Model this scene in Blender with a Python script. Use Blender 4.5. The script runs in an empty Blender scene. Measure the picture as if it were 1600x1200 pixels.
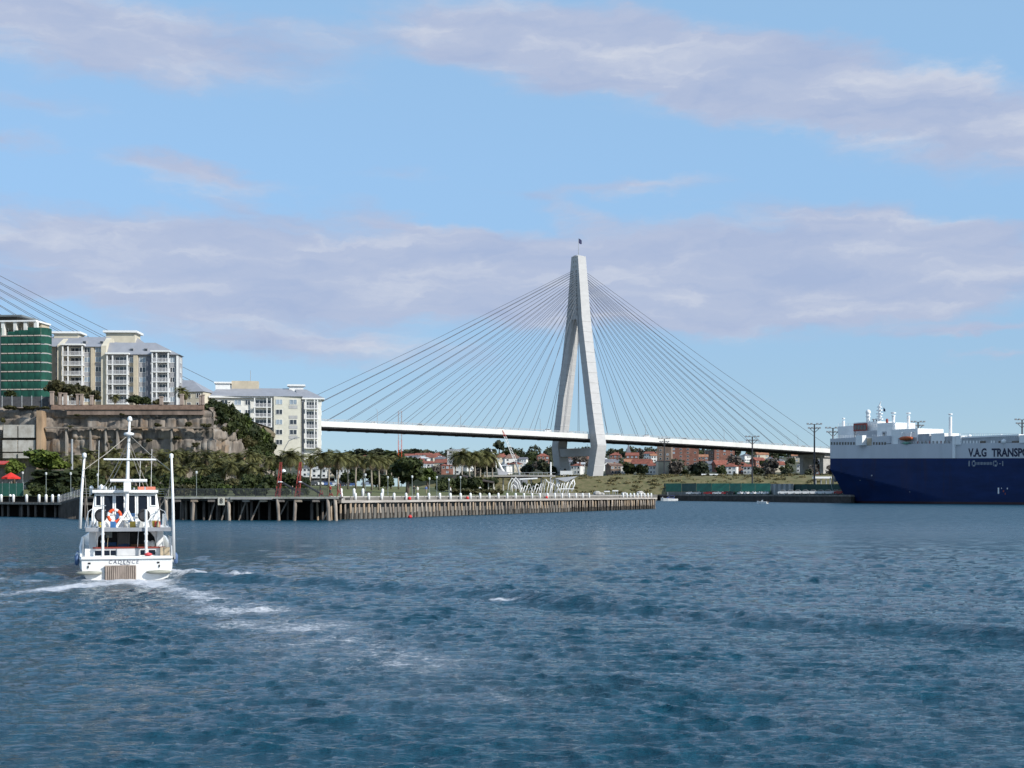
import bpy, bmesh, math, random
import numpy as np
from mathutils import Vector, Matrix
S = bpy.context.scene
COL = S.collection
R = random.Random(7)
NR = np.random.default_rng(11)
rad = math.radians
# ------------------------------------------------------------------ camera
F, YH, CH = 2200.0, 771.0, 4.0            # focal length in photo pixels, horizon row, eye height
cd = bpy.data.cameras.new('camera'); cam = bpy.data.objects.new('camera', cd); COL.objects.link(cam)
cam.location = (0, 0, CH); cam.rotation_euler = (rad(90), 0, 0)
cd.sensor_width = 36; cd.lens = 36 * F / 1600; cd.shift_y = (YH - 600) / 1600
cd.clip_start = 0.5; cd.clip_end = 30000
S.camera = cam
def at(px, py, Y):                         # photo pixel at distance Y -> world point
    return Vector(((px - 800) / F * Y, Y, CH + (YH - py) / F * Y))
def ax(px, Y): return (px - 800) / F * Y
def az(py, Y): return CH + (YH - py) / F * Y
# ------------------------------------------------------------------ light and sky
SUN_AZ, SUN_EL = 122.0, 33.0               # azimuth clockwise from +Y
SKY_STRENGTH, SUN_STRENGTH = 0.10, 5.0
EXPOSURE = 0.0
S.view_settings.view_transform = 'Standard'; S.view_settings.look = 'None'
S.view_settings.exposure = EXPOSURE; S.view_settings.gamma = 1; S.view_settings.use_curve_mapping = False
sd = Vector((math.sin(rad(SUN_AZ)) * math.cos(rad(SUN_EL)), math.cos(rad(SUN_AZ)) * math.cos(rad(SUN_EL)), math.sin(rad(SUN_EL))))
sl = bpy.data.lights.new('sun', 'SUN'); so = bpy.data.objects.new('sun', sl); COL.objects.link(so)
sl.energy = SUN_STRENGTH; sl.angle = rad(0.5); sl.color = (1.0, 0.965, 0.90)
so.rotation_euler = sd.to_track_quat('Z', 'Y').to_euler(); so.location = (200, -100, 300)
W = bpy.data.worlds.new('World'); S.world = W; W.use_nodes = True
nt = W.node_tree; nt.nodes.clear()
def N(t, **kw):
    n = nt.nodes.new(t)
    for k, v in kw.items(): setattr(n, k, v)
    return n
def link(a, b): nt.links.new(a, b)
def math_n(op, a, b=None, c=None, clamp=False):
    n = N('ShaderNodeMath', operation=op, use_clamp=clamp)
    for i, v in enumerate((a, b, c)):
        if v is None: continue
        if isinstance(v, (int, float)): n.inputs[i].default_value = v
        else: link(v, n.inputs[i])
    return n.outputs[0]
sky = N('ShaderNodeTexSky', sky_type='NISHITA', sun_disc=False, sun_elevation=rad(SUN_EL), sun_rotation=rad(SUN_AZ),
        air_density=0.7, dust_density=0.15, ozone_density=5.5, altitude=10)
tc = N('ShaderNodeTexCoord'); sep = N('ShaderNodeSeparateXYZ'); link(tc.outputs['Generated'], sep.inputs[0])
azi = math_n('ARCTAN2', sep.outputs[0], sep.outputs[1]); ele = math_n('ARCSINE', sep.outputs[2])
cmb = N('ShaderNodeCombineXYZ'); link(azi, cmb.inputs[0]); link(ele, cmb.inputs[1])
def noise(vec, sx, sy, detail=5, rough=0.55, off=0.0, dist=0.0):
    mp = N('ShaderNodeMapping'); mp.inputs['Scale'].default_value = (sx, sy, 1); mp.inputs['Location'].default_value = (off, off * .7, off * 1.3)
    link(vec, mp.inputs[0]); n = N('ShaderNodeTexNoise'); n.inputs['Scale'].default_value = 1
    n.inputs['Detail'].default_value = detail; n.inputs['Roughness'].default_value = rough; n.inputs['Distortion'].default_value = dist
    link(mp.outputs[0], n.inputs['Vector']); return n
wn = noise(cmb.outputs[0], 16, 34, 5, .6, 3.1)
wsub = N('ShaderNodeVectorMath', operation='SUBTRACT'); link(wn.outputs['Color'], wsub.inputs[0]); wsub.inputs[1].default_value = (.5, .5, .5)
wmul = N('ShaderNodeVectorMath', operation='MULTIPLY'); link(wsub.outputs[0], wmul.inputs[0]); wmul.inputs[1].default_value = (.11, .034, 0)
wadd = N('ShaderNodeVectorMath', operation='ADD'); link(cmb.outputs[0], wadd.inputs[0]); link(wmul.outputs[0], wadd.inputs[1])
# cloud banks as (column, row, half width, half height, tilt in degrees, density) seen from the ferry
BANKS = [(150, 375, 620, 62, 2, 1.0), (560, 425, 560, 95, 3, 1.15), (900, 440, 480, 100, 0, 1.1), (1240, 430, 470, 112, 1, 1.25),
         (1480, 400, 260, 60, 4, .8), (1270, 470, 400, 50, 0, .9), (300, 470, 420, 40, 2, .75), (470, 535, 360, 44, 4, 1.0), (150, 440, 330, 40, 3, .55), (1060, 105, 520, 92, 8, 1.0),
         (1250, 130, 420, 80, 8, .9), (1540, 205, 330, 95, 9, 1.05), (830, 60, 330, 90, 6, .75), (40, 25, 330, 90, 6, .85), (300, 70, 340, 70, 8, .75), (520, 60, 260, 40, 4, .45), (160, 110, 220, 30, 6, .4),
         (300, 266, 190, 26, 6, .8), (380, 318, 180, 24, 9, .55), (980, 290, 220, 20, -3, .6), (890, 330, 90, 32, 20, .5),
         (40, 160, 190, 28, 4, .5), (15, 222, 90, 22, 0, .55), (1530, 514, 200, 14, 0, .8), (1550, 553, 90, 10, 2, .5), (630, 350, 190, 30, 14, .6),
         (1330, 340, 260, 40, 8, .8), (620, 272, 120, 18, 2, .35), (1130, 620, 100, 6, 0, .2)]
acc = None
for (cx, cy, hw, hh, tilt, amp) in BANKS:
    a0 = math.atan((cx - 800) / F); e0 = math.atan((YH - cy) / F * math.cos(a0))
    mp = N('ShaderNodeMapping', vector_type='TEXTURE'); mp.inputs['Location'].default_value = (a0, e0, 0)
    mp.inputs['Rotation'].default_value = (0, 0, rad(-tilt)); mp.inputs['Scale'].default_value = (hw / F, hh / F, 1)
    link(wadd.outputs[0], mp.inputs[0]); g = N('ShaderNodeTexGradient', gradient_type='SPHERICAL'); link(mp.outputs[0], g.inputs[0])
    v = math_n('MULTIPLY', g.outputs['Fac'], amp)
    acc = v if acc is None else math_n('ADD', acc, v)
# the same kind of cloud goes on round the rest of the sky
gen = noise(wadd.outputs[0], 3.2, 13, 4, .5, 8.3)
far_side = math_n('MULTIPLY', math_n('SUBTRACT', math_n('ABSOLUTE', azi), .36, clamp=True), 6, clamp=True)
high = math_n('MULTIPLY', math_n('SUBTRACT', ele, .37, clamp=True), 6, clamp=True)
outside = math_n('MAXIMUM', far_side, high)
low = math_n('MULTIPLY', math_n('SUBTRACT', ele, .06, clamp=True), 12, clamp=True)
gv = math_n('MULTIPLY', math_n('MULTIPLY', math_n('SUBTRACT', gen.outputs['Fac'], .46, clamp=True), 4.5), math_n('MULTIPLY', outside, low))
acc = math_n('ADD', acc, gv)
streak = noise(wadd.outputs[0], 9, 62, 5, .62, 5.7, .3)
fine = noise(cmb.outputs[0], 40, 120, 4, .6, 1.9, .2)
fld = math_n('MULTIPLY', acc, math_n('MULTIPLY_ADD', streak.outputs['Fac'], 1.25, .40))
fld = math_n('ADD', fld, math_n('MULTIPLY_ADD', fine.outputs['Fac'], .34, -.17))
mr = N('ShaderNodeMapRange', interpolation_type='SMOOTHSTEP'); link(fld, mr.inputs[0])
mr.inputs[1].default_value = .04; mr.inputs[2].default_value = .82; mr.inputs[3].default_value = 0; mr.inputs[4].default_value = .88
shade = noise(wadd.outputs[0], 11, 46, 4, .55, 12.4, .2)
cr = N('ShaderNodeValToRGB'); e = cr.color_ramp.elements
e[0].position = .30; e[0].color = (.40, .475, .675, 1); e[1].position = .76; e[1].color = (.68, .70, .78, 1)
m_ = cr.color_ramp.elements.new(.52); m_.color = (.48, .535, .70, 1)
link(shade.outputs['Fac'], cr.inputs[0])
b1 = N('ShaderNodeBackground'); b1.inputs[1].default_value = SKY_STRENGTH
tint = N('ShaderNodeMix', data_type='RGBA', blend_type='MULTIPLY'); tint.inputs[0].default_value = 1
link(sky.outputs[0], tint.inputs[6]); tint.inputs[7].default_value = (1.0, 1.0, 1.0, 1); link(tint.outputs[2], b1.inputs[0])
veil = N('ShaderNodeBackground');           # thin high cirrus over the whole sky, paler haze low down
vr = N('ShaderNodeMapRange', interpolation_type='SMOOTHSTEP'); link(ele, vr.inputs[0]); vr.inputs[1].default_value = .0; vr.inputs[2].default_value = .24
vc = N('ShaderNodeMix', data_type='RGBA'); link(vr.outputs[0], vc.inputs[0]); vc.inputs[6].default_value = (.49, .69, .81, 1); vc.inputs[7].default_value = (.53, .87, 1.24, 1); link(vc.outputs[2], veil.inputs[0])
vf = N('ShaderNodeMapRange', interpolation_type='SMOOTHSTEP'); link(ele, vf.inputs[0])
vf.inputs[1].default_value = 0.0; vf.inputs[2].default_value = .19; vf.inputs[3].default_value = .48; vf.inputs[4].default_value = .50
vmix = N('ShaderNodeMixShader'); link(vf.outputs[0], vmix.inputs[0]); link(b1.outputs[0], vmix.inputs[1]); link(veil.outputs[0], vmix.inputs[2])
b2 = N('ShaderNodeBackground'); b2.inputs[1].default_value = 1.0; link(cr.outputs[0], b2.inputs[0])
mx = N('ShaderNodeMixShader'); link(mr.outputs[0], mx.inputs[0]); link(vmix.outputs[0], mx.inputs[1]); link(b2.outputs[0], mx.inputs[2])
wo = N('ShaderNodeOutputWorld'); link(mx.outputs[0], wo.inputs[0])

# ------------------------------------------------------------------ materials
MATS = {}
def mat(name, col=None, rough=.7, var=.12, scale=1.0, bump=0.0, metal=0.0, spec=.4, col2=None, stretch=(1, 1, 1), coords='pos', trans=0.0):
    if name in MATS: return MATS[name]
    m = bpy.data.materials.new(name); m.use_nodes = True; t = m.node_tree; b = t.nodes['Principled BSDF']
    g = t.nodes.new('ShaderNodeNewGeometry'); mp = t.nodes.new('ShaderNodeMapping'); mp.inputs['Scale'].default_value = [scale * s for s in stretch]
    if coords == 'obj':
        g = t.nodes.new('ShaderNodeTexCoord'); t.links.new(g.outputs['Object'], mp.inputs[0])
    else: t.links.new(g.outputs['Position'], mp.inputs[0])
    n = t.nodes.new('ShaderNodeTexNoise'); n.inputs['Scale'].default_value = 1; n.inputs['Detail'].default_value = 6; n.inputs['Roughness'].default_value = .62
    t.links.new(mp.outputs[0], n.inputs['Vector'])
    r = t.nodes.new('ShaderNodeValToRGB'); e = r.color_ramp.elements
    c2 = col2 or [max(0, c * (1 - var * 1.6)) for c in col]; c1 = [c * (1 + var * .6) for c in col] if col2 is None else col
    e[0].position = .32; e[0].color = (*c2, 1); e[1].position = .66; e[1].color = (*[min(c, .95) for c in c1], 1)
    t.links.new(n.outputs['Fac'], r.inputs[0]); t.links.new(r.outputs[0], b.inputs['Base Color'])
    b.inputs['Roughness'].default_value = rough; b.inputs['Metallic'].default_value = metal
    b.inputs['Specular IOR Level'].default_value = spec
    if bump:
        bp = t.nodes.new('ShaderNodeBump'); bp.inputs['Strength'].default_value = min(1, bump); bp.inputs['Distance'].default_value = .1
        t.links.new(n.outputs['Fac'], bp.inputs['Height']); t.links.new(bp.outputs[0], b.inputs['Normal'])
    if trans:
        tr = t.nodes.new('ShaderNodeBsdfTranslucent'); t.links.new(r.outputs[0], tr.inputs[0])
        ms = t.nodes.new('ShaderNodeMixShader'); ms.inputs[0].default_value = trans
        t.links.new(b.outputs[0], ms.inputs[1]); t.links.new(tr.outputs[0], ms.inputs[2])
        t.links.new(ms.outputs[0], t.nodes['Material Output'].inputs[0])
    MATS[name] = m; return m
def glass(name, col, rough=.08):
    if name in MATS: return MATS[name]
    m = mat(name, col, rough, .3, .35, spec=.8); return m
WHITE = mat('white paint', (.78, .78, .76), .45, .07, 1.5)
OFFWH = mat('off white render', (.72, .71, .66), .8, .08, .6)
CREAM = mat('cream render', (.58, .53, .42), .85, .09, .5)
BEIGE = mat('beige render', (.52, .45, .34), .85, .10, .5)
GREYW = mat('blue grey render', (.33, .33, .345), .85, .10, .6)
DARKG = glass('dark window glass', (.035, .04, .05))
LITEG = glass('pale window glass', (.30, .36, .42), .15)
ROOFG = mat('grey metal roof', (.27, .28, .31), .55, .08, .5)
CONC = mat('pale concrete', (.42, .40, .37), .85, .16, .35, .2)
STEEL = mat('galvanised steel', (.38, .39, .40), .5, .12, 2, metal=.3)
DSTEEL = mat('dark steel', (.035, .037, .042), .55, .2, 2)
BLACK = mat('black rubber', (.012, .012, .014), .6, .2, 2)
RED = mat('red paint', (.45, .045, .03), .5, .15, 2)
ORANGE = mat('orange paint', (.75, .10, .02), .45, .1, 3)
WOODG = mat('weathered timber', (.30, .25, .20), .9, .3, 2.2, .4, stretch=(1, 1, .35))
BARK = mat('bark', (.16, .125, .095), .9, .3, 2.5, .4, stretch=(1, 1, .3))

# ------------------------------------------------------------------ mesh building
class MB:
    def __init__(s): s.v = []; s.f = []; s.mi = []; s.m = 0
    def add(s, vs, fs, M=None):
        b = len(s.v)
        s.v += [tuple(M @ Vector(p)) for p in vs] if M is not None else [tuple(p) for p in vs]
        s.f += [tuple(i + b for i in f) for f in fs]; s.mi += [s.m] * len(fs); return s
    def box(s, c, d, M=None):
        x, y, z = c; a, b, h = d[0] / 2, d[1] / 2, d[2] / 2
        vs = [(x + i * a, y + j * b, z + k * h) for k in (-1, 1) for j in (-1, 1) for i in (-1, 1)]
        return s.add(vs, [(0, 2, 3, 1), (4, 5, 7, 6), (0, 1, 5, 4), (2, 6, 7, 3), (0, 4, 6, 2), (1, 3, 7, 5)], M)
    def bx(s, x0, x1, y0, y1, z0, z1, M=None):
        return s.box(((x0 + x1) / 2, (y0 + y1) / 2, (z0 + z1) / 2), (x1 - x0, y1 - y0, z1 - z0), M)
    def tube(s, pts, r, n=6, caps=True):
        pts = [Vector(p) for p in pts]; k = len(pts); rs = r if isinstance(r, (list, tuple)) else [r] * k
        b = len(s.v); up0 = None
        for i, p in enumerate(pts):
            d = (pts[min(i + 1, k - 1)] - pts[max(i - 1, 0)]).normalized()
            ref = Vector((0, 0, 1)) if abs(d.z) < .9 else Vector((1, 0, 0))
            if up0 is not None: ref = up0
            a = d.cross(ref).normalized(); u = a.cross(d).normalized(); up0 = u
            for j in range(n):
                t = 2 * math.pi * (j + .5) / n; s.v.append(tuple(p + (a * math.cos(t) + u * math.sin(t)) * rs[i]))
        for i in range(k - 1):
            for j in range(n):
                s.f.append((b + i * n + j, b + i * n + (j + 1) % n, b + (i + 1) * n + (j + 1) % n, b + (i + 1) * n + j)); s.mi.append(s.m)
        if caps:
            s.f.append(tuple(b + j for j in range(n))[::-1]); s.mi.append(s.m)
            s.f.append(tuple(b + (k - 1) * n + j for j in range(n))); s.mi.append(s.m)
        return s
    def lathe(s, prof, n=10, c=(0, 0, 0)):
        b = len(s.v); k = len(prof)
        for (r, z) in prof:
            for j in range(n):
                t = 2 * math.pi * j / n; s.v.append((c[0] + r * math.cos(t), c[1] + r * math.sin(t), c[2] + z))
        for i in range(k - 1):
            for j in range(n):
                s.f.append((b + i * n + j, b + i * n + (j + 1) % n, b + (i + 1) * n + (j + 1) % n, b + (i + 1) * n + j)); s.mi.append(s.m)
        s.f.append(tuple(b + j for j in range(n))[::-1]); s.f.append(tuple(b + (k - 1) * n + j for j in range(n))); s.mi += [s.m] * 2
        return s
    def prism(s, poly, a, b, axis='y', M=None):
        n = len(poly)
        def q(p, t): return (p[0], t, p[1]) if axis == 'y' else ((p[0], p[1], t) if axis == 'z' else (t, p[0], p[1]))
        vs = [q(p, a) for p in poly] + [q(p, b) for p in poly]
        fs = [tuple(range(n)), tuple(range(2 * n - 1, n - 1, -1))] + [(i, i + n, (i + 1) % n + n, (i + 1) % n) for i in range(n)]
        return s.add(vs, fs, M)
    def loft(s, rings, close=True, caps=True):
        b = len(s.v); n = len(rings[0])
        for rg in rings: s.v += [tuple(p) for p in rg]
        for i in range(len(rings) - 1):
            for j in range(n if close else n - 1):
                s.f.append((b + i * n + j, b + i * n + (j + 1) % n, b + (i + 1) * n + (j + 1) % n, b + (i + 1) * n + j)); s.mi.append(s.m)
        if caps:
            s.f.append(tuple(b + j for j in range(n))[::-1]); s.f.append(tuple(b + (len(rings) - 1) * n + j for j in range(n))); s.mi += [s.m] * 2
        return s
    def mesh(s, name, mats, smooth=False, fix=True):
        me = bpy.data.meshes.new(name); me.from_pydata(s.v, [], s.f)
        for m in (mats if isinstance(mats, (list, tuple)) else [mats]): me.materials.append(m)
        if any(s.mi): me.polygons.foreach_set('material_index', s.mi)
        if fix:
            bm = bmesh.new(); bm.from_mesh(me); bmesh.ops.recalc_face_normals(bm, faces=bm.faces); bm.to_mesh(me); bm.free()
        if smooth: me.polygons.foreach_set('use_smooth', [True] * len(me.polygons))
        me.update(); return me
    def obj(s, name, mats, parent=None, smooth=False, fix=True, loc=None):
        return link_obj(name, s.mesh(name, mats, smooth, fix), parent, loc)
def link_obj(name, me, parent=None, loc=None, rz=None, sc=None):
    o = bpy.data.objects.new(name, me); COL.objects.link(o); o.parent = parent
    if loc is not None: o.location = loc
    if rz is not None: o.rotation_euler = (0, 0, rz)
    if sc is not None: o.scale = sc if hasattr(sc, '__len__') else (sc, sc, sc)
    return o
def tag(o, label=None, cat=None, group=None, kind=None):
    if label: o['label'] = label
    if cat: o['category'] = cat
    if group: o['group'] = group
    if kind: o['kind'] = kind
    return o
def thing(name, label, cat, loc=(0, 0, 0), rz=0.0, group=None):
    o = bpy.data.objects.new(name, None); COL.objects.link(o); o.location = loc; o.rotation_euler = (0, 0, rz); o.empty_display_size = .5
    return tag(o, label, cat, group)
def copy_tree(o, parent=None):
    c = o.copy(); COL.objects.link(c); c.parent = parent
    for ch in KIDS(o): copy_tree(ch, c)
    return c
def KIDS(o): return [x for x in o.children]
def dup(o, loc, rz=0.0, sc=1.0, label=None, group=None):
    c = copy_tree(o); c.location = loc; c.rotation_euler = (0, 0, rz); c.scale = (sc, sc, sc) if not hasattr(sc, '__len__') else sc
    if label: c['label'] = label
    if group: c['group'] = group
    return c
def arrays_mesh(name, v, quads, m, smooth=False):
    me = bpy.data.meshes.new(name); nv, nf = len(v), len(quads); k = quads.shape[1]
    me.vertices.add(nv); me.vertices.foreach_set('co', np.asarray(v, np.float32).ravel())
    me.loops.add(nf * k); me.loops.foreach_set('vertex_index', np.asarray(quads, np.int32).ravel())
    me.polygons.add(nf); me.polygons.foreach_set('loop_start', np.arange(nf, dtype=np.int32) * k)
    me.update(calc_edges=True); me.validate()
    if smooth: me.polygons.foreach_set('use_smooth', np.ones(nf, bool))
    me.materials.append(m); return me
ONES = 'first second third fourth fifth sixth seventh eighth ninth tenth eleventh twelfth thirteenth fourteenth fifteenth sixteenth seventeenth eighteenth nineteenth'.split()
CARD = 'one two three four five six seven eight nine'.split()
def ordinal(i):                            # 0 -> first
    i += 1
    if i < 20: return ONES[i - 1]
    t, u = divmod(i, 10)
    T = {2: ('twentieth', 'twenty'), 3: ('thirtieth', 'thirty'), 4: ('fortieth', 'forty'), 5: ('fiftieth', 'fifty'), 6: ('sixtieth', 'sixty'), 7: ('seventieth', 'seventy'), 8: ('eightieth', 'eighty'), 9: ('ninetieth', 'ninety')}[t]
    return T[0] if u == 0 else T[1] + '-' + ONES[u - 1]
def fbm(x, y, seed=0, oct=4):              # cheap sum-of-sines noise for terrain, about -1..1
    g = np.random.default_rng(seed); out = np.zeros(np.broadcast(x, y).shape); a = 1.0; k = 1.0; tot = 0
    for o in range(oct):
        for _ in range(4):
            th = g.uniform(0, 6.28); ph = g.uniform(0, 6.28); kk = k * g.uniform(.7, 1.4)
            out = out + a * .5 * np.sin(kk * (x * math.cos(th) + y * math.sin(th)) + ph)
        tot += a; a *= .55; k *= 2.1
    return out / tot
def sstep(a, b, x):
    t = np.clip((x - a) / (b - a), 0, 1); return t * t * (3 - 2 * t)
# ------------------------------------------------------------------ water
def wpt(px, py):
    D = F * CH / (py - YH); return np.array([(px - 800) / F * D, D])
def polydist(X, Y, pts):                   # distance to a polyline, and the running length of the nearest point
    best = np.full(X.shape, 1e9); tt = np.zeros(X.shape); run = 0.0
    for a, b in zip(pts[:-1], pts[1:]):
        d = b - a; L = np.hypot(*d); t = np.clip(((X - a[0]) * d[0] + (Y - a[1]) * d[1]) / L ** 2, 0, 1)
        q = np.hypot(X - a[0] - t * d[0], Y - a[1] - t * d[1]); m = q < best
        best = np.where(m, q, best); tt = np.where(m, run + t * L, tt); run += L
    return best, tt, run
rows = 1 / np.linspace(1 / 15.0, 1 / 1500.0, 860)
rows = np.concatenate([[-60.0, 6.0, 11.0], rows, [3000.0, 9000.0]])
ncol = 1080
u = np.linspace(-1, 1, ncol - 40)
GX = np.clip(rows[:, None] * .46 + 6, 8, None) * u[None, :]
sp_ = (np.arange(1, 21) / 20.0) ** 1.5 * 70
GX = np.concatenate([GX[:, :1] - sp_[None, ::-1], GX, GX[:, -1:] + sp_[None, :]], 1)
GX[-1] *= 2.2; GX[-2] *= 1.5
GY = np.repeat(rows[:, None], ncol, 1)
dy = np.gradient(rows)[:, None]
Z = np.zeros_like(GX); DX = np.zeros_like(GX); DY = np.zeros_like(GX)
wr = np.random.default_rng(5)
for i in range(190):
    if i < 178: lam = .22 * (2.6 / .22) ** wr.uniform(0, 1) ** 1.1
    else: lam = wr.uniform(4, 16)
    th = rad(188) + wr.normal(0, .48); k = 2 * math.pi / lam
    amp = .0064 * lam * wr.uniform(.5, 1.3)
    if lam > .9: amp *= (.9 / lam) ** 1.1
    ph = wr.uniform(0, 6.28); fade = sstep(.9, 2.2, lam / dy)
    a = k * (GX * math.sin(th) + GY * math.cos(th)) + ph + .9 * np.sin(GX * .17 * wr.uniform(.5, 1.5) + GY * .11 + ph * 3)
    Z += fade * amp * (np.sin(a) + .2 * np.sin(2 * a + 1.57)); ch_ = fade * amp * 1.5 * np.cos(a); DX += ch_ * math.sin(th); DY += ch_ * math.cos(th)
calm = sstep(1.5, -5, GX - (-18 + (65 - GY) * .383)) * sstep(68, 60, GY)      # slicker water inside the wake
patch = (.68 + .40 * np.clip(.5 + 1.5 * fbm(GX * .75, GY * .62, 3, 3), 0, 1.5)) * (.9 + .35 * fbm(GX * .09, GY * .06, 4, 3)) * (1 - .30 * calm)
Z *= patch
# bow wave crest trailing from the boat across the water
crest = [wpt(300, 903), wpt(430, 907), wpt(560, 914), wpt(690, 922), wpt(800, 932), wpt(960, 950), wpt(1180, 966), wpt(1330, 978), wpt(1460, 985), wpt(1650, 1001), wpt(1900, 1025)]
dc, tc_, Lc = polydist(GX, GY + .25 * fbm(GX * .8, GY * .5, 9, 3), crest)
hgt = .30 * (.66 + .34 * fbm(GX * 1.5, GY * 1.2, 61, 4) + .22 * np.sin(tc_ * .33 + .9))
Z += hgt * np.exp(-(dc / .55) ** 2) - .10 * np.exp(-((dc - 1.7) / .8) ** 2)
crest2 = [wpt(-60, 905), wpt(40, 903), wpt(126, 902)]
d2, t2, L2 = polydist(GX, GY, crest2)
Z += .24 * np.exp(-(d2 / .7) ** 2) * (.7 + .3 * np.sin(t2 * 2.2))
BX, BY = ax(199, 65.7), 65.7
# foam: where air has been churned into the water
trail = [np.array([BX + .3, BY]), wpt(300, 925), wpt(380, 952), wpt(470, 988), wpt(560, 1024), wpt(680, 1060), wpt(790, 1105)]
df, tf, Lf = polydist(GX + .5 * fbm(GX * .9, GY * .6, 21, 3), GY, trail)
wid = .40 + tf * .060
foam = np.exp(-(df / (wid * 1.25)) ** 2) * np.clip(1.0 - tf / Lf, 0, 1) ** .35 * (.80 + .45 * fbm(GX * 1.3, GY * .8, 91, 3))
foam += 1.25 * np.exp(-(((GX - BX) / 2.3) ** 2 + ((GY - BY + .25) / 1.0) ** 2) ** 1.5)
foam += .85 * np.exp(-(((GX - BX - .2) / 2.9) ** 2 + ((GY - BY + 2.4) / 2.2) ** 2))
cr1 = [wpt(262, 897), wpt(330, 901), wpt(424, 903)]
d3, t3, L3 = polydist(GX, GY + .4 * fbm(GX * 1.2, GY * .6, 33, 3), cr1)
Z += .30 * np.exp(-(d3 / .6) ** 2) * (.8 + .7 * fbm(GX * 2.4, GY * 2.0, 71, 3))
foam += 1.15 * np.exp(-(d3 / .95) ** 2) * (1 - .35 * t3 / L3)
for (a, b, w, s) in [((0, 930), (130, 914), 1.1, .62), ((-30, 945), (70, 938), .8, .5), ((60, 922), (160, 912), .6, .7), ((0, 905), (60, 908), .5, .6), ((430, 912), (520, 916), .35, .4),
                     ((772, 933), (812, 936), .28, 1.1), ((900, 1010), (960, 1018), .2, .2), ((1500, 1010), (1600, 1012), .3, .25)]:
    dd, _, _ = polydist(GX + .4 * fbm(GX * 1.4, GY * .8, 41, 3), GY + .3 * fbm(GX * .9, GY * .7, 43, 3), [wpt(*a), wpt(*b)])
    foam += s * np.exp(-(dd / w) ** 2)
Z += .05 * np.clip(foam, 0, 1.2) * fbm(GX * 4.5, GY * 3.2, 51, 3) * sstep(160, 60, GY)
smooth_wake = np.exp(-((GX + 14 - (GY - 40) * -.28) / 5.0) ** 2) * sstep(66, 58, GY) * sstep(14, 26, GY)
verts = np.stack([GX + DX * patch, GY + DY * patch, Z], -1).reshape(-1, 3)
nr = len(rows)
idx = np.arange(nr * ncol).reshape(nr, ncol)
quads = np.stack([idx[:-1, :-1], idx[:-1, 1:], idx[1:, 1:], idx[1:, :-1]], -1).reshape(-1, 4)
WM = bpy.data.materials.new('harbour water'); WM.use_nodes = True
t = WM.node_tree; b = t.nodes['Principled BSDF']; ln = t.links.new
geo = t.nodes.new('ShaderNodeNewGeometry')
def wnoise(sx, sy, det, rough=.6):
    mp = t.nodes.new('ShaderNodeMapping'); mp.inputs['Scale'].default_value = (sx, sy, 1); mp.inputs['Rotation'].default_value = (0, 0, rad(8))
    ln(geo.outputs['Position'], mp.inputs[0])
    n = t.nodes.new('ShaderNodeTexNoise'); n.inputs['Scale'].default_value = 1; n.inputs['Detail'].default_value = det; n.inputs['Roughness'].default_value = rough
    ln(mp.outputs[0], n.inputs['Vector']); return n.outputs['Fac']
def tm(op, a, bb=None, c=None, clamp=False):
    n = t.nodes.new('ShaderNodeMath'); n.operation = op; n.use_clamp = clamp
    for i, v in enumerate((a, bb, c)):
        if v is None: continue
        if isinstance(v, (int, float)): n.inputs[i].default_value = v
        else: ln(v, n.inputs[i])
    return n.outputs[0]
at1 = t.nodes.new('ShaderNodeAttribute'); at1.attribute_name = 'foam'
fn = wnoise(1.5, 2.2, 8, .74); fn2 = wnoise(6.0, 8.0, 6, .7)
fv = tm('ADD', tm('MULTIPLY', at1.outputs['Fac'], 1.0), tm('MULTIPLY_ADD', fn, 2.0, -1.0))
fv = tm('ADD', fv, tm('MULTIPLY_ADD', fn2, 1.3, -.65))
fr = t.nodes.new('ShaderNodeMapRange'); fr.interpolation_type = 'SMOOTHSTEP'; ln(fv, fr.inputs[0]); fr.inputs[1].default_value = .36; fr.inputs[2].default_value = 1.15
fmask = tm('MULTIPLY', fr.outputs[0], tm('MULTIPLY', at1.outputs['Fac'], 2.2, clamp=True), clamp=True)
rip = wnoise(6, 13, 5, .6); rip2 = wnoise(.42, 1.5, 5, .58); rip3 = wnoise(.06, .16, 4, .6)
hh = tm('ADD', tm('MULTIPLY', rip, .085), tm('MULTIPLY', rip2, .34)); hh = tm('ADD', hh, tm('MULTIPLY', rip3, 1.0))
bp = t.nodes.new('ShaderNodeBump'); bp.inputs['Strength'].default_value = 1.0; bp.inputs['Distance'].default_value = 1.0
ln(hh, bp.inputs['Height']); ln(bp.outputs[0], b.inputs['Normal'])
cm = t.nodes.new('ShaderNodeMix'); cm.data_type = 'RGBA'; ln(fmask, cm.inputs[0])
facet_shade = t.nodes.new('ShaderNodeMix'); facet_shade.data_type = 'RGBA'  # dark and light of the wave faces mixed into the base colour
gust_facets = wnoise(1.5, .16, 9, .74)
dr = t.nodes.new('ShaderNodeMapRange'); ln(gust_facets, dr.inputs[0]); dr.inputs[1].default_value = .30; dr.inputs[2].default_value = .70; ln(dr.outputs[0], facet_shade.inputs[0]); facet_shade.inputs[6].default_value = (.0020, .029, .050, 1); facet_shade.inputs[7].default_value = (.007, .066, .106, 1)
churn = t.nodes.new('ShaderNodeMix'); churn.data_type = 'RGBA'
ln(tm('MULTIPLY', at1.outputs['Fac'], .45, clamp=True), churn.inputs[0]); ln(facet_shade.outputs[2], churn.inputs[6]); churn.inputs[7].default_value = (.13, .17, .21, 1)
ln(churn.outputs[2], cm.inputs[6]); cm.inputs[7].default_value = (.58, .60, .64, 1); ln(cm.outputs[2], b.inputs['Base Color'])
at2 = t.nodes.new('ShaderNodeAttribute'); at2.attribute_name = 'unresolved'      # slopes finer than the mesh, as roughness
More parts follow.
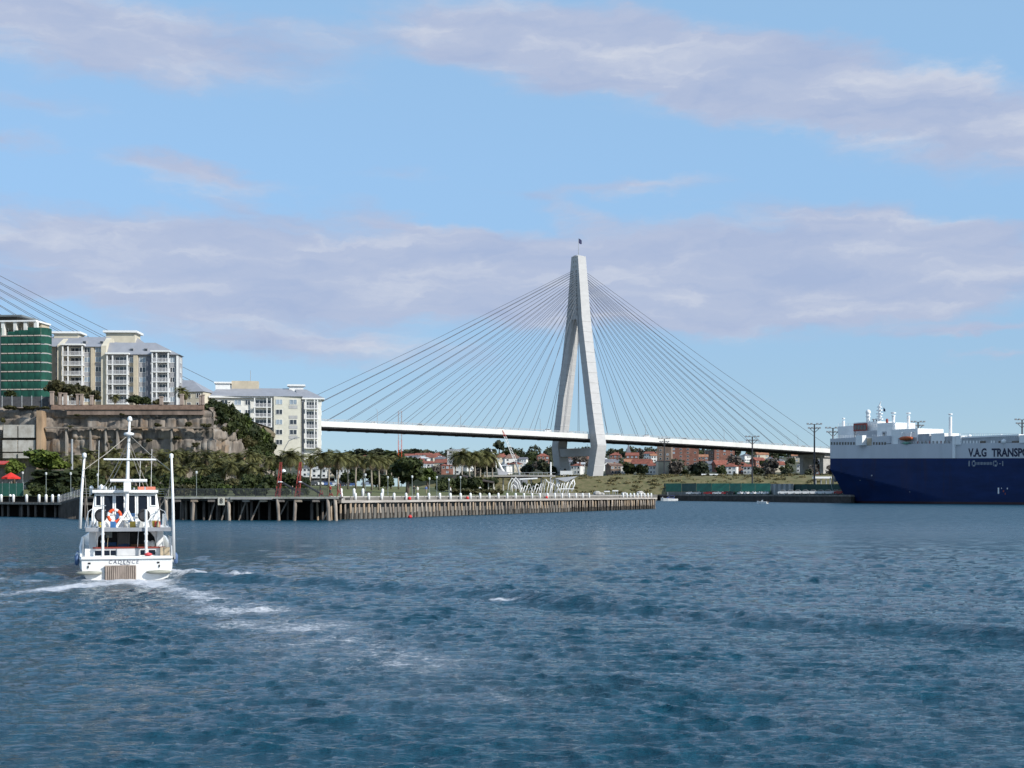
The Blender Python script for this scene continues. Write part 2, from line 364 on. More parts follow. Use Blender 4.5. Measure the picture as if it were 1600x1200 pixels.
ln(tm('MULTIPLY_ADD', fmask, .4, tm('MULTIPLY', at2.outputs['Fac'], tm('MULTIPLY_ADD', dr.outputs[0], -1.0, 1.45)), clamp=True), b.inputs['Roughness']); b.inputs['IOR'].default_value = 1.33; b.inputs['Specular IOR Level'].default_value = .5
wme = arrays_mesh('water', verts, quads, WM, True)
wa = wme.attributes.new('foam', 'FLOAT', 'POINT'); wa.data.foreach_set('value', foam.astype(np.float32).ravel())
wb = wme.attributes.new('unresolved', 'FLOAT', 'POINT'); wb.data.foreach_set('value', (.05 + .33 * sstep(45, 230, GY)).astype(np.float32).ravel())
tag(link_obj('water', wme), kind='structure')

# ------------------------------------------------------------------ cable-stayed bridge
CONCW = mat('pylon concrete', (.47, .465, .46), .85, .06, .25, .15, stretch=(1, 1, 2.5))
CABLE = mat('cable sheath', (.10, .11, .135), .5, .1, .3)
DECKW = mat('white deck edge', (.66, .65, .62), .7, .08, .12)
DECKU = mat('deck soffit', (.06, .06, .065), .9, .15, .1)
ASPH = mat('asphalt', (.05, .05, .052), .9, .15, .4)
br = thing('cable_stayed_bridge', 'long white cable-stayed bridge with tall concrete pylons across the harbour', 'bridge')
PX, PY = ax(904, 850), 850.0
du = Vector((.8, .6, 0)); dn = Vector((.6, -.8, 0))       # along the deck; across it, towards the ferry
def B(s, n, z): return Vector((PX, PY, 0)) + du * s + dn * n + Vector((0, 0, z))
BM = Matrix(((du.x, dn.x, 0, PX), (du.y, dn.y, 0, PY), (0, 0, 1, 0), (0, 0, 0, 1)))
LS = -428.0                                                # the other pylon
def deck_z(s):                                             # top of the edge beam
    k = s - (-214.0); return 41.6 - .0000262 * k * k - .0052 * k
def strip(n0, n1, z0, z1, s0, s1, step=12):
    m = MB(); rings = []
    ss = np.arange(s0, s1 + .1, step)
    for s in ss:
        z = deck_z(s); rings.append([B(s, n0, z + z0), B(s, n1, z + z0), B(s, n1, z + z1), B(s, n0, z + z1)])
    return m.loft(rings)
HW = 15.0
strip(-HW + .6, HW - .6, -1.9, -.7, -700, 460).obj('road_deck', [ASPH], br)
strip(HW - .6, HW, -2.9, .0, -700, 460).obj('edge_beam', [DECKW], br)
strip(-HW, -HW + .6, -2.9, .0, -700, 460).obj('edge_beam', [DECKW], br)
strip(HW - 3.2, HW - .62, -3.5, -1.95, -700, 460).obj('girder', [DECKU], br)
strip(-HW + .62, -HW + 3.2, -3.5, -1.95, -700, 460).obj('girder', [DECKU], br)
strip(HW - .9, HW - .75, 0.9, 1.15, -700, 460).obj('railing', [STEEL], br)
strip(-HW + .75, -HW + .9, 0.9, 1.15, -700, 460).obj('railing', [STEEL], br)
strip(HW - .88, HW - .78, .3, .5, -700, 460).obj('railing', [STEEL], br)
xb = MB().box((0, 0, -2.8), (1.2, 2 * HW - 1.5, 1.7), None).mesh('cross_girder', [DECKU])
pst = MB().box((0, 0, .5), (.25, .25, 1.1)).mesh('railing_post', [STEEL])
for s in np.arange(-260, 440, 12.0):
    o = link_obj('cross_girder', xb, br, B(s, 0, deck_z(s)), math.atan2(du.y, du.x))
for s in np.arange(-200, 430, 6.0):
    link_obj('railing_post', pst, br, B(s, HW - .82, deck_z(s)), math.atan2(du.y, du.x))
TOP = az(401, 850)
def ring(n0, n1, d, z): return [(-d, n0, z), (d, n0, z), (d, n1, z), (-d, n1, z)]
def make_pylon(s, first):
    p = bpy.data.objects.new('pylon', None); COL.objects.link(p); p.parent = br; p.matrix_local = Matrix.Translation(B(s, 0, 0)) @ Matrix(((du.x, dn.x, 0, 0), (du.y, dn.y, 0, 0), (0, 0, 1, 0), (0, 0, 0, 1)))
    zj, zd, zk = az(500, 850), deck_z(s) - 3.0, deck_z(s) - 13.0
    zk = zd - 4.0
    # tower head where both legs have met: two chamfered wings either side of a sunk anchorage face
    n = 14; 
    for side in (-1, 1):
        leg = MB(); rings = []
        zs = [-2, 8, zk - 2, zk, zd + 4] + list(np.linspace(zd + 12, zj, 10))
        for z in zs:
            if z <= zk: c = 12.2 + (18.6 - 12.2) * sstep(0, 1, 0) * 0 + (18.6 - 12.2) * (max(z, 0) / zk)
            else: c = 18.6 + (4.9 - 18.6) * ((z - zk) / (zj - zk)) ** .92
            w = 2.15 + 1.0 * (1 - abs(z - zk) / zj); d = 3.45 if z > zk else 3.45 + .9 * (1 - z / zk)
            rings.append([(-d, side * (c - w), z), (d, side * (c - w), z), (d, side * (c + w), z), (-d, side * (c + w), z)])
        leg.loft(rings); leg.obj('leg', [CONCW], p)
        top = MB(); rings = []
        for z in np.linspace(zj + .02, TOP, 8):
            tt = (z - zj) / (TOP - zj); c0 = 4.9 + 2.4 - 4.2 * tt; rings.append([(-3.1, side * .02, z), (3.1, side * .02, z), (3.35 - .4 * tt, side * (c0 - 1.2), z), (3.45 - .4 * tt, side * c0, z), (-3.45 + .4 * tt, side * c0, z), (-3.35 + .4 * tt, side * (c0 - 1.2), z)])
        top.loft(rings); top.obj('tower_head', [CONCW], p)
        # horizontal pour joints, proud by a few centimetres
        for z in np.arange(14, TOP - 4, 6.2):
            if z < zk: c = 12.2 + (18.6 - 12.2) * (z / zk); w = 2.15 + 1.0 * (1 - abs(z - zk) / zj); d = 3.45 + .9 * (1 - z / zk)
            elif z < zj: c = 18.6 + (4.9 - 18.6) * ((z - zk) / (zj - zk)) ** .92; w = 2.15 + 1.0 * (1 - abs(z - zk) / zj); d = 3.45
            else: continue
            j = MB().bx(-d - .09, d + .09, min(side * (c - w), side * (c + w)) - .09, max(side * (c - w), side * (c + w)) + .09, z, z + .45); 
            if first: j.obj('pour_joint', [CONCW], p)
    MB().bx(-2.7, 2.7, -16.5, 16.5, zk - 6.0, zk - 1.2).obj('cross_beam', [CONCW], p)
    MB().bx(-2.6, 2.6, -1.6, 1.6, TOP, TOP + .5).obj('cap', [CONCW], p)
    if first:
        bxm = MB().box((0, 0, 0), (.5, .7, 1.2)).mesh('anchor_box', [CONC])
        for i in range(13):
            z = zj + 3 + i * 2.9; tt = (z - zj) / (TOP - zj); c0 = 4.6 - 2.6 * tt
            for sn in (-1, 1):
                link_obj('anchor_box', bxm, p, (-3.35 + .4 * tt, sn * c0 * .5, z))
        fp = MB().tube([(0, 0, TOP), (0, 0, TOP + 11)], [.22, .1], 6).obj('flagpole', [STEEL], p)
        fl = MB(); fl.add([(0, .05, TOP + 11), (0, .05, TOP + 8.2), (1.2, .3, TOP + 7.6), (2.5, .0, TOP + 7.8), (2.4, .1, TOP + 10), (1.2, .35, TOP + 10.6)], [(0, 1, 2, 5), (5, 2, 3, 4)])
        fl.obj('flag', [mat('dark flag', (.03, .035, .09), .9)], p)
    return p
make_pylon(0, True); make_pylon(LS, False)
zj = az(500, 850)
# stay cables: two planes, one cable per anchorage, straight from the head to the deck edge
for ps, spans in ((0.0, (-1, 1)), (LS, (1,))):
    for sgn in spans:
        K = 17
        for i in range(K):
            f = (i + .55) / K
            L = (206 if sgn < 0 else 205) * f ** .98 + 4
            if ps == LS: L = 230 * f + 2
            if ps == LS and i < 2: continue
            if ps == 0 and sgn > 0 and i == K - 1: L = 214
            zt = zj + 4 + (TOP - 8 - zj - 4) * f ** .8; tt = (zt - zj) / (TOP - zj)
            for side in (-1, 1):
                a = B(ps + sgn * 2.9, side * (3.4 - 2.0 * tt), zt); s2 = ps + sgn * L
                b_ = B(s2, side * (HW - .9), deck_z(s2) + .1)
                mid = (a + b_) / 2 - Vector((0, 0, L * .006))
                MB().tube([a, mid, b_], .125, 5, False).obj('cable', [CABLE], br)
# approach piers at the far end and twin columns
for s, w in ((214, 5.0), (250, 3.0), (330, 3.0), (400, 3.0)):
    for n_ in (-9, 9):
        z1 = deck_z(s) - 3.55
        MB().prism([(-w, -1.6), (w, -1.6), (w, 1.6), (-w, 1.6)], -1, z1, 'z', Matrix.Translation(B(s, n_, 0)) @ Matrix.Rotation(math.atan2(du.y, du.x), 4, 'Z')).obj('pier', [CONC], br)
    MB().box((0, 0, 0), (2 * w + .6, 24, 2.2), Matrix.Translation(B(s, 0, deck_z(s) - 4.66)) @ Matrix.Rotation(math.atan2(du.y, du.x), 4, 'Z')).obj('pier_cap', [CONC], br)
# lamp columns along the deck
for s in (-150, -96, -40, 42, 110, 180, 250):
    z = deck_z(s); MB().tube([B(s, HW - 1.4, z - 1), B(s, HW - 1.4, z + 7), B(s, HW - 3.2, z + 8)], [.14, .12, .1], 5).obj('lamp_post', [STEEL], br)
# ------------------------------------------------------------------ ground
PAVE = mat('quay paving', (.17, .16, .145), .9, .15, .4)
GRASS = mat('lawn grass', (.085, .105, .03), .95, .3, .5, .3, col2=(.13, .125, .05))
SCRUB = mat('dry embankment grass', (.16, .135, .07), .95, .35, .35, .6, col2=(.085, .09, .035))
HILLM = mat('suburban hill ground', (.07, .075, .04), .95, .3, .03, .2)
ROCK = mat('sandstone cliff', (.31, .26, .215), .95, .3, .45, .5, col2=(.10, .086, .077), stretch=(1.6, 1.6, .22))
def patchy(m, col, scale, lo=.5, hi=.62, fac=.8, st=(1, 1, 1)):     # lay larger stains of another colour over a material
    t = m.node_tree; b = t.nodes['Principled BSDF']; src = b.inputs['Base Color'].links[0].from_socket
    g = t.nodes.new('ShaderNodeNewGeometry'); n = t.nodes.new('ShaderNodeTexNoise'); n.inputs['Scale'].default_value = scale; n.inputs['Detail'].default_value = 5; n.inputs['Roughness'].default_value = .65
    mp = t.nodes.new('ShaderNodeMapping'); mp.inputs['Scale'].default_value = st; t.links.new(g.outputs['Position'], mp.inputs[0]); t.links.new(mp.outputs[0], n.inputs['Vector']); r = t.nodes.new('ShaderNodeMapRange'); t.links.new(n.outputs['Fac'], r.inputs[0]); r.inputs[1].default_value = lo; r.inputs[2].default_value = hi; r.inputs[4].default_value = fac
    mx_ = t.nodes.new('ShaderNodeMix'); mx_.data_type = 'RGBA'; t.links.new(r.outputs[0], mx_.inputs[0]); t.links.new(src, mx_.inputs[6]); mx_.inputs[7].default_value = (*col, 1); t.links.new(mx_.outputs[2], b.inputs['Base Color'])
patchy(ROCK, (.30, .19, .105), .16, .54, .66, .7); patchy(ROCK, (.34, .32, .29), .21, .56, .66, .7); patchy(ROCK, (.045, .042, .04), .33, .56, .64, .75)
E0, F0 = np.array([-26.3, 214.6]), np.array([37.5, 366.7])
WDIR = (F0 - E0) / np.hypot(*(F0 - E0)); NL = np.array([-WDIR[1], WDIR[0]])
def gz(X, Y):                              # height of the park behind the wharf
    w = min((X - E0[0]) * NL[0] + (Y - E0[1]) * NL[1], (X + 26) * .515 + (Y - 217.5) * .857)
    return 3.45 + 2.6 * float(sstep(5, 90, w))
shore = [(-700, 420), (-145, 299), (-76, 245), (-54, 227), (-29.5, 220.5), (-25.2, 219.2), (36.2, 368.0), (33, 385), (58, 640), (83, 800), (139, 587), (330, 545), (3500, 700), (3500, 5200), (-3500, 5200), (-3500, 900)]
tag(MB().prism(shore, -3, 3.4, 'z').obj('ground', [PAVE]), kind='structure')
# park lawn, rising gently inland
fr_ = np.array([(-180, 318), (-139, 291), (-84, 244), (-62, 227), (-30.3, 219.0), (-25.2, 223.5), (12.0, 315.0)], float)
bk_ = np.array([(-330, 640), (-290, 640), (-230, 640), (-190, 640), (-120, 640), (-115, 640), (-40, 640)], float)
pr_ = np.linspace(0, 6, 60); fa_ = np.stack([np.interp(pr_, range(7), fr_[:, k]) for k in (0, 1)], -1); ba_ = np.stack([np.interp(pr_, range(7), bk_[:, k]) for k in (0, 1)], -1)
q_ = np.linspace(0, 1, 60) ** 1.6
LX = fa_[:, None, 0] + (ba_ - fa_)[:, None, 0] * q_[None]; LY = fa_[:, None, 1] + (ba_ - fa_)[:, None, 1] * q_[None]
LZ = np.vectorize(gz)(LX, LY) + .06 * fbm(LX * .2, LY * .2, 4, 3) + .02
ii = np.arange(3600).reshape(60, 60)
lawn = arrays_mesh('lawn', np.stack([LX, LY, LZ], -1).reshape(-1, 3), np.stack([ii[:-1, :-1], ii[1:, :-1], ii[1:, 1:], ii[:-1, 1:]], -1).reshape(-1, 4), GRASS, True)
tag(link_obj('lawn', lawn), kind='structure')
# grassed embankment behind the far quay
g_u, g_v = np.linspace(-60, 330, 140), np.linspace(0, 1, 16)
U_, V_ = np.meshgrid(g_u, g_v, indexing='ij')
prof_d = np.array([0, .12, .35, .6, .8, .9, .95, 1.0]); prof_z = np.array([3.2, 4.5, 8.0, 11.8, 13.9, 14.4, 14.4, 14.0])
EY = 815 + (U_ - 40) * -.06 + V_ * 30 - 18; EX = U_ + 0 * V_
EZ = np.interp(V_, prof_d, prof_z) + .7 * fbm(EX * .12, EY * .2, 6, 4) * sstep(0, .3, V_) * sstep(1.02, .9, V_)
ii = np.arange(140 * 16).reshape(140, 16)
tag(link_obj('embankment', arrays_mesh('embankment', np.stack([EX, EY, EZ], -1).reshape(-1, 3), np.stack([ii[:-1, :-1], ii[1:, :-1], ii[1:, 1:], ii[:-1, 1:]], -1).reshape(-1, 4), SCRUB, True)), kind='structure')
# suburban hillside beyond
def hz(X, Y):
    return 13.0 + 0.040 * np.clip(Y - 850, 0, 800) + .012 * np.clip(Y - 1650, 0, 1500) + 3.5 * fbm(X * .008, Y * .006, 17, 3) * sstep(850, 1050, Y) + 5 * np.exp(-((X - 190) / 120) ** 2) * sstep(1000, 1400, Y)
hx, hy = np.linspace(-1400, 2200, 120), np.concatenate([np.linspace(828, 1700, 60), np.linspace(1750, 4800, 12)])
X_, Y_ = np.meshgrid(hx, hy, indexing='ij'); Zh = hz(X_, Y_)
ii = np.arange(120 * 72).reshape(120, 72)
tag(link_obj('hill', arrays_mesh('hill', np.stack([X_, Y_, Zh], -1).reshape(-1, 3), np.stack([ii[:-1, :-1], ii[1:, :-1], ii[1:, 1:], ii[:-1, 1:]], -1).reshape(-1, 4), HILLM, True)), kind='structure')
# sandstone cliff with quarried columns, its right end turning away
path = [np.array(p) for p in [(-420, 352), (ax(-80, 336), 336), (ax(70, 331), 331), (ax(335, 331), 331), (ax(372, 350), 350), (ax(405, 385), 385), (ax(432, 440), 440)]]
tops = [25.5, 24.8, 24.4, 24.3, az(655, 350), az(680, 385), az(705, 440)]
seg = [0]
for a, b in zip(path[:-1], path[1:]): seg.append(seg[-1] + np.hypot(*(b - a)))
ns, nz = 760, 90
ss = np.linspace(seg[0] + 180, seg[-1], ns); cr_ = np.random.default_rng(3)
cx_ = np.interp(ss, seg, [p[0] for p in path]); cy_ = np.interp(ss, seg, [p[1] for p in path]); ct = np.interp(ss, seg, tops)
tx, ty = np.gradient(cx_), np.gradient(cy_); ln_ = np.hypot(tx, ty); nx, ny = ty / ln_, -tx / ln_
vv = np.linspace(0, 1, nz)
Sx, Vz = np.meshgrid(ss, vv, indexing='ij'); zz = 2.5 + Vz * (ct[:, None] - 2.5)
dep = .5 * fbm(Sx * .5, zz * .6, 8, 4) + .5 * fbm(Sx * .09, zz * .1, 12, 3)
bounds = [2.5, 7.0, 10.2, 13.4, 16.8, 19.2, 21.8, 27]
for k in range(len(bounds) - 1):
    edges = np.cumsum(cr_.uniform(.9, 4.4, 180)) + seg[0] + 175; dvals = cr_.normal(0, .34, 181) + (.35 if k == 4 else 0) - .07 * k
    ci = np.searchsorted(edges, Sx); m = (zz >= bounds[k]) & (zz < bounds[k + 1])
    near = np.minimum(np.abs(Sx - edges[np.clip(ci, 0, 179)]), np.abs(Sx - edges[np.clip(ci - 1, 0, 179)]))
    dep = np.where(m, dep + dvals[ci] - .6 * np.exp(-(near / .16) ** 2), dep)
    dep -= .25 * np.exp(-((zz - bounds[k + 1]) / .16) ** 2)
dep -= 1.2 * sstep(.93, 1, Vz)
PXc = cx_[:, None] + nx[:, None] * dep; PYc = cy_[:, None] + ny[:, None] * dep
ii = np.arange(ns * nz).reshape(ns, nz)
rock = arrays_mesh('cliff', np.stack([PXc, PYc, zz], -1).reshape(-1, 3), np.stack([ii[:-1, :-1], ii[1:, :-1], ii[1:, 1:], ii[:-1, 1:]], -1).reshape(-1, 4), ROCK)
cliff = tag(link_obj('cliff', rock), kind='structure')
plate = [tuple(p) for p in zip(cx_ - nx * 1.2, cy_ - ny * 1.2)] + [(-40, 520), (-420, 520)]
pv = [(x, y, float(np.interp(i, range(ns), ct)) - .25 if i < ns else 24.0) for i, (x, y) in enumerate(plate)]
# plateau top, stitched from the cliff edge back to a level line
m = MB(); m.v = [(x, y, z) for (x, y, z) in pv[:ns]] + [(x - 6 - 60 * max(0, (i - 555) / 205), 520, min(24.2, z + 0)) for i, (x, y, z) in enumerate(pv[:ns])]
m.f = [(i, i + 1, ns + i + 1, ns + i) for i in range(ns - 1)]; m.mi = [0] * (ns - 1)
tag(m.obj('plateau', [mat('dry ground', (.16, .13, .08), .95, .3, .2)]), kind='structure')
# pale concrete blocks filling the quarry cut
CBLK = mat('pale concrete block', (.50, .48, .44), .9, .22, .5, .2, col2=(.30, .27, .23))
for r_, (ya, yb) in enumerate([(664, 684), (688, 706), (708, 716)]):
    for c_, (xa, xb) in enumerate([(-26, -2), (7, 29), (31, 57)]):
        jx = R.uniform(-.1, .1)
        MB().bx(ax(xa, 329) + jx, ax(xb, 329), 328.2 - R.uniform(0, .5), 331.5, az(yb, 329), az(ya, 329)).obj('concrete_block', [CBLK], cliff)
MB().bx(ax(60, 329), ax(68, 329), 327.6, 331, 6, az(642, 329)).obj('stone_buttress', [mat('rust stained sandstone', (.36, .25, .16), .95, .3, .5, .4, stretch=(1, 1, .3))], cliff)
MB().bx(ax(70, 329), ax(335, 329), 328.9, 330, az(669.5, 329), az(667, 329)).obj('rock_ledge', [ROCK], cliff)
for xa in (101, 139, 163, 181, 266):
    MB().bx(ax(xa, 329), ax(xa + 2.2, 329), 329.4, 331.0, az(712, 329), az(668, 329)).obj('stone_buttress', [mat('weathered buttress stone', (.30, .27, .24), .95, .3, .6, .3, stretch=(1, 1, .3))], cliff)

# brick wall with piers along the cliff top
BRICK = mat('brown brick', (.25, .165, .125), .95, .2, 1.2, .2)
PIERM = mat('pinkish brick', (.36, .28, .235), .95, .15, 1.2, .2)
bw = thing('brick_wall', 'brown brick wall with pale piers along the cliff top below the apartments', 'wall', (0, 330.5, 0))
MB().bx(ax(80, 330), ax(318, 330), -.6, .3, az(640, 330), az(632.5, 330)).obj('parapet', [BRICK], bw)
MB().bx(ax(104, 330), ax(318, 330), -.3, .5, az(648, 330), az(640.2, 330)).obj('footing', [mat('stained brick', (.25, .185, .15), .95, .3, .6, .2, stretch=(1, 1, .4))], bw)
for xa, h, w in [(81, 613, 5), (94, 615, 4), (101.5, 615.5, 4), (121, 617, 3.5), (127.5, 617, 4), (143, 619, 4), (252, 621, 5), (284, 617, 5), (313, 619, 4), (317.5, 618, 3)]:
    MB().bx(ax(xa - w / 2, 330), ax(xa + w / 2, 330), -.75, .0, az(632.4, 330), az(h, 330)).box((ax(xa, 330), -.38, az(h, 330) + .12), (w / F * 330 + .2, .95, .24)).obj('pier', [PIERM], bw)
ft = thing('security_fence', 'dark mesh fence on the cliff edge below the green scaffold netting', 'fence', (0, 331.5, 0))
MESHM = mat('dark shade mesh', (.075, .075, .08), .9, .2, 1.5)
for k, xa in enumerate(np.arange(-60, 82, 15.5)):
    MB().tube([(ax(xa, 331), 0, az(637, 331)), (ax(xa, 331), 0, az(618, 331))], .09, 5).obj('post', [STEEL], ft)
    if xa < 76: MB().bx(ax(xa, 331) + .12, ax(xa + 15.5, 331) - .12, .02, .07, az(636, 331), az(619.5, 331)).obj('mesh_panel', [MESHM], ft)

# ------------------------------------------------------------------ timber wharf
wh = thing('timber_wharf', 'long timber wharf of closely spaced piles with pale top beam along the park', 'wharf')
PILE = [mat('pale timber pile', (.43, .375, .315), .9, .35, 1.6, .4, stretch=(1, 1, .3), col2=(.24, .19, .15)), mat('grey timber pile', (.29, .25, .21), .9, .35, 1.6, .4, stretch=(1, 1, .3), col2=(.16, .13, .11)), mat('tan timber pile', (.42, .335, .25), .9, .35, 1.6, .4, stretch=(1, 1, .3), col2=(.28, .2, .13))]
L_w = float(np.hypot(*(F0 - E0)))
ang = math.atan2(WDIR[1], WDIR[0])
WMX = Matrix.Translation((E0[0], E0[1], 0)) @ Matrix.Rotation(ang, 4, 'Z')    # local x along the wharf, -y towards the water
piles = []
for v in range(6):
    m = MB(); h = 2.55; wob = R.uniform(-.08, .08)
    m.lathe([(.16 + R.uniform(-.02, .02), -2.0), (.18, 0), (.15 + R.uniform(0, .05), .5), (.16 + R.uniform(0, .03), 1.05), (.19 + R.uniform(-.03, .03), 1.5), (.16, h)], 8)
    m.v = [(x + wob * max(0, z), y + .04 * max(0, z), z) for x, y, z in m.v]
    pme = m.mesh('pile', [PILE[v % 3], mat('tide stained timber', (.10, .085, .07), .85, .35, 2, .3)], True)
    for pl_ in pme.polygons: pl_.material_index = 1 if pl_.center.z < .85 else 0
    piles.append(pme)
x = .4; k = 0
while x < L_w - .3:
    o = link_obj('pile', piles[R.randrange(6)], wh, WMX @ Vector((x, .1 + R.uniform(-.12, .12), R.uniform(-.22, .0))), R.uniform(0, 6)); x += R.uniform(1.3, 1.75)
BEAM = mat('bleached timber beam', (.42, .38, .34), .9, .2, .7, .3, stretch=(.3, .3, 2))
x = 0
while x < L_w:                              # waler timbers, butted end to end
    l = min(R.uniform(6.5, 8), L_w - x)
    MB().bx(x + .02, x + l - .02, -.34, .1, 2.56, 2.92 + R.uniform(-.03, .03), WMX).obj('waler', [BEAM], wh); x += l
MB().bx(0, L_w, .1, 1.6, 2.5, 2.86, WMX).obj('ledge', [WOODG], wh)
MB().bx(0, L_w, 1.35, 1.62, -2, 2.48, WMX).obj('backing_wall', [mat('shadow dark planks', (.018, .016, .014), .95, .3, 1, spec=.05)], wh)  # near-black colour stands in for the shadow behind the piles
WALLS = [mat('grey sea wall', (.34, .32, .31), .9, .2, .6, .2), mat('ochre sea wall', (.50, .37, .20), .9, .2, .5, .2), mat('brown sea wall', (.28, .24, .21), .9, .2, .6, .2)]
x = 0; 
while x < L_w:
    l = min(7.5, L_w - x); mm = 1 if 70 < x < 108 else (2 if x > 128 else 0)
    MB().bx(x + .03, x + l - .03, 1.62, 2.3, 2.0, 3.36, WMX).obj('wall_panel', [WALLS[mm]], wh)
    MB().bx(x + .01, x + l - .01, 1.5, 2.45, 3.365, 3.56, WMX).obj('coping', [CONC], wh); x += l
# tip of the wharf: return face
MB().bx(L_w - .25, L_w - .02, .15, 9, -1, 2.5, WMX).obj('end_planking', [WOODG], wh)
for q in range(6): link_obj('pile', piles[q], wh, WMX @ Vector((L_w + .05, 1.2 + q * 1.5, 0)))
# white bollards on the ledge
BOLW = mat('white bollard paint', (.82, .82, .80), .5, .06, 2)
bo0 = MB().lathe([(.22, 0), (.22, .98), (.20, 1.1), (.13, 1.2), (.03, 1.24)], 10).mesh('bollard', [BOLW], True)
bopos = []
x = 1.6
while x < L_w - .5:
    if not 116 < x < 137:
        bopos.append(x)
    x += 4.35 if x < 116 else 2.9
nb = len(bopos)
for i, x in enumerate(bopos):
    o = link_obj('bollard', bo0, None, WMX @ Vector((x, .55, 2.87)))
    tag(o, 'white round-topped bollard on the timber wharf ledge, %s from the railed jetty' % ordinal(i), 'bollard', 'white bollards along the timber wharf')
for i, x in enumerate((4.2, 8.3, 11.2, 17.9)):      # a second row standing on the wall
    o = link_obj('bollard', bo0, None, WMX @ Vector((x, 2.1, 3.565)))
    tag(o, 'white bollard standing up on the sea wall coping, %s from the railed jetty' % ordinal(i), 'bollard', 'white bollards on the sea wall')
for i, x in enumerate((24.5, 48, 88)):
    m = MB().lathe([(.05, 0), (.28, .05), (.30, .35), (.2, .55), (.05, .6)], 10); o = m.obj('mooring_buoy', [mat('red buoy plastic', (.6, .03, .03), .4)], None, True, loc=WMX @ Vector((x, .5, 2.87)))
    tag(o, 'small red buoy on the wharf ledge, %s from the railed jetty' % ordinal(i), 'buoy', 'red buoys on the wharf ledge')
fb = MB().lathe([(.05, -.1), (.3, 0), (.34, .25), (.2, .45), (.05, .5)], 10).obj('float_buoy', [MATS['red buoy plastic']], None, True, loc=(ax(642, 231), 229.0, .02)); tag(fb, 'bright red float on the water against the wharf piles', 'buoy')

# railed jetty in front of the park
je = thing('railed_jetty', 'dark timber jetty with mesh railing and open piles beside the charter boat', 'jetty')
J0, J1 = Vector((-52.0, 210.5, 0)), Vector((-25.4, 205.6, 0))
ja = math.atan2((J1 - J0).y, (J1 - J0).x); JM = Matrix.Translation(J0) @ Matrix.Rotation(ja, 4, 'Z'); JL = (J1 - J0).length
DKT = mat('dark jetty timber', (.09, .08, .07), .9, .3, 1.2, .3)
x = 0
while x < JL:
    l = min(R.uniform(5, 7), JL - x)
    MB().bx(x + .02, x + l - .02, -.1, .25, 3.22, 3.52, JM).obj('edge_beam', [mat('weathered edge beam', (.40, .39, .34), .9, .25, .8, .2)], je); x += l
MB().prism([(0, .26), (JL, .26), (JL - 2.6, 11), (0, 11)], 3.28, 3.5, 'z', JM).obj('deck', [DKT], je)
MB().bx(10.5, 17.0, -.22, -.12, 3.12, 3.5, JM).obj('fender_beam', [CONC], je)
for y_ in (.6, 3.2, 6, 9):
    MB().bx(0, JL - .26 * y_ - .1, y_, y_ + .3, 2.9, 3.27, JM).obj('cross_beam', [DKT], je)
MB().bx(-2, JL - 2.5, 7.2, 7.4, -2, 3.2, JM).obj('back_wall', [MATS['shadow dark planks']], je)
pil2 = []
for v in range(5):
    m = MB().lathe([(.26, -2), (.25, .2), (.20 + R.uniform(0, .08), 1.0), (.27, 1.9), (.24, 3.22)], 8); wob = R.uniform(-.07, .07)
    m.v = [(x + wob * max(0, z), y, z) for x, y, z in m.v]; pil2.append(m.mesh('pile', [PILE[v % 3]], True))
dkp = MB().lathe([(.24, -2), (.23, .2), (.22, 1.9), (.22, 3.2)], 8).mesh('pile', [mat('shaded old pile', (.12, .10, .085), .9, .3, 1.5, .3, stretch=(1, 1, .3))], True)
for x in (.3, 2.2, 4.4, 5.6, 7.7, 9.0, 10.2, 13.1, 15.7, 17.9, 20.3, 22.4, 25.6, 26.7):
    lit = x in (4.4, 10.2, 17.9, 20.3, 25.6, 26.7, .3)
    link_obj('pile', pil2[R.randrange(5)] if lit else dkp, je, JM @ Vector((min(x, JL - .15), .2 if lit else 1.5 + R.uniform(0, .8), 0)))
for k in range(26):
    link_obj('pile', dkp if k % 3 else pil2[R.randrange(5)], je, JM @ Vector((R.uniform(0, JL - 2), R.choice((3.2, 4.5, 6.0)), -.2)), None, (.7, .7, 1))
for k in range(6):
    x = R.uniform(1, JL - 2); MB().tube([JM @ Vector((x, 1.2, -.5)), JM @ Vector((x + R.uniform(1.2, 2), 1.2, 3.1))], .12, 6).obj('brace', [PILE[1]], je)
for k in range(9):
    x = 1.5 + k * 2.7; MB().bx(x, x + 1.1, .0, .4, 2.75, 3.1, JM).obj('corbel', [PILE[k % 2 + 1]], je)
# railing
x = 0; pm = MB().box((0, 0, .6), (.09, .09, 1.2)).mesh('rail_post', [DSTEEL])
RGREY = mat('dull grey railing', (.07, .075, .075), .6, .1, 1)
npost = 17
for i in range(npost):
    x = i * (JL - 1.6) / (npost - 1); link_obj('rail_post', pm, je, JM @ Vector((x, .15, 3.52)))
    if i < npost - 1:
        x2 = (i + 1) * (JL - 1.6) / (npost - 1); m = MB(); m.bx(x + .06, x2 - .06, .12, .18, 4.62, 4.72, JM); m.bx(x + .06, x2 - .06, .12, .18, 3.62, 3.68, JM)
        for q in np.arange(x + .18, x2 - .08, .17): m.bx(q, q + .06, .135, .165, 3.68, 4.62, JM)
        m.obj('railing_bars', [RGREY], je)
sg = thing('number_sign', 'white square board marked 8 on the jetty edge', 'sign', JM @ Vector((ax(348.5, 209) - J0.x, -.2, 2.85)), ja)
MB().box((0, 0, 0), (1.05, .06, 1.15)).obj('board', [mat('cream sign board', (.74, .68, .55), .6, .06, 2)], sg)
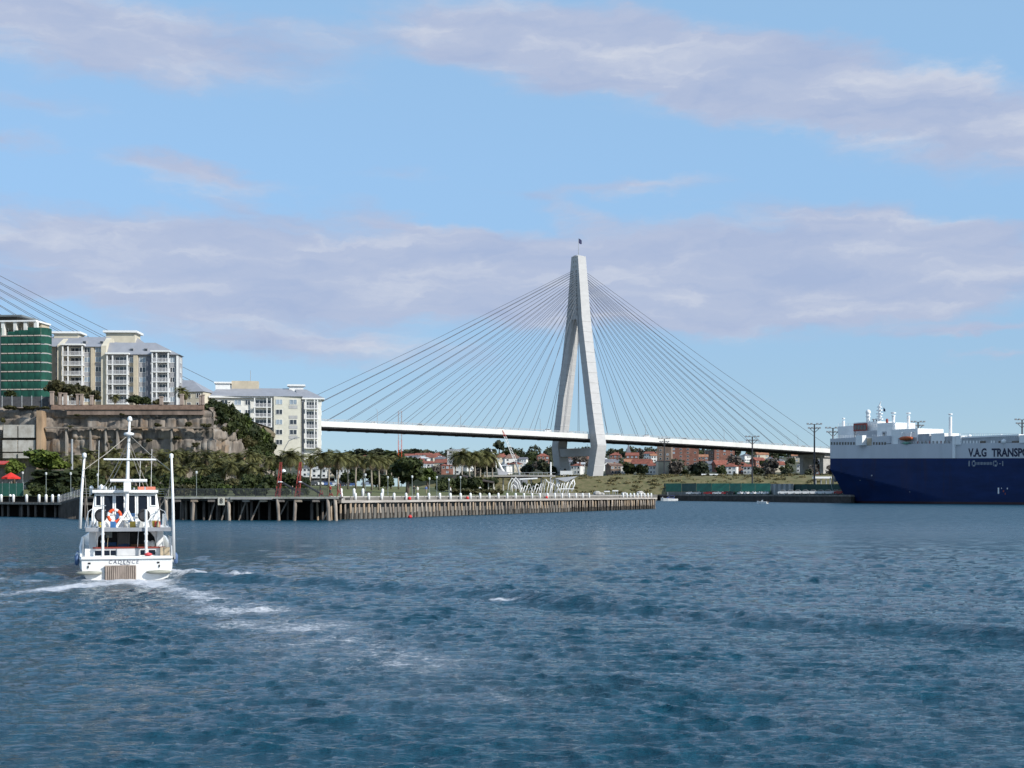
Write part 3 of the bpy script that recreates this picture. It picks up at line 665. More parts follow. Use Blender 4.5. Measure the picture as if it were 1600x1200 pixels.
def text_obj(body, size, mtl, parent, M, name='lettering', bold=.0, ext=.01, shear=0, sx=1.0, align='CENTER', spc=1.0):
    c = bpy.data.curves.new('t', 'FONT'); c.body = body; c.size = size; c.align_x = align; c.align_y = 'CENTER'; c.extrude = ext; c.offset = bold; c.shear = shear; c.resolution_u = 3; c.space_character = spc
    o = bpy.data.objects.new('t', c); COL.objects.link(o); bpy.context.view_layer.update()
    me = bpy.data.meshes.new_from_object(o.evaluated_get(bpy.context.evaluated_depsgraph_get())); bpy.data.objects.remove(o); bpy.data.curves.remove(c)
    me.transform(Matrix.Diagonal((sx, 1, 1, 1))); me.transform(M); me.materials.clear(); me.materials.append(mtl)
    return link_obj(name, me, parent)
FACE = Matrix.Rotation(rad(90), 4, 'X')     # lettering lying in XY -> facing -Y
text_obj('8', 1.05, mat('black lettering', (.02, .02, .02), .6), sg, Matrix.Translation((0, -.045, 0)) @ FACE, 'numeral', .02)

# shaded wharf to the far left
lw = thing('old_wharf', 'shaded dark wharf edge with faint piles below white bollards near the red umbrella', 'wharf')
A1, B1_ = Vector((-150, 291, 0)), Vector((-70.5, 228.5, 0))
la = math.atan2((B1_ - A1).y, (B1_ - A1).x); LM = Matrix.Translation(A1) @ Matrix.Rotation(la, 4, 'Z'); LL = (B1_ - A1).length
MB().bx(0, LL, .0, 6, 2.1, 2.5, LM).obj('deck', [DKT], lw)
MB().bx(0, LL, 3.4, 3.8, -2, 2.1, LM).obj('back_wall', [MATS['shadow dark planks']], lw)
MB().bx(0, LL, -.15, .0, 2.15, 2.45, LM).obj('edge_beam', [WOODG], lw)
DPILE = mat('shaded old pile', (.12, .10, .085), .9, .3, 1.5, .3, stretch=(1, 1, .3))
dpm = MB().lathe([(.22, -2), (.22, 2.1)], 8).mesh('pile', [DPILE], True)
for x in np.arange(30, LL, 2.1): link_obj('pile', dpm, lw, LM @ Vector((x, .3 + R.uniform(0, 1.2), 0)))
# ramp from the old wharf up to the jetty
rp = thing('access_ramp', 'sloping railed gangway joining the shaded wharf to the jetty behind the boat', 'ramp')
Q0, Q1 = Vector((ax(92, 234), 234, 2.5)), Vector((ax(126, 214), 214, 3.55)); Q2 = Vector((-52.0, 210.8, 3.5))
for a_, b_ in ((Q0, Q1), (Q1, Q2)):
    d = (b_ - a_); pn = Vector((-d.y, d.x, 0)).normalized() * 2.2
    MB().add([a_, b_, b_ + pn, a_ + pn, a_ - Vector((0, 0, .3)), b_ - Vector((0, 0, .3)), b_ + pn - Vector((0, 0, .3)), a_ + pn - Vector((0, 0, .3))], [(0, 1, 2, 3), (7, 6, 5, 4), (0, 4, 5, 1), (1, 5, 6, 2), (2, 6, 7, 3), (3, 7, 4, 0)]).obj('deck', [DKT], rp)
    n_ = max(3, int(d.length / 1.4))
    for i in range(n_ + 1):
        p = a_ + d * i / n_; MB().tube([p, p + Vector((0, 0, 1.15))], .05, 5).obj('rail_post', [STEEL], rp)
    for h in (.45, .8, 1.15): MB().tube([a_ + Vector((0, 0, h)), b_ + Vector((0, 0, h))], .03, 5).obj('handrail', [STEEL], rp)
    for i in range(n_):
        p = a_ + d * (i + .5) / n_; MB().tube([p - Vector((0, 0, .3)), Vector((p.x, p.y, -2))], .16, 6).obj('pile', [DPILE], rp)
for i, (xx, yb, D) in enumerate([(-22, 787, 252), (2, 787, 248), (16, 784, 252), (21, 787, 246), (41.5, 788, 242), (61, 788, 238), (72, 784, 240), (82, 787, 234.5), (92, 786, 233)]):
    o = link_obj('bollard', bo0, None, (ax(xx, D), D, 2.5), None, 1.1)
    tag(o, 'white bollard on the shaded old wharf, %s along from the red umbrella end' % ordinal(i), 'bollard', 'white bollards on the shaded old wharf')
# ------------------------------------------------------------------ buildings on the cliff
class Facade:                               # local frame: x along the front, y into the building, z up
    def __init__(s, px, D, rz): s.ox, s.oy, s.c, s.s = ax(px, D), D, math.cos(rz), math.sin(rz); s.rz = rz
    def u(s, px, y=0.0):
        k = (px - 800) / F; ox, oy = s.ox - y * s.s, s.oy + y * s.c
        return (k * oy - ox) / (s.c - k * s.s)
    def z(s, py, u=0.0, y=0.0): return az(py, s.oy + u * s.s + y * s.c)
def pb(parent, name, m, x0, x1, y0, y1, z0, z1): return MB().bx(x0, x1, y0, y1, z0, z1).obj(name, [m], parent)
WCACHE = {}
def window(parent, x0, x1, z0, z1, y=0.0, g=None, fm=None, mull=1, kind='window'):
    w, h = round(x1 - x0, 2), round(z1 - z0, 2); g = g or DARKG; fm = fm or WHITE; key = (w, h, mull, g.name, fm.name)
    if key not in WCACHE:
        t = .10; m = MB()
        m.bx(-w / 2, w / 2, -.10, .02, 0, t); m.bx(-w / 2, w / 2, -.10, .02, h - t, h); m.bx(-w / 2, -w / 2 + t, -.10, .02, t, h - t); m.bx(w / 2 - t, w / 2, -.10, .02, t, h - t)
        for i in range(mull):
            q = -w / 2 + w * (i + 1) / (mull + 1); m.bx(q - .05, q + .05, -.09, .0, t, h - t)
        WCACHE[key] = (m.mesh('window', [fm]), MB().bx(-w / 2 + .02, w / 2 - .02, -.02, .03, .02, h - .02).mesh('pane', [g]))
    f = link_obj(kind, WCACHE[key][0], parent, ((x0 + x1) / 2, y, z0)); link_obj('pane', WCACHE[key][1], f)
    return f
def balcony(parent, x0, x1, z0, h, y0, y1, col=True):
    b = MB().bx(x0, x1, y0, y1, z0 - .22, z0).obj('balcony', [WHITE], parent)
    m = MB().bx(x0 + .05, x1 - .05, y0 + .03, y0 + .09, z0 + .98, z0 + 1.06)
    q = x0 + .1
    while q < x1 - .1: m.bx(q, q + .05, y0 + .04, y0 + .08, z0, z0 + .98); q += .17
    m.bx(x1 - .09, x1 - .04, y0 + .1, y1, z0 + .98, z0 + 1.06); q = y0 + .2
    while q < y1: m.bx(x1 - .08, x1 - .05, q, q + .05, z0, z0 + .98); q += .2
    m.obj('railing', [mat('white railing', (.70, .69, .70), .5, .05, 2)], b)
    return b
# --- beige apartment block
f1 = Facade(84, 400, rad(2)); G1 = 21.5
b1_ = thing('apartment_block', 'beige apartment block with grey hipped roofs and white balconies on the cliff top', 'building', (f1.ox, f1.oy, 0), f1.rz)
U = f1.u; D1 = 13.0
st = 2.80                                    # storey height
def zz1(py): return az(py, 399)
xA0, xA1, xB1 = U(60), U(164), U(278.5)
eA, eB = zz1(541), zz1(553)
pb(b1_, 'wall', BEIGE, xA0, xA1 - .02, .5, D1, G1 - 4, eA)
DB = 6.0
pb(b1_, 'wall', GREYW, xA1, xB1, .5, DB, G1 - 4, eB)
# roofs
rA, rB = zz1(521), zz1(532.5)
m = MB(); m.add([(xA0, -.3, eA), (xA1 - .3, -.3, eA), (xA1 - .3, D1 * .6, rA), (xA0, D1 * .6, rA), (xA0, D1 + .4, eA), (xA1 - .3, D1 + .4, eA)], [(0, 1, 2, 3), (3, 2, 5, 4), (0, 3, 4), (1, 5, 2), (0, 4, 5, 1)])
roofA = m.obj('roof', [ROOFG], b1_)
hx0, hx1 = U(178), U(243)
m = MB(); m.add([(xA1 + .1, -.35, eB), (xB1 + .5, -.35, eB), (U(243, 3.2), 3.2, rB), (xA1 + .1, 3.2, rB), (xB1 + .5, DB + .4, eB), (xA1 + .1, DB + .4, eB)], [(0, 1, 2, 3), (1, 4, 2), (2, 4, 5, 3), (0, 3, 5), (0, 5, 4, 1)])
roofB = m.obj('roof', [ROOFG], b1_)
for q, (r_, xa, yy) in enumerate([(roofA, 132, 533), (roofA, 159, 533), (roofB, 206, 545), (roofB, 228, 545)]):
    ee, rr, dpt = (eA, rA, D1 * .6) if r_ is roofA else (eB, rB, 3.2)
    z0 = zz1(yy + 3); y0 = (z0 - ee) / (rr - ee) * dpt; x = U(xa, y0)
    MB().prism([(y0 - .1, z0), (y0 + 2.6, z0 + .95), (y0 - .1, z0 + .95)], x - .55, x + .55, 'x').obj('dormer', [GREYW], r_)
    MB().bx(x - .4, x + .4, y0 - .14, y0 - .11, z0 + .2, z0 + .85).obj('dormer_window', [DARKG], r_)
# parapet fins between the wings
for xa, w, ze, zr in ((U(94), 1.2, zz1(540), zz1(527)), (U(163), 1.4, zz1(541), zz1(525))):
    MB().prism([(-.8, G1 - 4), (D1 + .2, G1 - 4), (D1 + .2, zr - 3), (7.5, zr + .2), (5.5, zr + .3), (-.8, ze + .2)], xa - w / 2, xa + w / 2, 'x').obj('parapet_fin', [CREAM], b1_)
# penthouses
pb(b1_, 'penthouse', CREAM, U(86, 8), U(124, 8), 7, 13, eA, zz1(516)); pb(b1_, 'penthouse_roof', WHITE, U(81, 8), U(128, 8), 6.3, 13.6, zz1(516) + .003, zz1(513))
ph = pb(b1_, 'penthouse', CREAM, U(167, 12), U(212, 12), 11, 18, eB, zz1(512)); pb(b1_, 'penthouse_roof', WHITE, U(163, 12), U(216, 12), 10.2, 18.8, zz1(512) + .003, zz1(508.6))
m = MB().add([(U(164, 11), 10.5, zz1(527)), (U(236, 11), 10.5, zz1(527) - 1.5), (U(216, 14), 14, zz1(519)), (U(172, 14), 14, zz1(517)), (U(240, 18), 19, zz1(530) - 1), (U(164, 18), 19, zz1(530) - 1)], [(0, 1, 2, 3), (1, 4, 2), (2, 4, 5, 3), (0, 3, 5), (0, 5, 4, 1)])
m.obj('roof', [ROOFG], b1_)
# window columns and balcony stacks; storeys counted down from the eave
def stack(xa, xb, ytop, n, dz=st, first_open=True):
    x0, x1 = U(xa, -1.6), U(xb, -1.6); zt = zz1(ytop)
    MB().bx(x0 - .3, x1 + .3, -2.0, .5, zt, zt + .42).obj('balcony_roof', [WHITE], b1_)
    for i in range(n):
        z0 = zt - (i + 1) * dz
        balcony(b1_, x0, x1, z0, dz, -1.7, .48)
        xm = x0 + (x1 - x0) * .28
        window(b1_, x0 + .35, xm - .2, z0 + .05, z0 + 2.25, .5, DARKG, WHITE, 0, 'balcony_door'); window(b1_, xm + .25, x1 - .35, z0 + .05, z0 + 2.25, .5, DARKG, WHITE, 2, 'balcony_door')
        for cx in (x0 + .14, xm, x1 - .16):
            MB().bx(cx - .18, cx + .18, -1.62, -1.28, z0 + .003, z0 + dz - .223).obj('balcony_column', [WHITE], b1_)
def wcol(xa, xb, ytop, n, y=.5, band=None, mull=1):
    x0, x1 = U(xa), U(xb); zt = zz1(ytop)
    for i in range(n):
        z1 = zt - i * st; g = LITEG if R.random() < .55 else DARKG
        window(b1_, x0, x1, z1 - 1.55, z1, y, g, WHITE, mull)
        if band and i < n - 1: pb(b1_, 'spandrel', band, x0, x1, y - .06, y - .005, z1 - st + .12, z1 - 1.68)
wcol(86.5, 91.5, 541.5, 6, band=GREYW)
stack(97, 129, 539.5, 6)
wcol(131, 140, 541.5, 6, band=GREYW)
pb(b1_, 'pilaster', BEIGE, U(142), U(146.5), -.1, .49, G1 - 3, eA - .3)
wcol(148, 158.5, 541, 6, band=GREYW)
stack(166.5, 199.5, 553.3, 5)
wcol(201, 208, 557, 6, band=BEIGE)
pb(b1_, 'pilaster', BEIGE, U(209), U(215.5), -.5, .49, G1 - 3, eB - .3)
wcol(217, 227, 557, 6, band=GREYW)
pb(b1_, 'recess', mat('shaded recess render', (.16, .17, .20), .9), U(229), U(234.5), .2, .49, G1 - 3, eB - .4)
stack(237, 263.5, 549.5, 5)
wcol(265, 272.5, 557, 6, band=GREYW)
pb(b1_, 'corner_pilaster', WHITE, U(275.5), U(278.3), -.05, .49, G1 - 3, eB - .1)
for i in range(6):
    z1 = zz1(557) - i * st
    w_ = window(b1_, -1.0, 1.0, 0, 1.5, 0, LITEG, WHITE, 1); w_.location = (xB1 + .02, 3.2, z1 - 1.5); w_.rotation_euler = (0, 0, rad(90))
# lower wing behind to the right
lw1 = thing('apartment_wing', 'low cream apartment wing with grey hipped roof beyond the cliff-top block', 'building', (ax(300, 425), 425, 0), rad(-10))
pb(lw1, 'wall', CREAM, -6.5, 3.6, 0, 10, 14, az(612, 425)); z_ = az(612, 425)
MB().add([(-8, -.4, z_), (4.0, -.4, z_), (-2, 5, az(593, 428)), (-8, 5, az(593, 428)), (4.0, 10.4, z_), (-8, 10.4, z_)], [(0, 1, 2, 3), (1, 4, 2), (2, 4, 5, 3), (0, 3, 5), (0, 5, 4, 1)]).obj('roof', [ROOFG], lw1)
for i in range(3):
    for xx in (-4.6, -1.6, 1.4): window(lw1, xx, xx + 1.3, z_ - 1.9 - i * 2.8, z_ - .4 - i * 2.8, 0, DARKG)

# --- white apartment block by the bridge
f2 = Facade(334, 428, rad(8)); U2 = f2.u
b2_ = thing('white_apartment_block', 'white and cream apartment block with grey hipped roof where the bridge deck ends', 'building', (f2.ox, f2.oy, 0), f2.rz)
def zz2(py): return az(py, 433)
G2 = 13.0; D2 = 14; e2 = zz2(620.5)
xL, xM, xR, xE = U2(330), U2(428), U2(470), U2(502)
pb(b2_, 'wall', OFFWH, xL, xM, .6, D2, G2, e2); pb(b2_, 'wall', mat('light cream render', (.63, .61, .52), .85, .08, .5), xM + .01, xR, -1.2, D2, G2, e2); pb(b2_, 'wall', OFFWH, xR + .01, xE, .3, D2 + 2, G2, e2)
m = MB().add([(xL - .6, 0, e2), (xR + .6, -1.8, e2), (U2(452, 6), 6, zz2(605.5)), (U2(340, 6), 6, zz2(605.5)), (xR + .6, D2 + .6, e2), (xL - .6, D2 + .6, e2)], [(0, 1, 2, 3), (1, 4, 2), (2, 4, 5, 3), (0, 3, 5), (0, 5, 4, 1)])
m.obj('roof', [ROOFG], b2_)
m = MB().add([(xR - 1, -.3, e2 - .3), (xE + .9, -.3, e2 - .3), (U2(478, 5), 5, zz2(607)), (U2(462, 5), 5, zz2(607)), (xE + .9, D2 + 2.6, e2 - .3), (xR - 1, D2 + 2.6, e2 - .3)], [(0, 1, 2, 3), (1, 4, 2), (2, 4, 5, 3), (0, 3, 5), (0, 5, 4, 1)])
m.obj('roof', [ROOFG], b2_)
MB().bx(xR + .3, xE + 1.0, -.5, -.3, e2 - .75, e2 - .32).obj('fascia', [WHITE], b2_); MB().bx(xL - .7, xM, -.2, .0, e2 - .5, e2 + .1).obj('fascia', [WHITE], b2_)
pb(b2_, 'penthouse', WHITE, U2(337, 6), U2(360, 6), 5, 11, e2, zz2(599)); pb(b2_, 'penthouse_roof', WHITE, U2(335, 6), U2(362, 6), 4.5, 11.5, zz2(599) + .003, zz2(596.5))
pb(b2_, 'plant_room', BEIGE, U2(362, 6), U2(404, 6), 5.5, 11, e2, zz2(594.5)); pb(b2_, 'chimney_stack', WHITE, U2(452, 6), U2(474, 6), 5, 9, e2, zz2(602)); pb(b2_, 'stack_cap', WHITE, U2(449, 6), U2(477, 6), 4.4, 9.6, zz2(602) + .003, zz2(599.5))
MB().tube([(U2(391, 6), 8, zz2(594)), (U2(391, 6), 8, zz2(577))], .08, 5).obj('aerial', [STEEL], b2_)
def wcol2(xa, xb, ys, y, mull=1, prob=.4):
    for yy in ys:
        if R.random() < .06: continue
        window(b2_, U2(xa, y), U2(xb, y), zz2(yy + 8), zz2(yy), y, LITEG if R.random() < prob else DARKG, WHITE, mull)
ys2 = [625 + 15.6 * i for i in range(5)]
wcol2(431, 441.5, ys2, -1.22); wcol2(452.5, 464, ys2, -1.22, 1, .7); wcol2(383, 391, [626, 641], .58); wcol2(366, 377, [626, 641, 656], .58, 1, .8); wcol2(345, 356, [626, 641], .58)
for xa, xb in ((451.5, 465),):
    for i in range(4): pb(b2_, 'spandrel', mat('pale grey render', (.42, .42, .42), .85, .1, .6), U2(xa), U2(xb), -1.28, -1.21, zz2(640 + 15.6 * i - .5), zz2(634.5 + 15.6 * i))
for (xa, xb, yb, y0, n) in ((397, 425, .6, 637, 3), (477, 497, .3, 639, 5)):
    for i in range(n):
        z0 = zz2(y0 + i * 15.3); x0, x1 = U2(xa, -1), U2(xb, -1)
        balcony(b2_, x0, x1, z0, 3, -1.0, yb - .01)
        window(b2_, x0 + .3, x1 - .3, z0 + .05, z0 + 2.2, yb, DARKG, WHITE, 3, 'balcony_door')
        for cx in (x0 + .15, x1 - .15, x0 + (x1 - x0) * .72): MB().bx(cx - .16, cx + .16, -.94, -.64, z0 + .003, z0 + 2.75).obj('balcony_column', [WHITE], b2_)
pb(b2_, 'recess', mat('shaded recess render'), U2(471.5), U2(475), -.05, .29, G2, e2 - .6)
for i in range(5):
    w_ = window(b2_, -1.0, 1.0, 0, 1.5, 0, LITEG, WHITE, 1); w_.location = (xE + .02, 6, zz2(625 + 15.6 * i) - 1.5); w_.rotation_euler = (0, 0, rad(90))

# --- building wrapped in green scaffold netting
f3 = Facade(3, 385, rad(-6)); U3 = f3.u
b3 = thing('scaffolded_building', 'unfinished building wrapped in green scaffold netting with pale plank lifts', 'building', (f3.ox, f3.oy, 0), f3.rz)
def zz3(py): return az(py, 383)
NET = mat('green scaffold net', (.008, .085, .058), .85, .3, .6, .1, col2=(.004, .04, .03), stretch=(1.4, 1.4, .5))
x0, x1 = U3(4), U3(66); x2 = U3(82, 3)
pb(b3, 'frame', CONC, x0 - 14, x2 - 3.0, 1.2, 8, 20, zz3(517))
lifts = [524.8, 538, 552.3, 566.7, 580.8, 594.8, 608.8]
zs = [zz3(510)] + [zz3(v) for v in lifts] + [zz3(626)]
for i in range(len(zs) - 1):
    segs = 6
    for k in range(segs):
        xa, xb = x0 + (x1 - x0) * k / segs, x0 + (x1 - x0) * (k + 1) / segs
        if i == 0 and k < 1: continue
        zt = zs[i] - (0 if i else R.uniform(0, 1.2) + (0.6 if k < 3 else 0)); zb = zs[i + 1] + .28
        sag = R.uniform(.05, .25); m = MB(); ng = 4
        m.v = [(xa + (xb - xa) * a / ng, -.9 - sag * math.sin(math.pi * a / ng) * math.sin(math.pi * c / ng), zb + (zt - zb) * c / ng) for c in range(ng + 1) for a in range(ng + 1)]
        m.f = [(c * 5 + a, c * 5 + a + 1, c * 5 + a + 6, c * 5 + a + 5) for c in range(ng) for a in range(ng)]; m.mi = [0] * len(m.f)
        m.obj('net_panel', [NET], b3, True)
    # rounded right-hand end
    m = MB(); pts = [(x1 + .05, -.9), (x1 + (x2 - x1) * .5, -.55), (x1 + (x2 - x1) * .85, .5), (x2 - .15, 2.0), (x2 - .3, 3.2)]
    zt, zb = zs[i] - (.3 if i == 0 else 0), zs[i + 1] + .28
    m.v = [(p[0], p[1], z) for z in (zb, zt) for p in pts]; m.f = [(a, a + 1, a + 6, a + 5) for a in range(4)]; m.mi = [0] * 4; m.obj('net_panel', [NET], b3, True)
    m = MB(); m.v = [(x0 - .05, y, z) for z in (zb, zt) for y in (-.9, 12)]; m.f = [(0, 1, 3, 2)]; m.mi = [0]; m.obj('net_panel', [NET], b3)
for v in lifts:
    for k in range(6):
        xa, xb = x0 + (x1 - x0) * k / 6, x0 + (x1 - x0) * (k + 1) / 6
        MB().bx(xa + .05, xb - .25, -1.05, .2, zz3(v) - .05, zz3(v) + .24).obj('scaffold_plank', [mat('pale scaffold plank', (.52, .44, .38), .8, .2, 1)], b3)
    MB().tube([(x1, -1.0, zz3(v)), (x1 + (x2 - x1) * .6, -.4, zz3(v)), (x2 - .1, 2.0, zz3(v)), (x2 - .25, 3.2, zz3(v))], .12, 5).obj('scaffold_tube', [STEEL], b3)
for k in range(7):
    xa = x0 + (x1 - x0) * k / 6; MB().tube([(xa, -.55, 20), (xa, -.55, zz3(512))], .03, 5).obj('scaffold_tube', [STEEL], b3)
for xa in (-20, 5, 24, 40, 56):
    MB().bx(U3(xa) - .45, U3(xa) + .45, -.3, .9, zz3(524), zz3(502)).obj('concrete_column', [OFFWH], b3)
MB().bx(U3(-30), U3(57.5), -.6, 9, zz3(502) + .003, zz3(499.5)).obj('floor_slab', [WHITE], b3)
MB().bx(U3(-30), U3(55), 4, 9, zz3(520), zz3(502)).obj('inner_wall', [BEIGE], b3)
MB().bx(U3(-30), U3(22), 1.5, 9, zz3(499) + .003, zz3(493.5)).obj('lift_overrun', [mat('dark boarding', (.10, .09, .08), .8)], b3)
MB().bx(U3(-30), U3(35), -.6, 10, zz3(493.5) + .003, zz3(491)).obj('top_slab', [mat('dark grey slab', (.16, .18, .19), .8)], b3)  # slab in one dark blue-grey colour
# ------------------------------------------------------------------ vegetation
def leafmat(name, dark, light, trans=.25):
    m = bpy.data.materials.new(name); m.use_nodes = True; t = m.node_tree; b = t.nodes['Principled BSDF']; L = t.links.new
    a = t.nodes.new('ShaderNodeAttribute'); a.attribute_name = 'tone'; oi = t.nodes.new('ShaderNodeObjectInfo')
    ad = t.nodes.new('ShaderNodeMath'); ad.operation = 'MULTIPLY_ADD'; L(oi.outputs['Random'], ad.inputs[0]); ad.inputs[1].default_value = .35; L(a.outputs['Fac'], ad.inputs[2])
    r = t.nodes.new('ShaderNodeValToRGB'); e = r.color_ramp.elements; e[0].position = .15; e[0].color = (*dark, 1); e[1].position = 1.1 / 1.2; e[1].color = (*light, 1)
    L(ad.outputs[0], r.inputs[0]); L(r.outputs[0], b.inputs['Base Color']); b.inputs['Roughness'].default_value = .65; b.inputs['Specular IOR Level'].default_value = .25
    tr = t.nodes.new('ShaderNodeBsdfTranslucent'); L(r.outputs[0], tr.inputs[0]); ms = t.nodes.new('ShaderNodeMixShader'); ms.inputs[0].default_value = trans
    L(b.outputs[0], ms.inputs[1]); L(tr.outputs[0], ms.inputs[2]); L(ms.outputs[0], t.nodes['Material Output'].inputs[0]); return m
LEAF_D = leafmat('dark evergreen leaves', (.012, .020, .008), (.055, .070, .022))
LEAF_M = leafmat('mid green leaves', (.022, .038, .010), (.085, .115, .028))
LEAF_L = leafmat('bright green leaves', (.035, .060, .010), (.15, .19, .035))
LEAF_O = leafmat('olive leaves', (.030, .032, .014), (.11, .10, .042))
LEAF_F = leafmat('distant hillside leaves', (.020, .030, .017), (.075, .082, .045), .15)
LEAF_B = leafmat('bare winter twigs', (.05, .042, .035), (.15, .13, .11), .1)
PALML = leafmat('palm fronds', (.030, .034, .012), (.17, .165, .062))
PALMD = leafmat('dead palm fronds', (.14, .10, .06), (.36, .28, .18))
def crown_mesh(name, lobes, n, size, mtl, seed):
    g = np.random.default_rng(seed); lob = np.array(lobes, float); vol = lob[:, 3] * lob[:, 4] * lob[:, 5]
    li = g.choice(len(lob), n, p=vol / vol.sum()); d = g.normal(size=(n, 3)); d /= np.linalg.norm(d, axis=1, keepdims=True)
    r = .35 + .65 * g.uniform(size=(n, 1)) ** .45
    r *= 1 + .22 * np.sin(d[:, :1] * 5 + seed) * np.sin(d[:, 1:2] * 6 + 2) * np.sin(d[:, 2:3] * 5 + li[:, None])
    c = lob[li, :3] + d * r * lob[li, 3:]
    nn = d * .8 + g.normal(size=(n, 3)) * .75; nn[:, 2] += .35; nn /= np.linalg.norm(nn, axis=1, keepdims=True)
    a = np.cross(nn, g.normal(size=(n, 3))); a /= np.linalg.norm(a, axis=1, keepdims=True); b = np.cross(nn, a)
    s = size * g.uniform(.55, 1.35, (n, 1)); w = s * g.uniform(.5, 1.0, (n, 1))
    bend = nn * s * .25
    v = np.stack([c - a * s - b * w * .3, c - a * s * .2 + b * w - bend, c + a * s + b * w * .2, c + a * s * .1 - b * w - bend], 1).reshape(-1, 3)
    me = arrays_mesh(name, v, np.arange(n * 4).reshape(n, 4), mtl)
    tone = np.clip(.42 + .22 * np.sin(li * 2.4 + seed) + g.normal(0, .17, n), 0, 1)
    at_ = me.attributes.new('tone', 'FLOAT', 'FACE'); at_.data.foreach_set('value', tone.astype(np.float32)); return me
def lobes_round(seed, h=1.0, k=9, flat=.8):
    g = np.random.default_rng(seed); out = [(0, 0, 0, .62, .62, .55 * flat)]
    for i in range(k):
        th = i * 2.4 + g.uniform(-.4, .4); rr = g.uniform(.3, .66); z = g.uniform(-.38, .5) * flat
        out.append((rr * math.cos(th), rr * math.sin(th), z, g.uniform(.28, .46), g.uniform(.28, .46), g.uniform(.22, .38) * flat))
    return out
# a tree = trunk with limbs + crown, unit crown radius 1, crown centre at z = 0
def trunk_mesh(h, r, seed, lim=4):
    g = random.Random(seed); m = MB(); m.tube([(0, 0, -h), (g.uniform(-.05, .05), 0, -h * .5), (g.uniform(-.08, .08), g.uniform(-.05, .05), .1)], [r * 1.35, r, r * .6], 7)
    for i in range(lim):
        th = g.uniform(0, 6.28); m.tube([(0, 0, -h * .35 + .1 * i), (.22 * math.cos(th), .22 * math.sin(th), -.1), (.5 * math.cos(th), .5 * math.sin(th), .25)], [r * .5, r * .35, r * .15], 5)
    return m.mesh('trunk', [BARK], True)
TREEPROTO = {}
def tree_kind(key, mtl, n, size, variants, trunk_h, trunk_r, flat=.85, k=9):
    out = []
    for v in range(variants):
        out.append((crown_mesh('crown', lobes_round(hash_(key) + v * 7, 1, k, flat), n, size, mtl, hash_(key) + v), trunk_mesh(trunk_h, trunk_r, v + 3)))
    TREEPROTO[key] = out
def hash_(s): return sum(ord(c) * (i + 3) for i, c in enumerate(s)) % 9973
tree_kind('near_dark', LEAF_D, 1500, .13, 3, 1.35, .09); tree_kind('near_mid', LEAF_M, 1500, .13, 3, 1.2, .09)
tree_kind('near_light', LEAF_L, 1700, .12, 2, 1.2, .09); tree_kind('near_olive', LEAF_O, 1300, .13, 3, 1.2, .08)
tree_kind('bush_dark', LEAF_D, 700, .17, 3, .7, .06, .9, 7); tree_kind('bush_mid', LEAF_M, 700, .17, 3, .7, .06, .9, 7); tree_kind('bush_olive', LEAF_O, 650, .17, 3, .7, .06, .9, 7)
tree_kind('far', LEAF_F, 420, .20, 6, 1.1, .08, .9, 8); tree_kind('far_dark', LEAF_D, 420, .20, 4, 1.1, .08, .9, 8); tree_kind('far_bare', LEAF_B, 380, .15, 3, 1.3, .06, 1.0, 8)
def tree(kind, name, label, x, y, zc, r, rh=None, group=None, cat='tree', v=None):
    """crown centre at (x, y, zc), horizontal radius r, vertical scale rh"""
    pr = TREEPROTO[kind]; cm_, tm_ = pr[R.randrange(len(pr)) if v is None else v % len(pr)]
    t = thing(name, label, cat, (x, y, zc), R.uniform(0, 6.28), group); t.scale = (r, r, rh or r)
    link_obj('crown', cm_, t); link_obj('trunk', tm_, t); return t
def ptree(kind, name, label, px, ptop, pbot, wpx, D, group=None, cat='tree', v=None):
    """placed by what the photograph shows: column, top row, bottom row of the crown, width in pixels, distance"""
    zt, zb = az(ptop, D), az(pbot, D); r = wpx / 2 / F * D
    return tree(kind, name, label, ax(px, D), D, (zt + zb) / 2, r * .95, (zt - zb) / 2 / .82, group, cat, v)
# palms
def palm_mesh(seed, dead=False):
    g = random.Random(seed); V, Fc, tone = [], [], []
    nf = 15 if dead else 34
    for i in range(nf):
        th = i * 2.39996 + g.uniform(-.2, .2); el = rad(g.uniform(-75, -40)) if dead else rad(-35 + 110 * (i / nf) ** .8 + g.uniform(-10, 10)); L = g.uniform(1.3, 1.8) if dead else g.uniform(1.9, 2.6)
        p = Vector((0, 0, 0)); h = Vector((math.cos(th), math.sin(th), 0)); side = Vector((-math.sin(th), math.cos(th), 0)); tn = g.uniform(.1, .9)
        ns_ = 7; pts = [p.copy()]
        for k in range(ns_):
            p = p + (h * math.cos(el) + Vector((0, 0, 1)) * math.sin(el)) * L / ns_; el -= rad(9 if dead else g.uniform(9, 15)); pts.append(p.copy())
        for k in range(1, ns_ + 1):
            dr = (pts[k] - pts[k - 1]).normalized(); wl = .62 * math.sin(math.pi * (k / (ns_ + 1.2)) ** .75) + .08
            for sg_ in (-1, 1):
                tip = pts[k] + side * sg_ * wl + dr * .28 - Vector((0, 0, wl * .38)); b0 = len(V)
                V += [pts[k - 1], pts[k - 1] + dr * .22, tip]; Fc.append((b0, b0 + 1, b0 + 2)); tone.append(tn)
                b0 = len(V); q = pts[k - 1] + dr * .16; V += [q, q + dr * .14, tip + dr * .12 - Vector((0, 0, .05))]; Fc.append((b0, b0 + 1, b0 + 2)); tone.append(min(1, tn + .15))
    me = arrays_mesh('crown', np.array([tuple(v) for v in V]), np.array(Fc), PALMD if dead else PALML)
    a = me.attributes.new('tone', 'FLOAT', 'FACE'); a.data.foreach_set('value', np.array(tone, np.float32)); return me
PALMS = [(palm_mesh(s), palm_mesh(s + 50, True)) for s in range(5)]
PTR = []
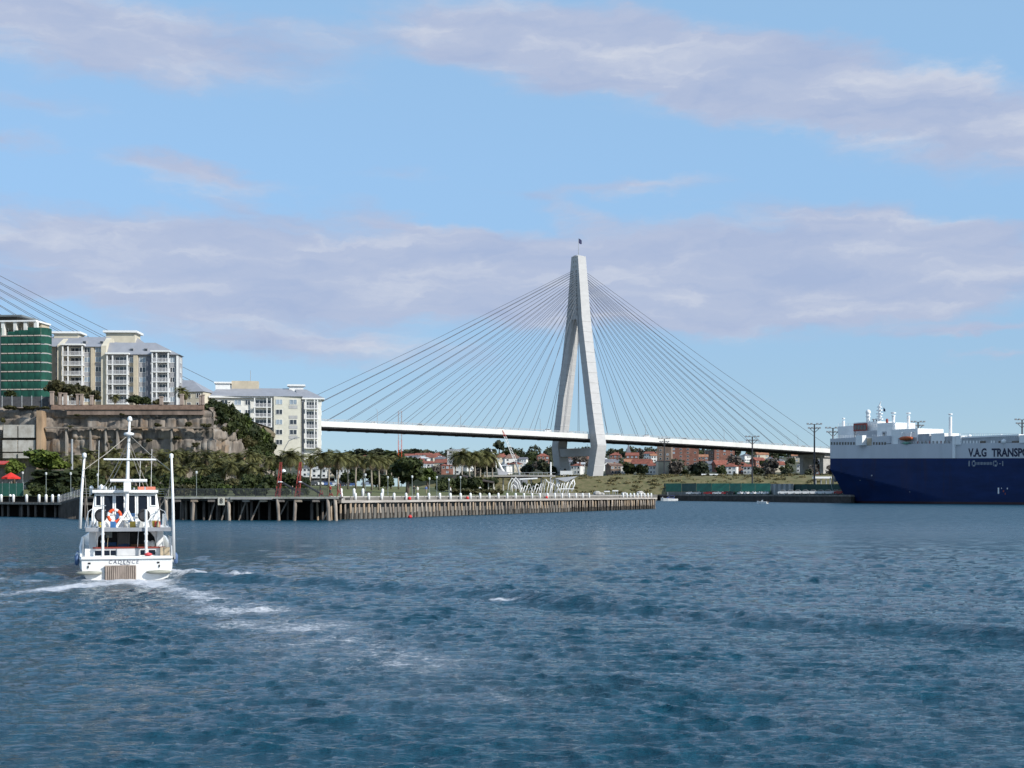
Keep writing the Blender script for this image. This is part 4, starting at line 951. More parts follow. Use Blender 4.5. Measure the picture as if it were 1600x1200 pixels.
for s in range(4):
    g = random.Random(s); bx_ = g.uniform(-.3, .3)
    PTR.append(MB().tube([(bx_, 0, -12), (bx_ * .8, .1, -8), (bx_ * .3, 0, -4), (0, 0, .1)], [.26, .21, .19, .17], 7).mesh('trunk', [mat('palm trunk', (.36, .31, .25), .9, .25, 2, .3, stretch=(1, 1, 3))], True))
def palm(px, ptop, D, label, scale=1.0, group='fan palms in the waterfront park', base=None):
    z = az(ptop, D) - 1.9 * scale; x = ax(px, D); g0 = gz(x, D) if base is None else base
    t = thing('palm_tree', label, 'palm', (x, D, z), R.uniform(0, 6.28), group)
    v = R.randrange(5); c_ = link_obj('crown', PALMS[v][0], t); c_.scale = (scale,) * 3; d_ = link_obj('dead_fronds', PALMS[v][1], t, (0, 0, -.25)); d_.scale = (scale,) * 3
    tr = link_obj('trunk', PTR[R.randrange(4)], t); tr.scale = (1, 1, (z - g0 + .4) / 12); return t
# --- palms in the park (column, crown top, distance)
for i, (px, pt, D) in enumerate([(112, 703, 305), (141, 697, 300), (160, 700, 302), (181, 694, 306), (208, 700, 306), (228, 702, 304), (252, 698, 305), (271, 696, 302), (288, 697, 306), (305, 699, 304), (322, 699, 300), (338, 697, 306), (354, 700, 302), (372, 702, 305), (390, 698, 302), (401, 702, 306)]):
    palm(px, pt, D, 'tall fan palm against the sandstone cliff, %s from the cut-block end' % ordinal(i), R.uniform(.85, 1.1))
for i, (px, pt, D) in enumerate([(150, 722, 290), (190, 720, 290), (236, 725, 290), (282, 722, 288), (318, 724, 288), (346, 722, 290), (376, 725, 290)]):
    palm(px, pt, D, 'shorter brown-skirted palm in the lower row below the cliff, %s from the charter boat side' % ordinal(i), R.uniform(.8, .95))
for i, (px, pt, D) in enumerate([(418, 706, 318), (438, 703, 322), (453, 695, 300), (466, 702, 312), (486, 704, 322), (502, 696, 296), (515, 706, 330), (529, 698, 292), (543, 705, 320), (556, 704, 330), (569, 707, 345), (580, 704, 318), (592, 705, 330), (603, 705, 340), (612, 707, 350), (622, 708, 350)]):
    palm(px, pt, D, 'fan palm beside the parked cars, %s from the white apartment block' % ordinal(i), R.uniform(.9, 1.15) if D > 310 else 1.25)
for i, (px, pt, D) in enumerate([(712, 701, 372), (722, 697, 360), (733, 702, 375), (742, 698, 362), (751, 701, 380), (760, 699, 368), (769, 702, 385)]):
    palm(px, pt, D, 'tall slender palm in the clump behind the pavilion roof, %s from the round tree' % ordinal(i), 1.25)
palm(283, 600, 345, 'dark cliff-top palm at the end of the apartment block', .9, 'cliff-top palms', 24); palm(180, 612, 345, 'small dark palm in front of the apartment balconies', .7, 'cliff-top palms', 24)
palm(290, 607, 348, 'smaller cliff-top palm beside the dark palm by the brick piers', .7, 'cliff-top palms', 24)
for i in range(26):
    px = 118 + i * 11.6 + R.uniform(-4, 4); palm(px, R.uniform(704, 722), R.uniform(287, 316), 'olive fan palm in the grove below the cliff, %s from the bright tree' % ordinal(i), R.uniform(.95, 1.3))
# --- park trees
ptree('near_light', 'park_tree', 'broad bright green tree above the red umbrella', 72, 698, 742, 78, 272, 'park trees', v=0)
ptree('near_light', 'park_tree', 'smaller light green tree next to the red umbrella', 22, 712, 748, 40, 268, 'park trees', v=1)
ptree('near_dark', 'park_tree', 'dark spreading tree under the bright green tree behind the wharf lamps', 88, 728, 772, 120, 266, 'park trees')
ptree('near_dark', 'park_tree', 'dark tree behind the boat between wharf lamps', 132, 722, 770, 60, 280, 'park trees')
ptree('near_dark', 'park_tree', 'large dark round tree standing on the lawn by the couple', 637, 711, 762, 66, 300, 'park trees', v=1)
ptree('near_mid', 'park_tree', 'lighter tree leaning out beside the large round lawn tree', 668, 728, 757, 40, 306, 'park trees')
ptree('near_mid', 'park_tree', 'yellow-green tree under the white apartment block', 425, 702, 742, 34, 330, 'park trees')
BR = [('bush_dark', 150, 740, 770, 52), ('bush_olive', 190, 742, 770, 46), ('bush_dark', 232, 738, 770, 54), ('bush_dark', 268, 737, 770, 48), ('bush_mid', 300, 740, 770, 44), ('bush_dark', 328, 737, 770, 50), ('bush_olive', 362, 743, 768, 36), ('bush_dark', 392, 736, 768, 46), ('bush_dark', 420, 738, 768, 42), ('bush_dark', 452, 737, 766, 44), ('bush_dark', 474, 742, 764, 34)]
for i, (k, px, pt, pbm, w) in enumerate(BR):
    ptree(k, 'shrub', '%s rounded shrub behind the jetty railing, %s along from the charter boat' % ('olive' if 'olive' in k else 'dark green', ordinal(i)), px, pt, pbm, w, R.uniform(262, 284), 'shrubs behind the jetty', 'shrub')
for i, (k, px, w) in enumerate([('bush_dark', 136, 40), ('bush_dark', 168, 44), ('bush_mid', 205, 40), ('bush_dark', 246, 46), ('bush_olive', 286, 40), ('bush_dark', 318, 44), ('bush_mid', 347, 34), ('bush_dark', 378, 40), ('bush_dark', 408, 36), ('bush_dark', 440, 34), ('bush_dark', 60, 46), ('bush_dark', 96, 44), ('bush_dark', 472, 28)]):
    ptree(k, 'shrub', '%s low shrub right behind the jetty rail, %s of the front row' % ({'bush_dark': 'dark', 'bush_mid': 'leafy green', 'bush_olive': 'olive'}[k], ordinal(i)), px, 753, 781, w, R.uniform(246, 256), 'front shrubs behind the jetty', 'shrub')
HB = [(588, 733, 764, 42, 352), (606, 738, 764, 30, 340), (700, 744, 768, 34, 335), (720, 740, 768, 40, 340), (742, 742, 768, 38, 340), (764, 744, 768, 34, 345), (690, 748, 770, 28, 318), (556, 730, 758, 30, 360), (540, 735, 758, 26, 365)]
for i, (px, pt, pbm, w, D) in enumerate(HB):
    ptree('bush_dark', 'shrub', 'dark shrub at the back of the lawn under the palms, %s from the parked cars' % ordinal(i), px, pt, pbm, w, D, 'shrubs at the back of the lawn', 'shrub')
for i, (px, w) in enumerate([(714, 26), (730, 28), (748, 28), (766, 26), (780, 20)]):
    ptree('bush_olive', 'hedge', 'low clipped hedge before the pavilion posts, %s from the round tree' % ordinal(i), px, 762, 775, w, 300, 'hedges before the pavilion', 'hedge')
# --- cliff-top growth
for (k, px, pt, pbm, w, D, lab) in [('near_olive', 92, 588, 625, 52, 346, 'wide grey-green tree on the cliff top in front of the scaffold netting'), ('near_olive', 122, 594, 628, 44, 344, 'ragged grey-green tree behind the brick piers'), ('near_olive', 146, 606, 630, 30, 342, 'small yellow-green tree on the cliff top beside the balconies'),
        ('bush_dark', 213, 615, 634, 34, 340, 'dark low bush before the apartment windows'), ('bush_dark', 228, 618, 634, 26, 340, 'small dark bush next to the low bush on the cliff top'), ('bush_dark', 16, 608, 622, 30, 350, 'dark shrub under the scaffold netting'), ('bush_olive', 246, 622, 634, 18, 341, 'tiny shrub behind the cliff wall coping')]:
    ptree(k, 'cliff_top_tree' if 'tree' in lab else 'shrub', lab, px, pt, pbm, w, D, 'trees and shrubs on the cliff top', 'tree' if 'tree' in lab else 'shrub')
for i, (px, pt, pbm, w, D) in enumerate([(338, 621, 650, 40, 338), (352, 626, 662, 44, 342), (366, 634, 672, 46, 350), (378, 642, 684, 44, 358), (392, 652, 694, 44, 368), (404, 664, 702, 40, 378), (414, 676, 710, 34, 388), (384, 676, 704, 40, 355), (332, 650, 668, 20, 333), (420, 690, 716, 30, 392), (344, 640, 668, 36, 336), (360, 652, 682, 38, 341), (374, 660, 692, 38, 350), (388, 668, 702, 40, 360), (400, 680, 712, 40, 372), (412, 690, 716, 36, 384), (398, 694, 722, 36, 345), (324, 628, 648, 22, 333)]):
    ptree('bush_olive' if i in (7,) else ('bush_mid' if i in (3, 5) else 'bush_dark'), 'shrub', 'shrub clothing the sloping end of the cliff, %s down from the brick wall' % ordinal(i), px, pt, pbm, w, D, 'shrubs on the cliff slope', 'shrub')
for i, (px, pt, pbm, w) in enumerate([(14, 632, 641, 30), (48, 633, 640, 26), (70, 634, 640, 18), (4, 650, 662, 10), (246, 660, 668, 16), (295, 657, 668, 14), (322, 660, 672, 18), (350, 664, 676, 14), (110, 664, 671, 12), (150, 666, 672, 10), (205, 664, 670, 14), (232, 684, 692, 12), (172, 686, 694, 10), (276, 680, 688, 14), (120, 646, 651, 12), (190, 645, 650, 10), (306, 690, 700, 14)]):
    ptree('bush_olive', 'shrub', 'dry tuft growing on the cliff face, %s from the scaffolded building' % ordinal(i), px, pt, pbm, w, 329.5, 'dry tufts on the cliff face', 'shrub')
# --- hillside: houses and trees
def land(px):
    for lim, nm in ((560, 'beyond the parked cars'), (640, 'above the orange crane mast'), (705, 'behind the round lawn tree'), (790, 'behind the slender palms'), (865, 'above the ribbed shelter'), (945, 'behind the bridge pylon'), (1035, 'beside the church spire'), (1105, 'by the brick flats'), (1180, 'under the stay cable ends'), (1262, 'by the bridge piers')):
        if px < lim: return nm
    return 'beside the cargo ship'
def hit(px, py, up=0.0):
    for D in np.arange(862, 2600, 6.0):
        if az(py, D) < float(hz(np.array(ax(px, D)), np.array(D))) + up: return D
    return None
WALLC = {'white': mat('white house wall', (.74, .73, .70), .8, .1, .2), 'cream': mat('cream house wall', (.58, .52, .41), .85, .1, .2), 'brick': mat('red brick house wall', (.25, .115, .085), .9, .2, .4), 'brown': mat('brown brick house wall', (.24, .17, .13), .9, .2, .4), 'grey': mat('grey house wall', (.33, .33, .34), .9, .15, .2)}
ROOFC = {'red': mat('red tile roof', (.25, .085, .058), .85, .25, .5), 'grey': mat('slate roof', (.16, .16, .18), .8, .2, .4), 'orange': mat('orange tile roof', (.34, .16, .09), .85, .2, .5), 'pale': mat('pale iron roof', (.52, .52, .52), .6, .1, .3), 'brown': mat('brown tile roof', (.20, .12, .09), .85, .2, .5)}
def house(name, label, x, y, z, w, d, h, rz, wall, roof, floors=2, hip=False, cols=3, group='houses on the far hillside', roof_h=None, cat='house'):
    t = thing(name, label, cat, (x, y, z), rz, group); rh = roof_h if roof_h is not None else w * .26
    MB().bx(-w / 2, w / 2, -d / 2, d / 2, -5, h).obj('wall', [WALLC[wall]], t)
    o_ = .45
    if rh <= .01: MB().bx(-w / 2 - .2, w / 2 + .2, -d / 2 - .2, d / 2 + .2, h + .003, h + .5).obj('roof', [ROOFC[roof]], t)
    elif hip: MB().add([(-w / 2 - o_, -d / 2 - o_, h), (w / 2 + o_, -d / 2 - o_, h), (w / 2 + o_, d / 2 + o_, h), (-w / 2 - o_, d / 2 + o_, h), (-w / 2 + d * .45, 0, h + rh), (w / 2 - d * .45, 0, h + rh)], [(0, 1, 5, 4), (1, 2, 5), (2, 3, 4, 5), (3, 0, 4), (0, 3, 2, 1)]).obj('roof', [ROOFC[roof]], t)
    else: MB().prism([(-d / 2 - o_, h), (d / 2 + o_, h), (0, h + rh)], -w / 2 - o_, w / 2 + o_, 'x').obj('roof', [ROOFC[roof]], t)
    cw = w / cols
    for f in range(floors):
        for c in range(cols):
            if R.random() < .12: continue
            xx = -w / 2 + (c + .5) * cw; z0 = f * (h / floors) + .9; window(t, xx - min(.9, cw * .32), xx + min(.9, cw * .32), z0, z0 + 1.5, -d / 2 - .02, DARKG if R.random() < .75 else LITEG, WHITE, 0)
    if R.random() < .6 and rh > .01: MB().box((w * .22, d * .15, h + rh * .8), (.9, .9, 2.2)).obj('chimney', [WALLC['brick']], t)
    return t
HC = [('white', 'red'), ('white', 'grey'), ('cream', 'red'), ('white', 'pale'), ('brick', 'red'), ('cream', 'orange'), ('brick', 'grey'), ('grey', 'grey'), ('brown', 'brown'), ('white', 'red'), ('cream', 'grey')]
spots = []
def place_house(px, py, wall, roof, w=None, floors=2, hip=None, rz=None, cat='house', nm='hillside_house', rh=None, h=None, cols=3, adj=''):
    D = hit(px, py)
    if D is None: D = 1500
    x = ax(px, D); g0 = float(hz(np.array(x), np.array(D))); w = (w or R.uniform(8, 13)) * (1 if h else .8); d = R.uniform(8, 10); hh_ = h or floors * 2.9
    spots.append((px, py, w / D * F))
    return house(nm, '%s%s %s with %s roof %s' % (adj, {'brick': 'red brick', 'brown': 'brown brick'}.get(wall, wall), 'house' if cat == 'house' else cat, roof, land(px)), x, D, g0 - .3, w, d, hh_, R.uniform(-.5, .5) if rz is None else rz, wall, roof, floors, R.random() < .5 if hip is None else hip, cols, roof_h=rh, cat=cat)
# picked out in the photograph
for px, py, wall, roof, w in [(478, 745, 'white', 'grey', 9), (500, 748, 'white', 'pale', 11), (512, 744, 'cream', 'orange', 9), (536, 748, 'white', 'pale', 8), (600, 736, 'cream', 'orange', 11), (615, 733, 'brick', 'orange', 9), (570, 726, 'white', 'red', 10), (590, 720, 'white', 'grey', 8),
        (640, 722, 'white', 'red', 10), (648, 727, 'white', 'grey', 9), (656, 721, 'white', 'red', 10), (662, 728, 'white', 'pale', 10), (668, 722, 'white', 'red', 9), (675, 727, 'cream', 'red', 9), (682, 723, 'white', 'red', 11), (689, 729, 'white', 'grey', 8), (692, 736, 'cream', 'red', 12), (697, 741, 'brick', 'red', 10), (652, 734, 'brick', 'red', 11), (668, 738, 'white', 'red', 9),
        (731, 726, 'white', 'red', 8), (733, 736, 'white', 'grey', 9), (783, 726, 'cream', 'red', 14), (800, 728, 'white', 'brown', 16), (818, 729, 'white', 'grey', 7), (805, 738, 'cream', 'red', 8), (848, 724, 'brick', 'red', 12), (790, 742, 'white', 'pale', 7),
        (893, 735, 'white', 'grey', 10), (902, 741, 'white', 'red', 8), (908, 738, 'white', 'pale', 6), (935, 736, 'white', 'red', 9), (940, 731, 'white', 'pale', 10), (952, 734, 'white', 'grey', 12), (966, 733, 'white', 'grey', 9), (958, 741, 'brown', 'brown', 9), (972, 741, 'white', 'brown', 7), (985, 734, 'cream', 'orange', 12), (1003, 737, 'white', 'red', 18), (1020, 741, 'white', 'red', 8),
        (962, 721, 'brick', 'red', 13), (988, 722, 'brick', 'red', 14), (1015, 718, 'white', 'red', 10), (1022, 722, 'white', 'orange', 9), (1030, 717, 'white', 'red', 8), (1072, 726, 'white', 'red', 7), (1098, 724, 'brick', 'orange', 11), (1113, 737, 'white', 'grey', 12), (1128, 738, 'brick', 'red', 17), (1142, 741, 'white', 'red', 12), (1158, 740, 'brick', 'red', 14), (1172, 741, 'white', 'red', 10), (1184, 730, 'brick', 'red', 13), (1190, 720, 'cream', 'orange', 14), (1203, 727, 'white', 'grey', 8), (1213, 738, 'cream', 'red', 14), (1218, 730, 'white', 'grey', 8), (1245, 722, 'cream', 'orange', 12), (1252, 738, 'white', 'grey', 8), (1280, 732, 'white', 'grey', 9), (1288, 724, 'white', 'red', 8), (1285, 742, 'brick', 'red', 13), (1165, 722, 'white', 'grey', 8)]:
    place_house(px, py, wall, roof, w)
for px, py, wall, w, h, fl, cols in [(1064, 727, 'brick', 30, 15, 5, 5), (1039, 733, 'brown', 11, 20, 6, 2), (1131, 723, 'brick', 18, 15, 5, 3), (1109, 722, 'brown', 9, 10, 3, 2), (711, 741, 'white', 9, 16, 5, 2), (1036, 742, 'cream', 8, 9, 1, 1)]:
    place_house(px, py, wall, 'grey' if wall != 'white' else 'pale', w, fl, False, R.uniform(-.3, .1), 'flats', 'block_of_flats', 0, h, cols, 'flat-topped ')
D = 1180; house('hillside_hall', 'large pink-red hall framed under the bridge deck by the pylon legs', ax(898, D), D, az(730, D), 24, 14, az(702, D) - az(730, D), -.2, 'brick', 'pale', 3, False, 4, 'houses on the far hillside', 0, 'building')
# church spire
sp = thing('church_spire', 'slim pale church spire rising from the rooftops under the deck', 'church', (ax(982, 1350), 1350, az(725, 1350)))
MB().bx(-2.4, 2.4, -2.4, 2.4, -4, 9).obj('tower', [WALLC['cream']], sp); MB().add([(-2.7, -2.7, 9), (2.7, -2.7, 9), (2.7, 2.7, 9), (-2.7, 2.7, 9), (0, 0, az(693, 1350) - az(725, 1350))], [(0, 1, 4), (1, 2, 4), (2, 3, 4), (3, 0, 4), (3, 2, 1, 0)]).obj('spire', [ROOFC['grey']], sp)
window(sp, -.8, .8, 4, 7.5, -2.42, DARKG, WHITE, 0)
# trees
def free(px, py): return all(abs(px - a) > w * .5 + 3 or py > b + 4 or py < b - 12 for a, b, w in spots)
FT = [(650, 699, 722, 50, 1420), (672, 700, 716, 22, 1500), (694, 704, 722, 34, 1400), (715, 704, 722, 36, 1400), (780, 684, 706, 22, 1380), (798, 702, 716, 30, 1300), (838, 704, 728, 44, 1250), (858, 707, 730, 40, 1240), (820, 706, 730, 34, 1260), (905, 708, 732, 34, 1000), (963, 701, 712, 26, 1500), (1075, 701, 712, 52, 1500), (566, 700, 714, 34, 1500), (545, 703, 716, 30, 1450), (590, 699, 714, 36, 1500), (610, 702, 716, 30, 1480), (520, 704, 722, 34, 1400), (945, 712, 730, 28, 1200), (1008, 718, 736, 34, 1100), (1148, 710, 730, 34, 1050), (1090, 722, 742, 34, 950), (1060, 728, 743, 40, 920), (1205, 715, 740, 36, 1000), (1272, 716, 742, 34, 1000), (630, 704, 722, 28, 1380), (740, 705, 722, 30, 1380)]
for (px, pt, pbm, w, D) in FT:
    ptree('far_bare' if px in (905, 1205, 1148, 1272) else ('far_dark' if R.random() < .45 else 'far'), 'hillside_tree', '%s tree on the hillside %s' % ('bare-branched' if px in (905, 1205, 1148, 1272) else 'big round', land(px)), px, pt, pbm, w, D, 'trees on the far hillside')
cnt = 0
for k in range(600):
    px = R.uniform(470, 1320); py = R.uniform(703, 743)
    if not free(px, py) or cnt >= 120: continue
    D = hit(px, py, 4)
    if D is None:
        D = R.uniform(1450, 1650)
    x = ax(px, D); g0 = float(hz(np.array(x), np.array(D))); r = R.uniform(3.2, 6.2); k_ = R.random()
    kd = 'far_bare' if k_ < .16 else ('far_dark' if k_ < .5 else 'far')
    tree(kd, 'hillside_tree', '%s tree on the slope %s' % ({'far_bare': 'greyish bare', 'far_dark': 'dark evergreen', 'far': 'dull green'}[kd], land(px)), x, D, g0 + r * 1.0, r, r * R.uniform(.85, 1.25), 'trees on the far hillside'); cnt += 1
cnt = 0
for k in range(900):                         # garden trees standing in front of and between the houses
    px = R.choice((R.uniform(470, 880), R.uniform(940, 1310))); py = R.uniform(716, 746)
    if cnt >= 120 or any(abs(px - a) < w * .33 and abs(py - b) < 9 for a, b, w in spots): continue
    D = hit(px, py, 1)
    if D is None or D > 1500: continue
    x = ax(px, D); g0 = float(hz(np.array(x), np.array(D))); r = R.uniform(2.4, 4.6); kd = R.choice(('far_dark', 'far_dark', 'far', 'far_bare'))
    tree(kd, 'garden_tree', '%s garden tree %s' % ({'far_bare': 'leafless grey', 'far_dark': 'dark', 'far': 'dull green'}[kd], land(px)), x, D, g0 + r * .9, r, r * R.uniform(.8, 1.3), 'garden trees on the far hillside'); cnt += 1
# scrub covering the embankment face
g = np.random.default_rng(31); lob = []
for i in range(700):
    uu, v_ = g.uniform(-20, 320), g.uniform(.02, .97); yy = 815 + (uu - 40) * -.06 + v_ * 30 - 18; r = g.uniform(.4, 1.5) ** 1.3; lob.append((uu, yy, float(np.interp(v_, prof_d, prof_z)) + .2, r * 1.5, r, r * .55))
SCL = leafmat('embankment scrub leaves', (.06, .055, .02), (.19, .16, .07), .1)
em = link_obj('scrub', crown_mesh('scrub', lob, 16000, .45, SCL, 8)); tag(em, 'dry olive and straw scrub covering the embankment', 'scrub', kind='stuff')
# hedge line along the top of the embankment
for i, px in enumerate(np.arange(955, 1290, 11.5)):
    D = R.uniform(822, 840); r = R.uniform(1.6, 3.0); tree('bush_olive', 'shrub', 'scrubby bush along the embankment top, %s from the pylon foot' % ordinal(i), ax(px, D), D, 14 + r * .2, r, r * .7, 'bushes along the embankment', 'shrub')
# the far treeline that closes the view where single trees no longer show
g = np.random.default_rng(77); n = 260; lob = []
for i in range(n):
    px = g.uniform(380, 1700); D = g.uniform(1560, 1950); x = ax(px, D); z0 = float(hz(np.array(x), np.array(D))); r = g.uniform(4, 8.5); lob.append((x, D, z0 + r * .7, r, r, r * g.uniform(.7, 1.1)))
tl = link_obj('distant_treeline', crown_mesh('distant_treeline', lob, 30000, 1.4, LEAF_F, 5)); tag(tl, 'continuous dull green treeline on the ridge beyond the houses', 'treeline', kind='stuff')
# ------------------------------------------------------------------ charter boat heading away
bt = thing('charter_boat', 'white charter boat with tall mast and side booms motoring away', 'boat', (ax(199, 65.7), 65.7, 0), rad(16.5))
GEL = mat('white gelcoat', (.80, .80, .78), .3, .05, 1.2, spec=.5, coords='obj')
BGL = mat('boat cabin glass', (.010, .016, .028), .25, .3, .35, spec=.25)
INT = mat('dark cabin interior', (.022, .022, .026), .7, .3, 2)
TEAK = mat('varnished red rail', (.26, .05, .035), .4, .15, 3)
SS = mat('stainless rail', (.62, .63, .64), .28, .08, 2, metal=.6)
BLUE = mat('blue upholstery', (.03, .10, .24), .7, .15, 3)
def bz(py, D=65.7): return CH - (py - YH) * D / F
hull = MB(); rings = []
for y, hw, kz, sz in [(0, 2.05, -.25, 1.04), (1.5, 2.14, -.4, 1.04), (4, 2.2, -.6, 1.1), (7, 2.1, -.7, 1.28), (10, 1.5, -.75, 1.6), (12, .8, -.7, 1.85), (13.4, .06, -.4, 2.1)]:
    rings.append([(-hw, y, sz), (-hw * .99, y, .45), (-hw * .9, y, .05), (-hw * .45, y, kz), (hw * .45, y, kz), (hw * .9, y, .05), (hw * .99, y, .45), (hw, y, sz)])
hull.loft(rings).obj('hull', [GEL], bt)
for s_ in (-1, 1):                           # bulwarks with a capping
    r2 = [[(s_ * hw, y, sz - .02), (s_ * (hw - .09), y, sz - .02), (s_ * (hw - .09), y, sz + h), (s_ * hw, y, sz + h)] for y, hw, sz, h in [(1.0, 2.12, 1.05, .12), (3, 2.18, 1.07, .35), (7, 2.1, 1.28, .5), (10, 1.5, 1.6, .5), (13.3, .12, 2.1, .45)]]
    MB().loft(r2).obj('bulwark', [GEL], bt)
    MB().tube([(s_ * 2.08, .05, .93), (s_ * 2.2, 3, .98), (s_ * 2.2, 5, 1.05), (s_ * 2.02, 7.5, 1.22)], .05, 6).obj('rubbing_strake', [BLACK if s_ > 0 else GEL], bt)
MB().bx(-2.06, 2.06, -.10, .02, .95, 1.06).obj('transom_rail', [GEL], bt)
# pale slatted grid across the stern
gy = -.34
MB().bx(-1.02, .38, -.12, -.0, -.1, .62).obj('stern_recess', [mat('dull brown stern board', (.20, .15, .12), .8, .25, 4)], bt)
SLAT = mat('silvered teak slat', (.38, .31, .26), .8, .25, 6, stretch=(1, 1, .2))
for k in range(15):
    x = -.98 + k * .094
    MB().bx(x, x + .062, -.20, -.13, -.1, .60 + R.uniform(-.015, .015)).obj('slat', [SLAT], bt)
MB().bx(-1.02, .38, -.21, -.14, .61, .66).obj('slat_rail', [SLAT], bt)
for s_ in (-1, 1):                           # trim pods either side
    m = MB(); m.lathe([(.02, -.12), (.45, -.10), (.62, .0), (.5, .08), (.02, .13)], 14); pod = m.mesh('trim_pod', [mat('olive grey pod', (.33, .33, .27), .5, .15, 3)], True)
    o = link_obj('trim_pod', pod, bt, (1.42 if s_ > 0 else -1.72, -.10, .32)); o.scale = (1, .55, .75)
    MB().bx(s_ * 1.55 - .06 - .15, s_ * 1.55 + .06 - .15, -.02, -.0 + .0, .72, .80).obj('scupper', [BLACK], bt); MB().tube([(s_ * 1.6 - .15, -.04, .66), (s_ * 1.6 - .15, -.04, .54)], .03, 5).obj('scupper', [BLACK], bt)
text_obj('CADENCE', .24, mat('worn navy lettering', (.13, .14, .19), .5), bt, Matrix.Translation((-.17, -.012, .80)) @ FACE, 'name_lettering', .0, .006, .15, 1.0, 'CENTER', 1.35)
text_obj('Sydney', .15, MATS['worn navy lettering'], bt, Matrix.Translation((-.13, -.012, .665)) @ FACE, 'port_lettering', .004, .006, .3, 1.0)
# aft cockpit
MB().bx(-1.95, 1.95, .35, .45, 1.0, 1.06).obj('cockpit_coaming', [GEL], bt)
MB().bx(-1.9, 1.9, .9, 1.1, 1.0, 1.40).obj('cockpit_bulkhead', [GEL], bt)
MB().bx(-1.55, 1.75, .84, 1.16, 1.403, 1.47).obj('red_cap_rail', [TEAK], bt)
for xa, xb in ((-1.45, -.78), (-.74, -.5), (.62, .95), (1.0, 1.3)):
    MB().bx(xa, xb, .885, .90, 1.08, 1.32).obj('scupper_port', [BGL], bt)
MB().bx(-.45, .6, .80, .898, 1.06, 1.39).obj('bait_box', [mat('pale grey locker', (.55, .55, .55), .5, .08, 2)], bt)
# main deckhouse with dark open back
z1 = bz(829, 66.6)
MB().bx(-1.72, -1.40, 1.9, 7.5, 1.05, z1).obj('deckhouse_side', [GEL], bt); MB().bx(1.40, 1.72, 1.9, 7.5, 1.05, z1).obj('deckhouse_side', [GEL], bt)
MB().bx(-1.39, 1.39, 3.2, 7.4, 1.0, z1 - .02).obj('saloon', [INT], bt)
for xa, xb, za, zb, mm in ((-1.05, -.45, 1.45, 1.62, BLUE), (-.40, .18, 1.5, z1 - .15, mat('grey saloon door', (.16, .15, .15), .6, .1, 2)), (-.95, -.65, 1.85, 2.15, mat('pale galley panel', (.32, .36, .36), .5, .1, 2)), (.25, 1.1, 1.42, 1.52, mat('brown bench', (.17, .09, .05), .7, .2, 3)), (-.38, .16, 1.42, 1.56, BLUE)):
    MB().bx(xa, xb, 3.05, 3.18, za, zb).obj('saloon_fitting', [mm], bt)
for s_ in (-1, 1): MB().prism([(s_ * 1.39, z1), (s_ * .85, z1), (s_ * 1.12, z1 - .12), (s_ * 1.30, z1 - .35), (s_ * 1.39, z1 - .8)], 1.95, 2.1, 'y').obj('arched_bracket', [GEL], bt)
for xa in (1.0, 1.22): MB().lathe([(.02, 0), (.14, .05), (.15, .22), (.02, .32)], 10, (xa, 2.2, 1.42)).obj('fender', [GEL], bt, True)
# boat deck over the cockpit
MB().bx(-1.85, 2.05, .55, 7.6, z1, z1 + .12).obj('boat_deck', [GEL], bt)
MB().bx(-1.87, 2.07, .52, .58, z1 - .03, z1 + .15).obj('deck_edge', [mat('grey alloy trim', (.30, .31, .33), .4, .1, 2)], bt)
# stanchion posts with round reels
for xa in (-1.10, .86):
    MB().tube([(xa, .30, .95), (xa, .45, z1 + 1.0)], .065, 8).obj('davit_post', [GEL], bt)
    for h in (1.75, 2.1): MB().tube([(xa - .09, .38, h), (xa + .09, .38, h)], .05, 6).obj('post_clamp', [SS], bt)
    rl = MB(); n_ = 16
    rl.tube([(xa - .08 + .22 * math.cos(6.2832 * i / n_), .95, z1 + .72 + .25 * math.sin(6.2832 * i / n_)) for i in range(n_ + 1)], .07, 6, False)
    rl.obj('hose_reel', [BLACK], bt, True)
    MB().tube([(xa - .08, .9, z1 + .72), (xa - .08, 1.12, z1 + .72)], .19, 10).obj('reel_disc', [mat('dark reel disc', (.04, .04, .045), .5)], bt)
# wheelhouse
zr, zs_ = bz(770, 70.5), bz(801, 69.2)
cab = MB(); cab.loft([[(-1.62, 2.9, z1 + .12), (1.62, 2.9, z1 + .12), (1.62, 6.8, z1 + .12), (-1.62, 6.8, z1 + .12)], [(-1.60, 2.95, zs_), (1.60, 2.95, zs_), (1.58, 7.0, zs_), (-1.58, 7.0, zs_)], [(-1.46, 3.3, zr), (1.46, 3.3, zr), (1.40, 6.6, zr), (-1.40, 6.6, zr)]])
cab.obj('wheelhouse', [GEL], bt)
MB().bx(-1.58, 1.52, 2.95, 6.9, zr + .003, zr + .14).obj('wheelhouse_roof', [GEL], bt)
def cabwin(xa, xb, za, zb, name='cabin_window'):
    sl_ = (3.3 - 2.95) / (zr - zs_)
    def yy(z): return 2.95 + (z - zs_) * sl_ if z > zs_ else 2.93
    f = MB(); t_ = .045
    for (a, b, c, d) in ((xa, xb, za, za + t_), (xa, xb, zb - t_, zb), (xa, xa + t_, za + t_, zb - t_), (xb - t_, xb, za + t_, zb - t_)):
        f.add([(a, yy(c) - .06, c), (b, yy(c) - .06, c), (b, yy(d) - .06, d), (a, yy(d) - .06, d), (a, yy(c) + .02, c), (b, yy(c) + .02, c), (b, yy(d) + .02, d), (a, yy(d) + .02, d)], [(0, 1, 2, 3), (7, 6, 5, 4), (0, 4, 5, 1), (1, 5, 6, 2), (2, 6, 7, 3), (3, 7, 4, 0)])
    fr2 = f.obj(name, [GEL], bt)
    MB().add([(xa + .02, yy(za) - .025, za), (xb - .02, yy(za) - .025, za), (xb - .02, yy(zb) - .025, zb), (xa + .02, yy(zb) - .025, zb)], [(0, 1, 2, 3)]).obj('pane', [BGL], fr2)
zt_ = zr - .10
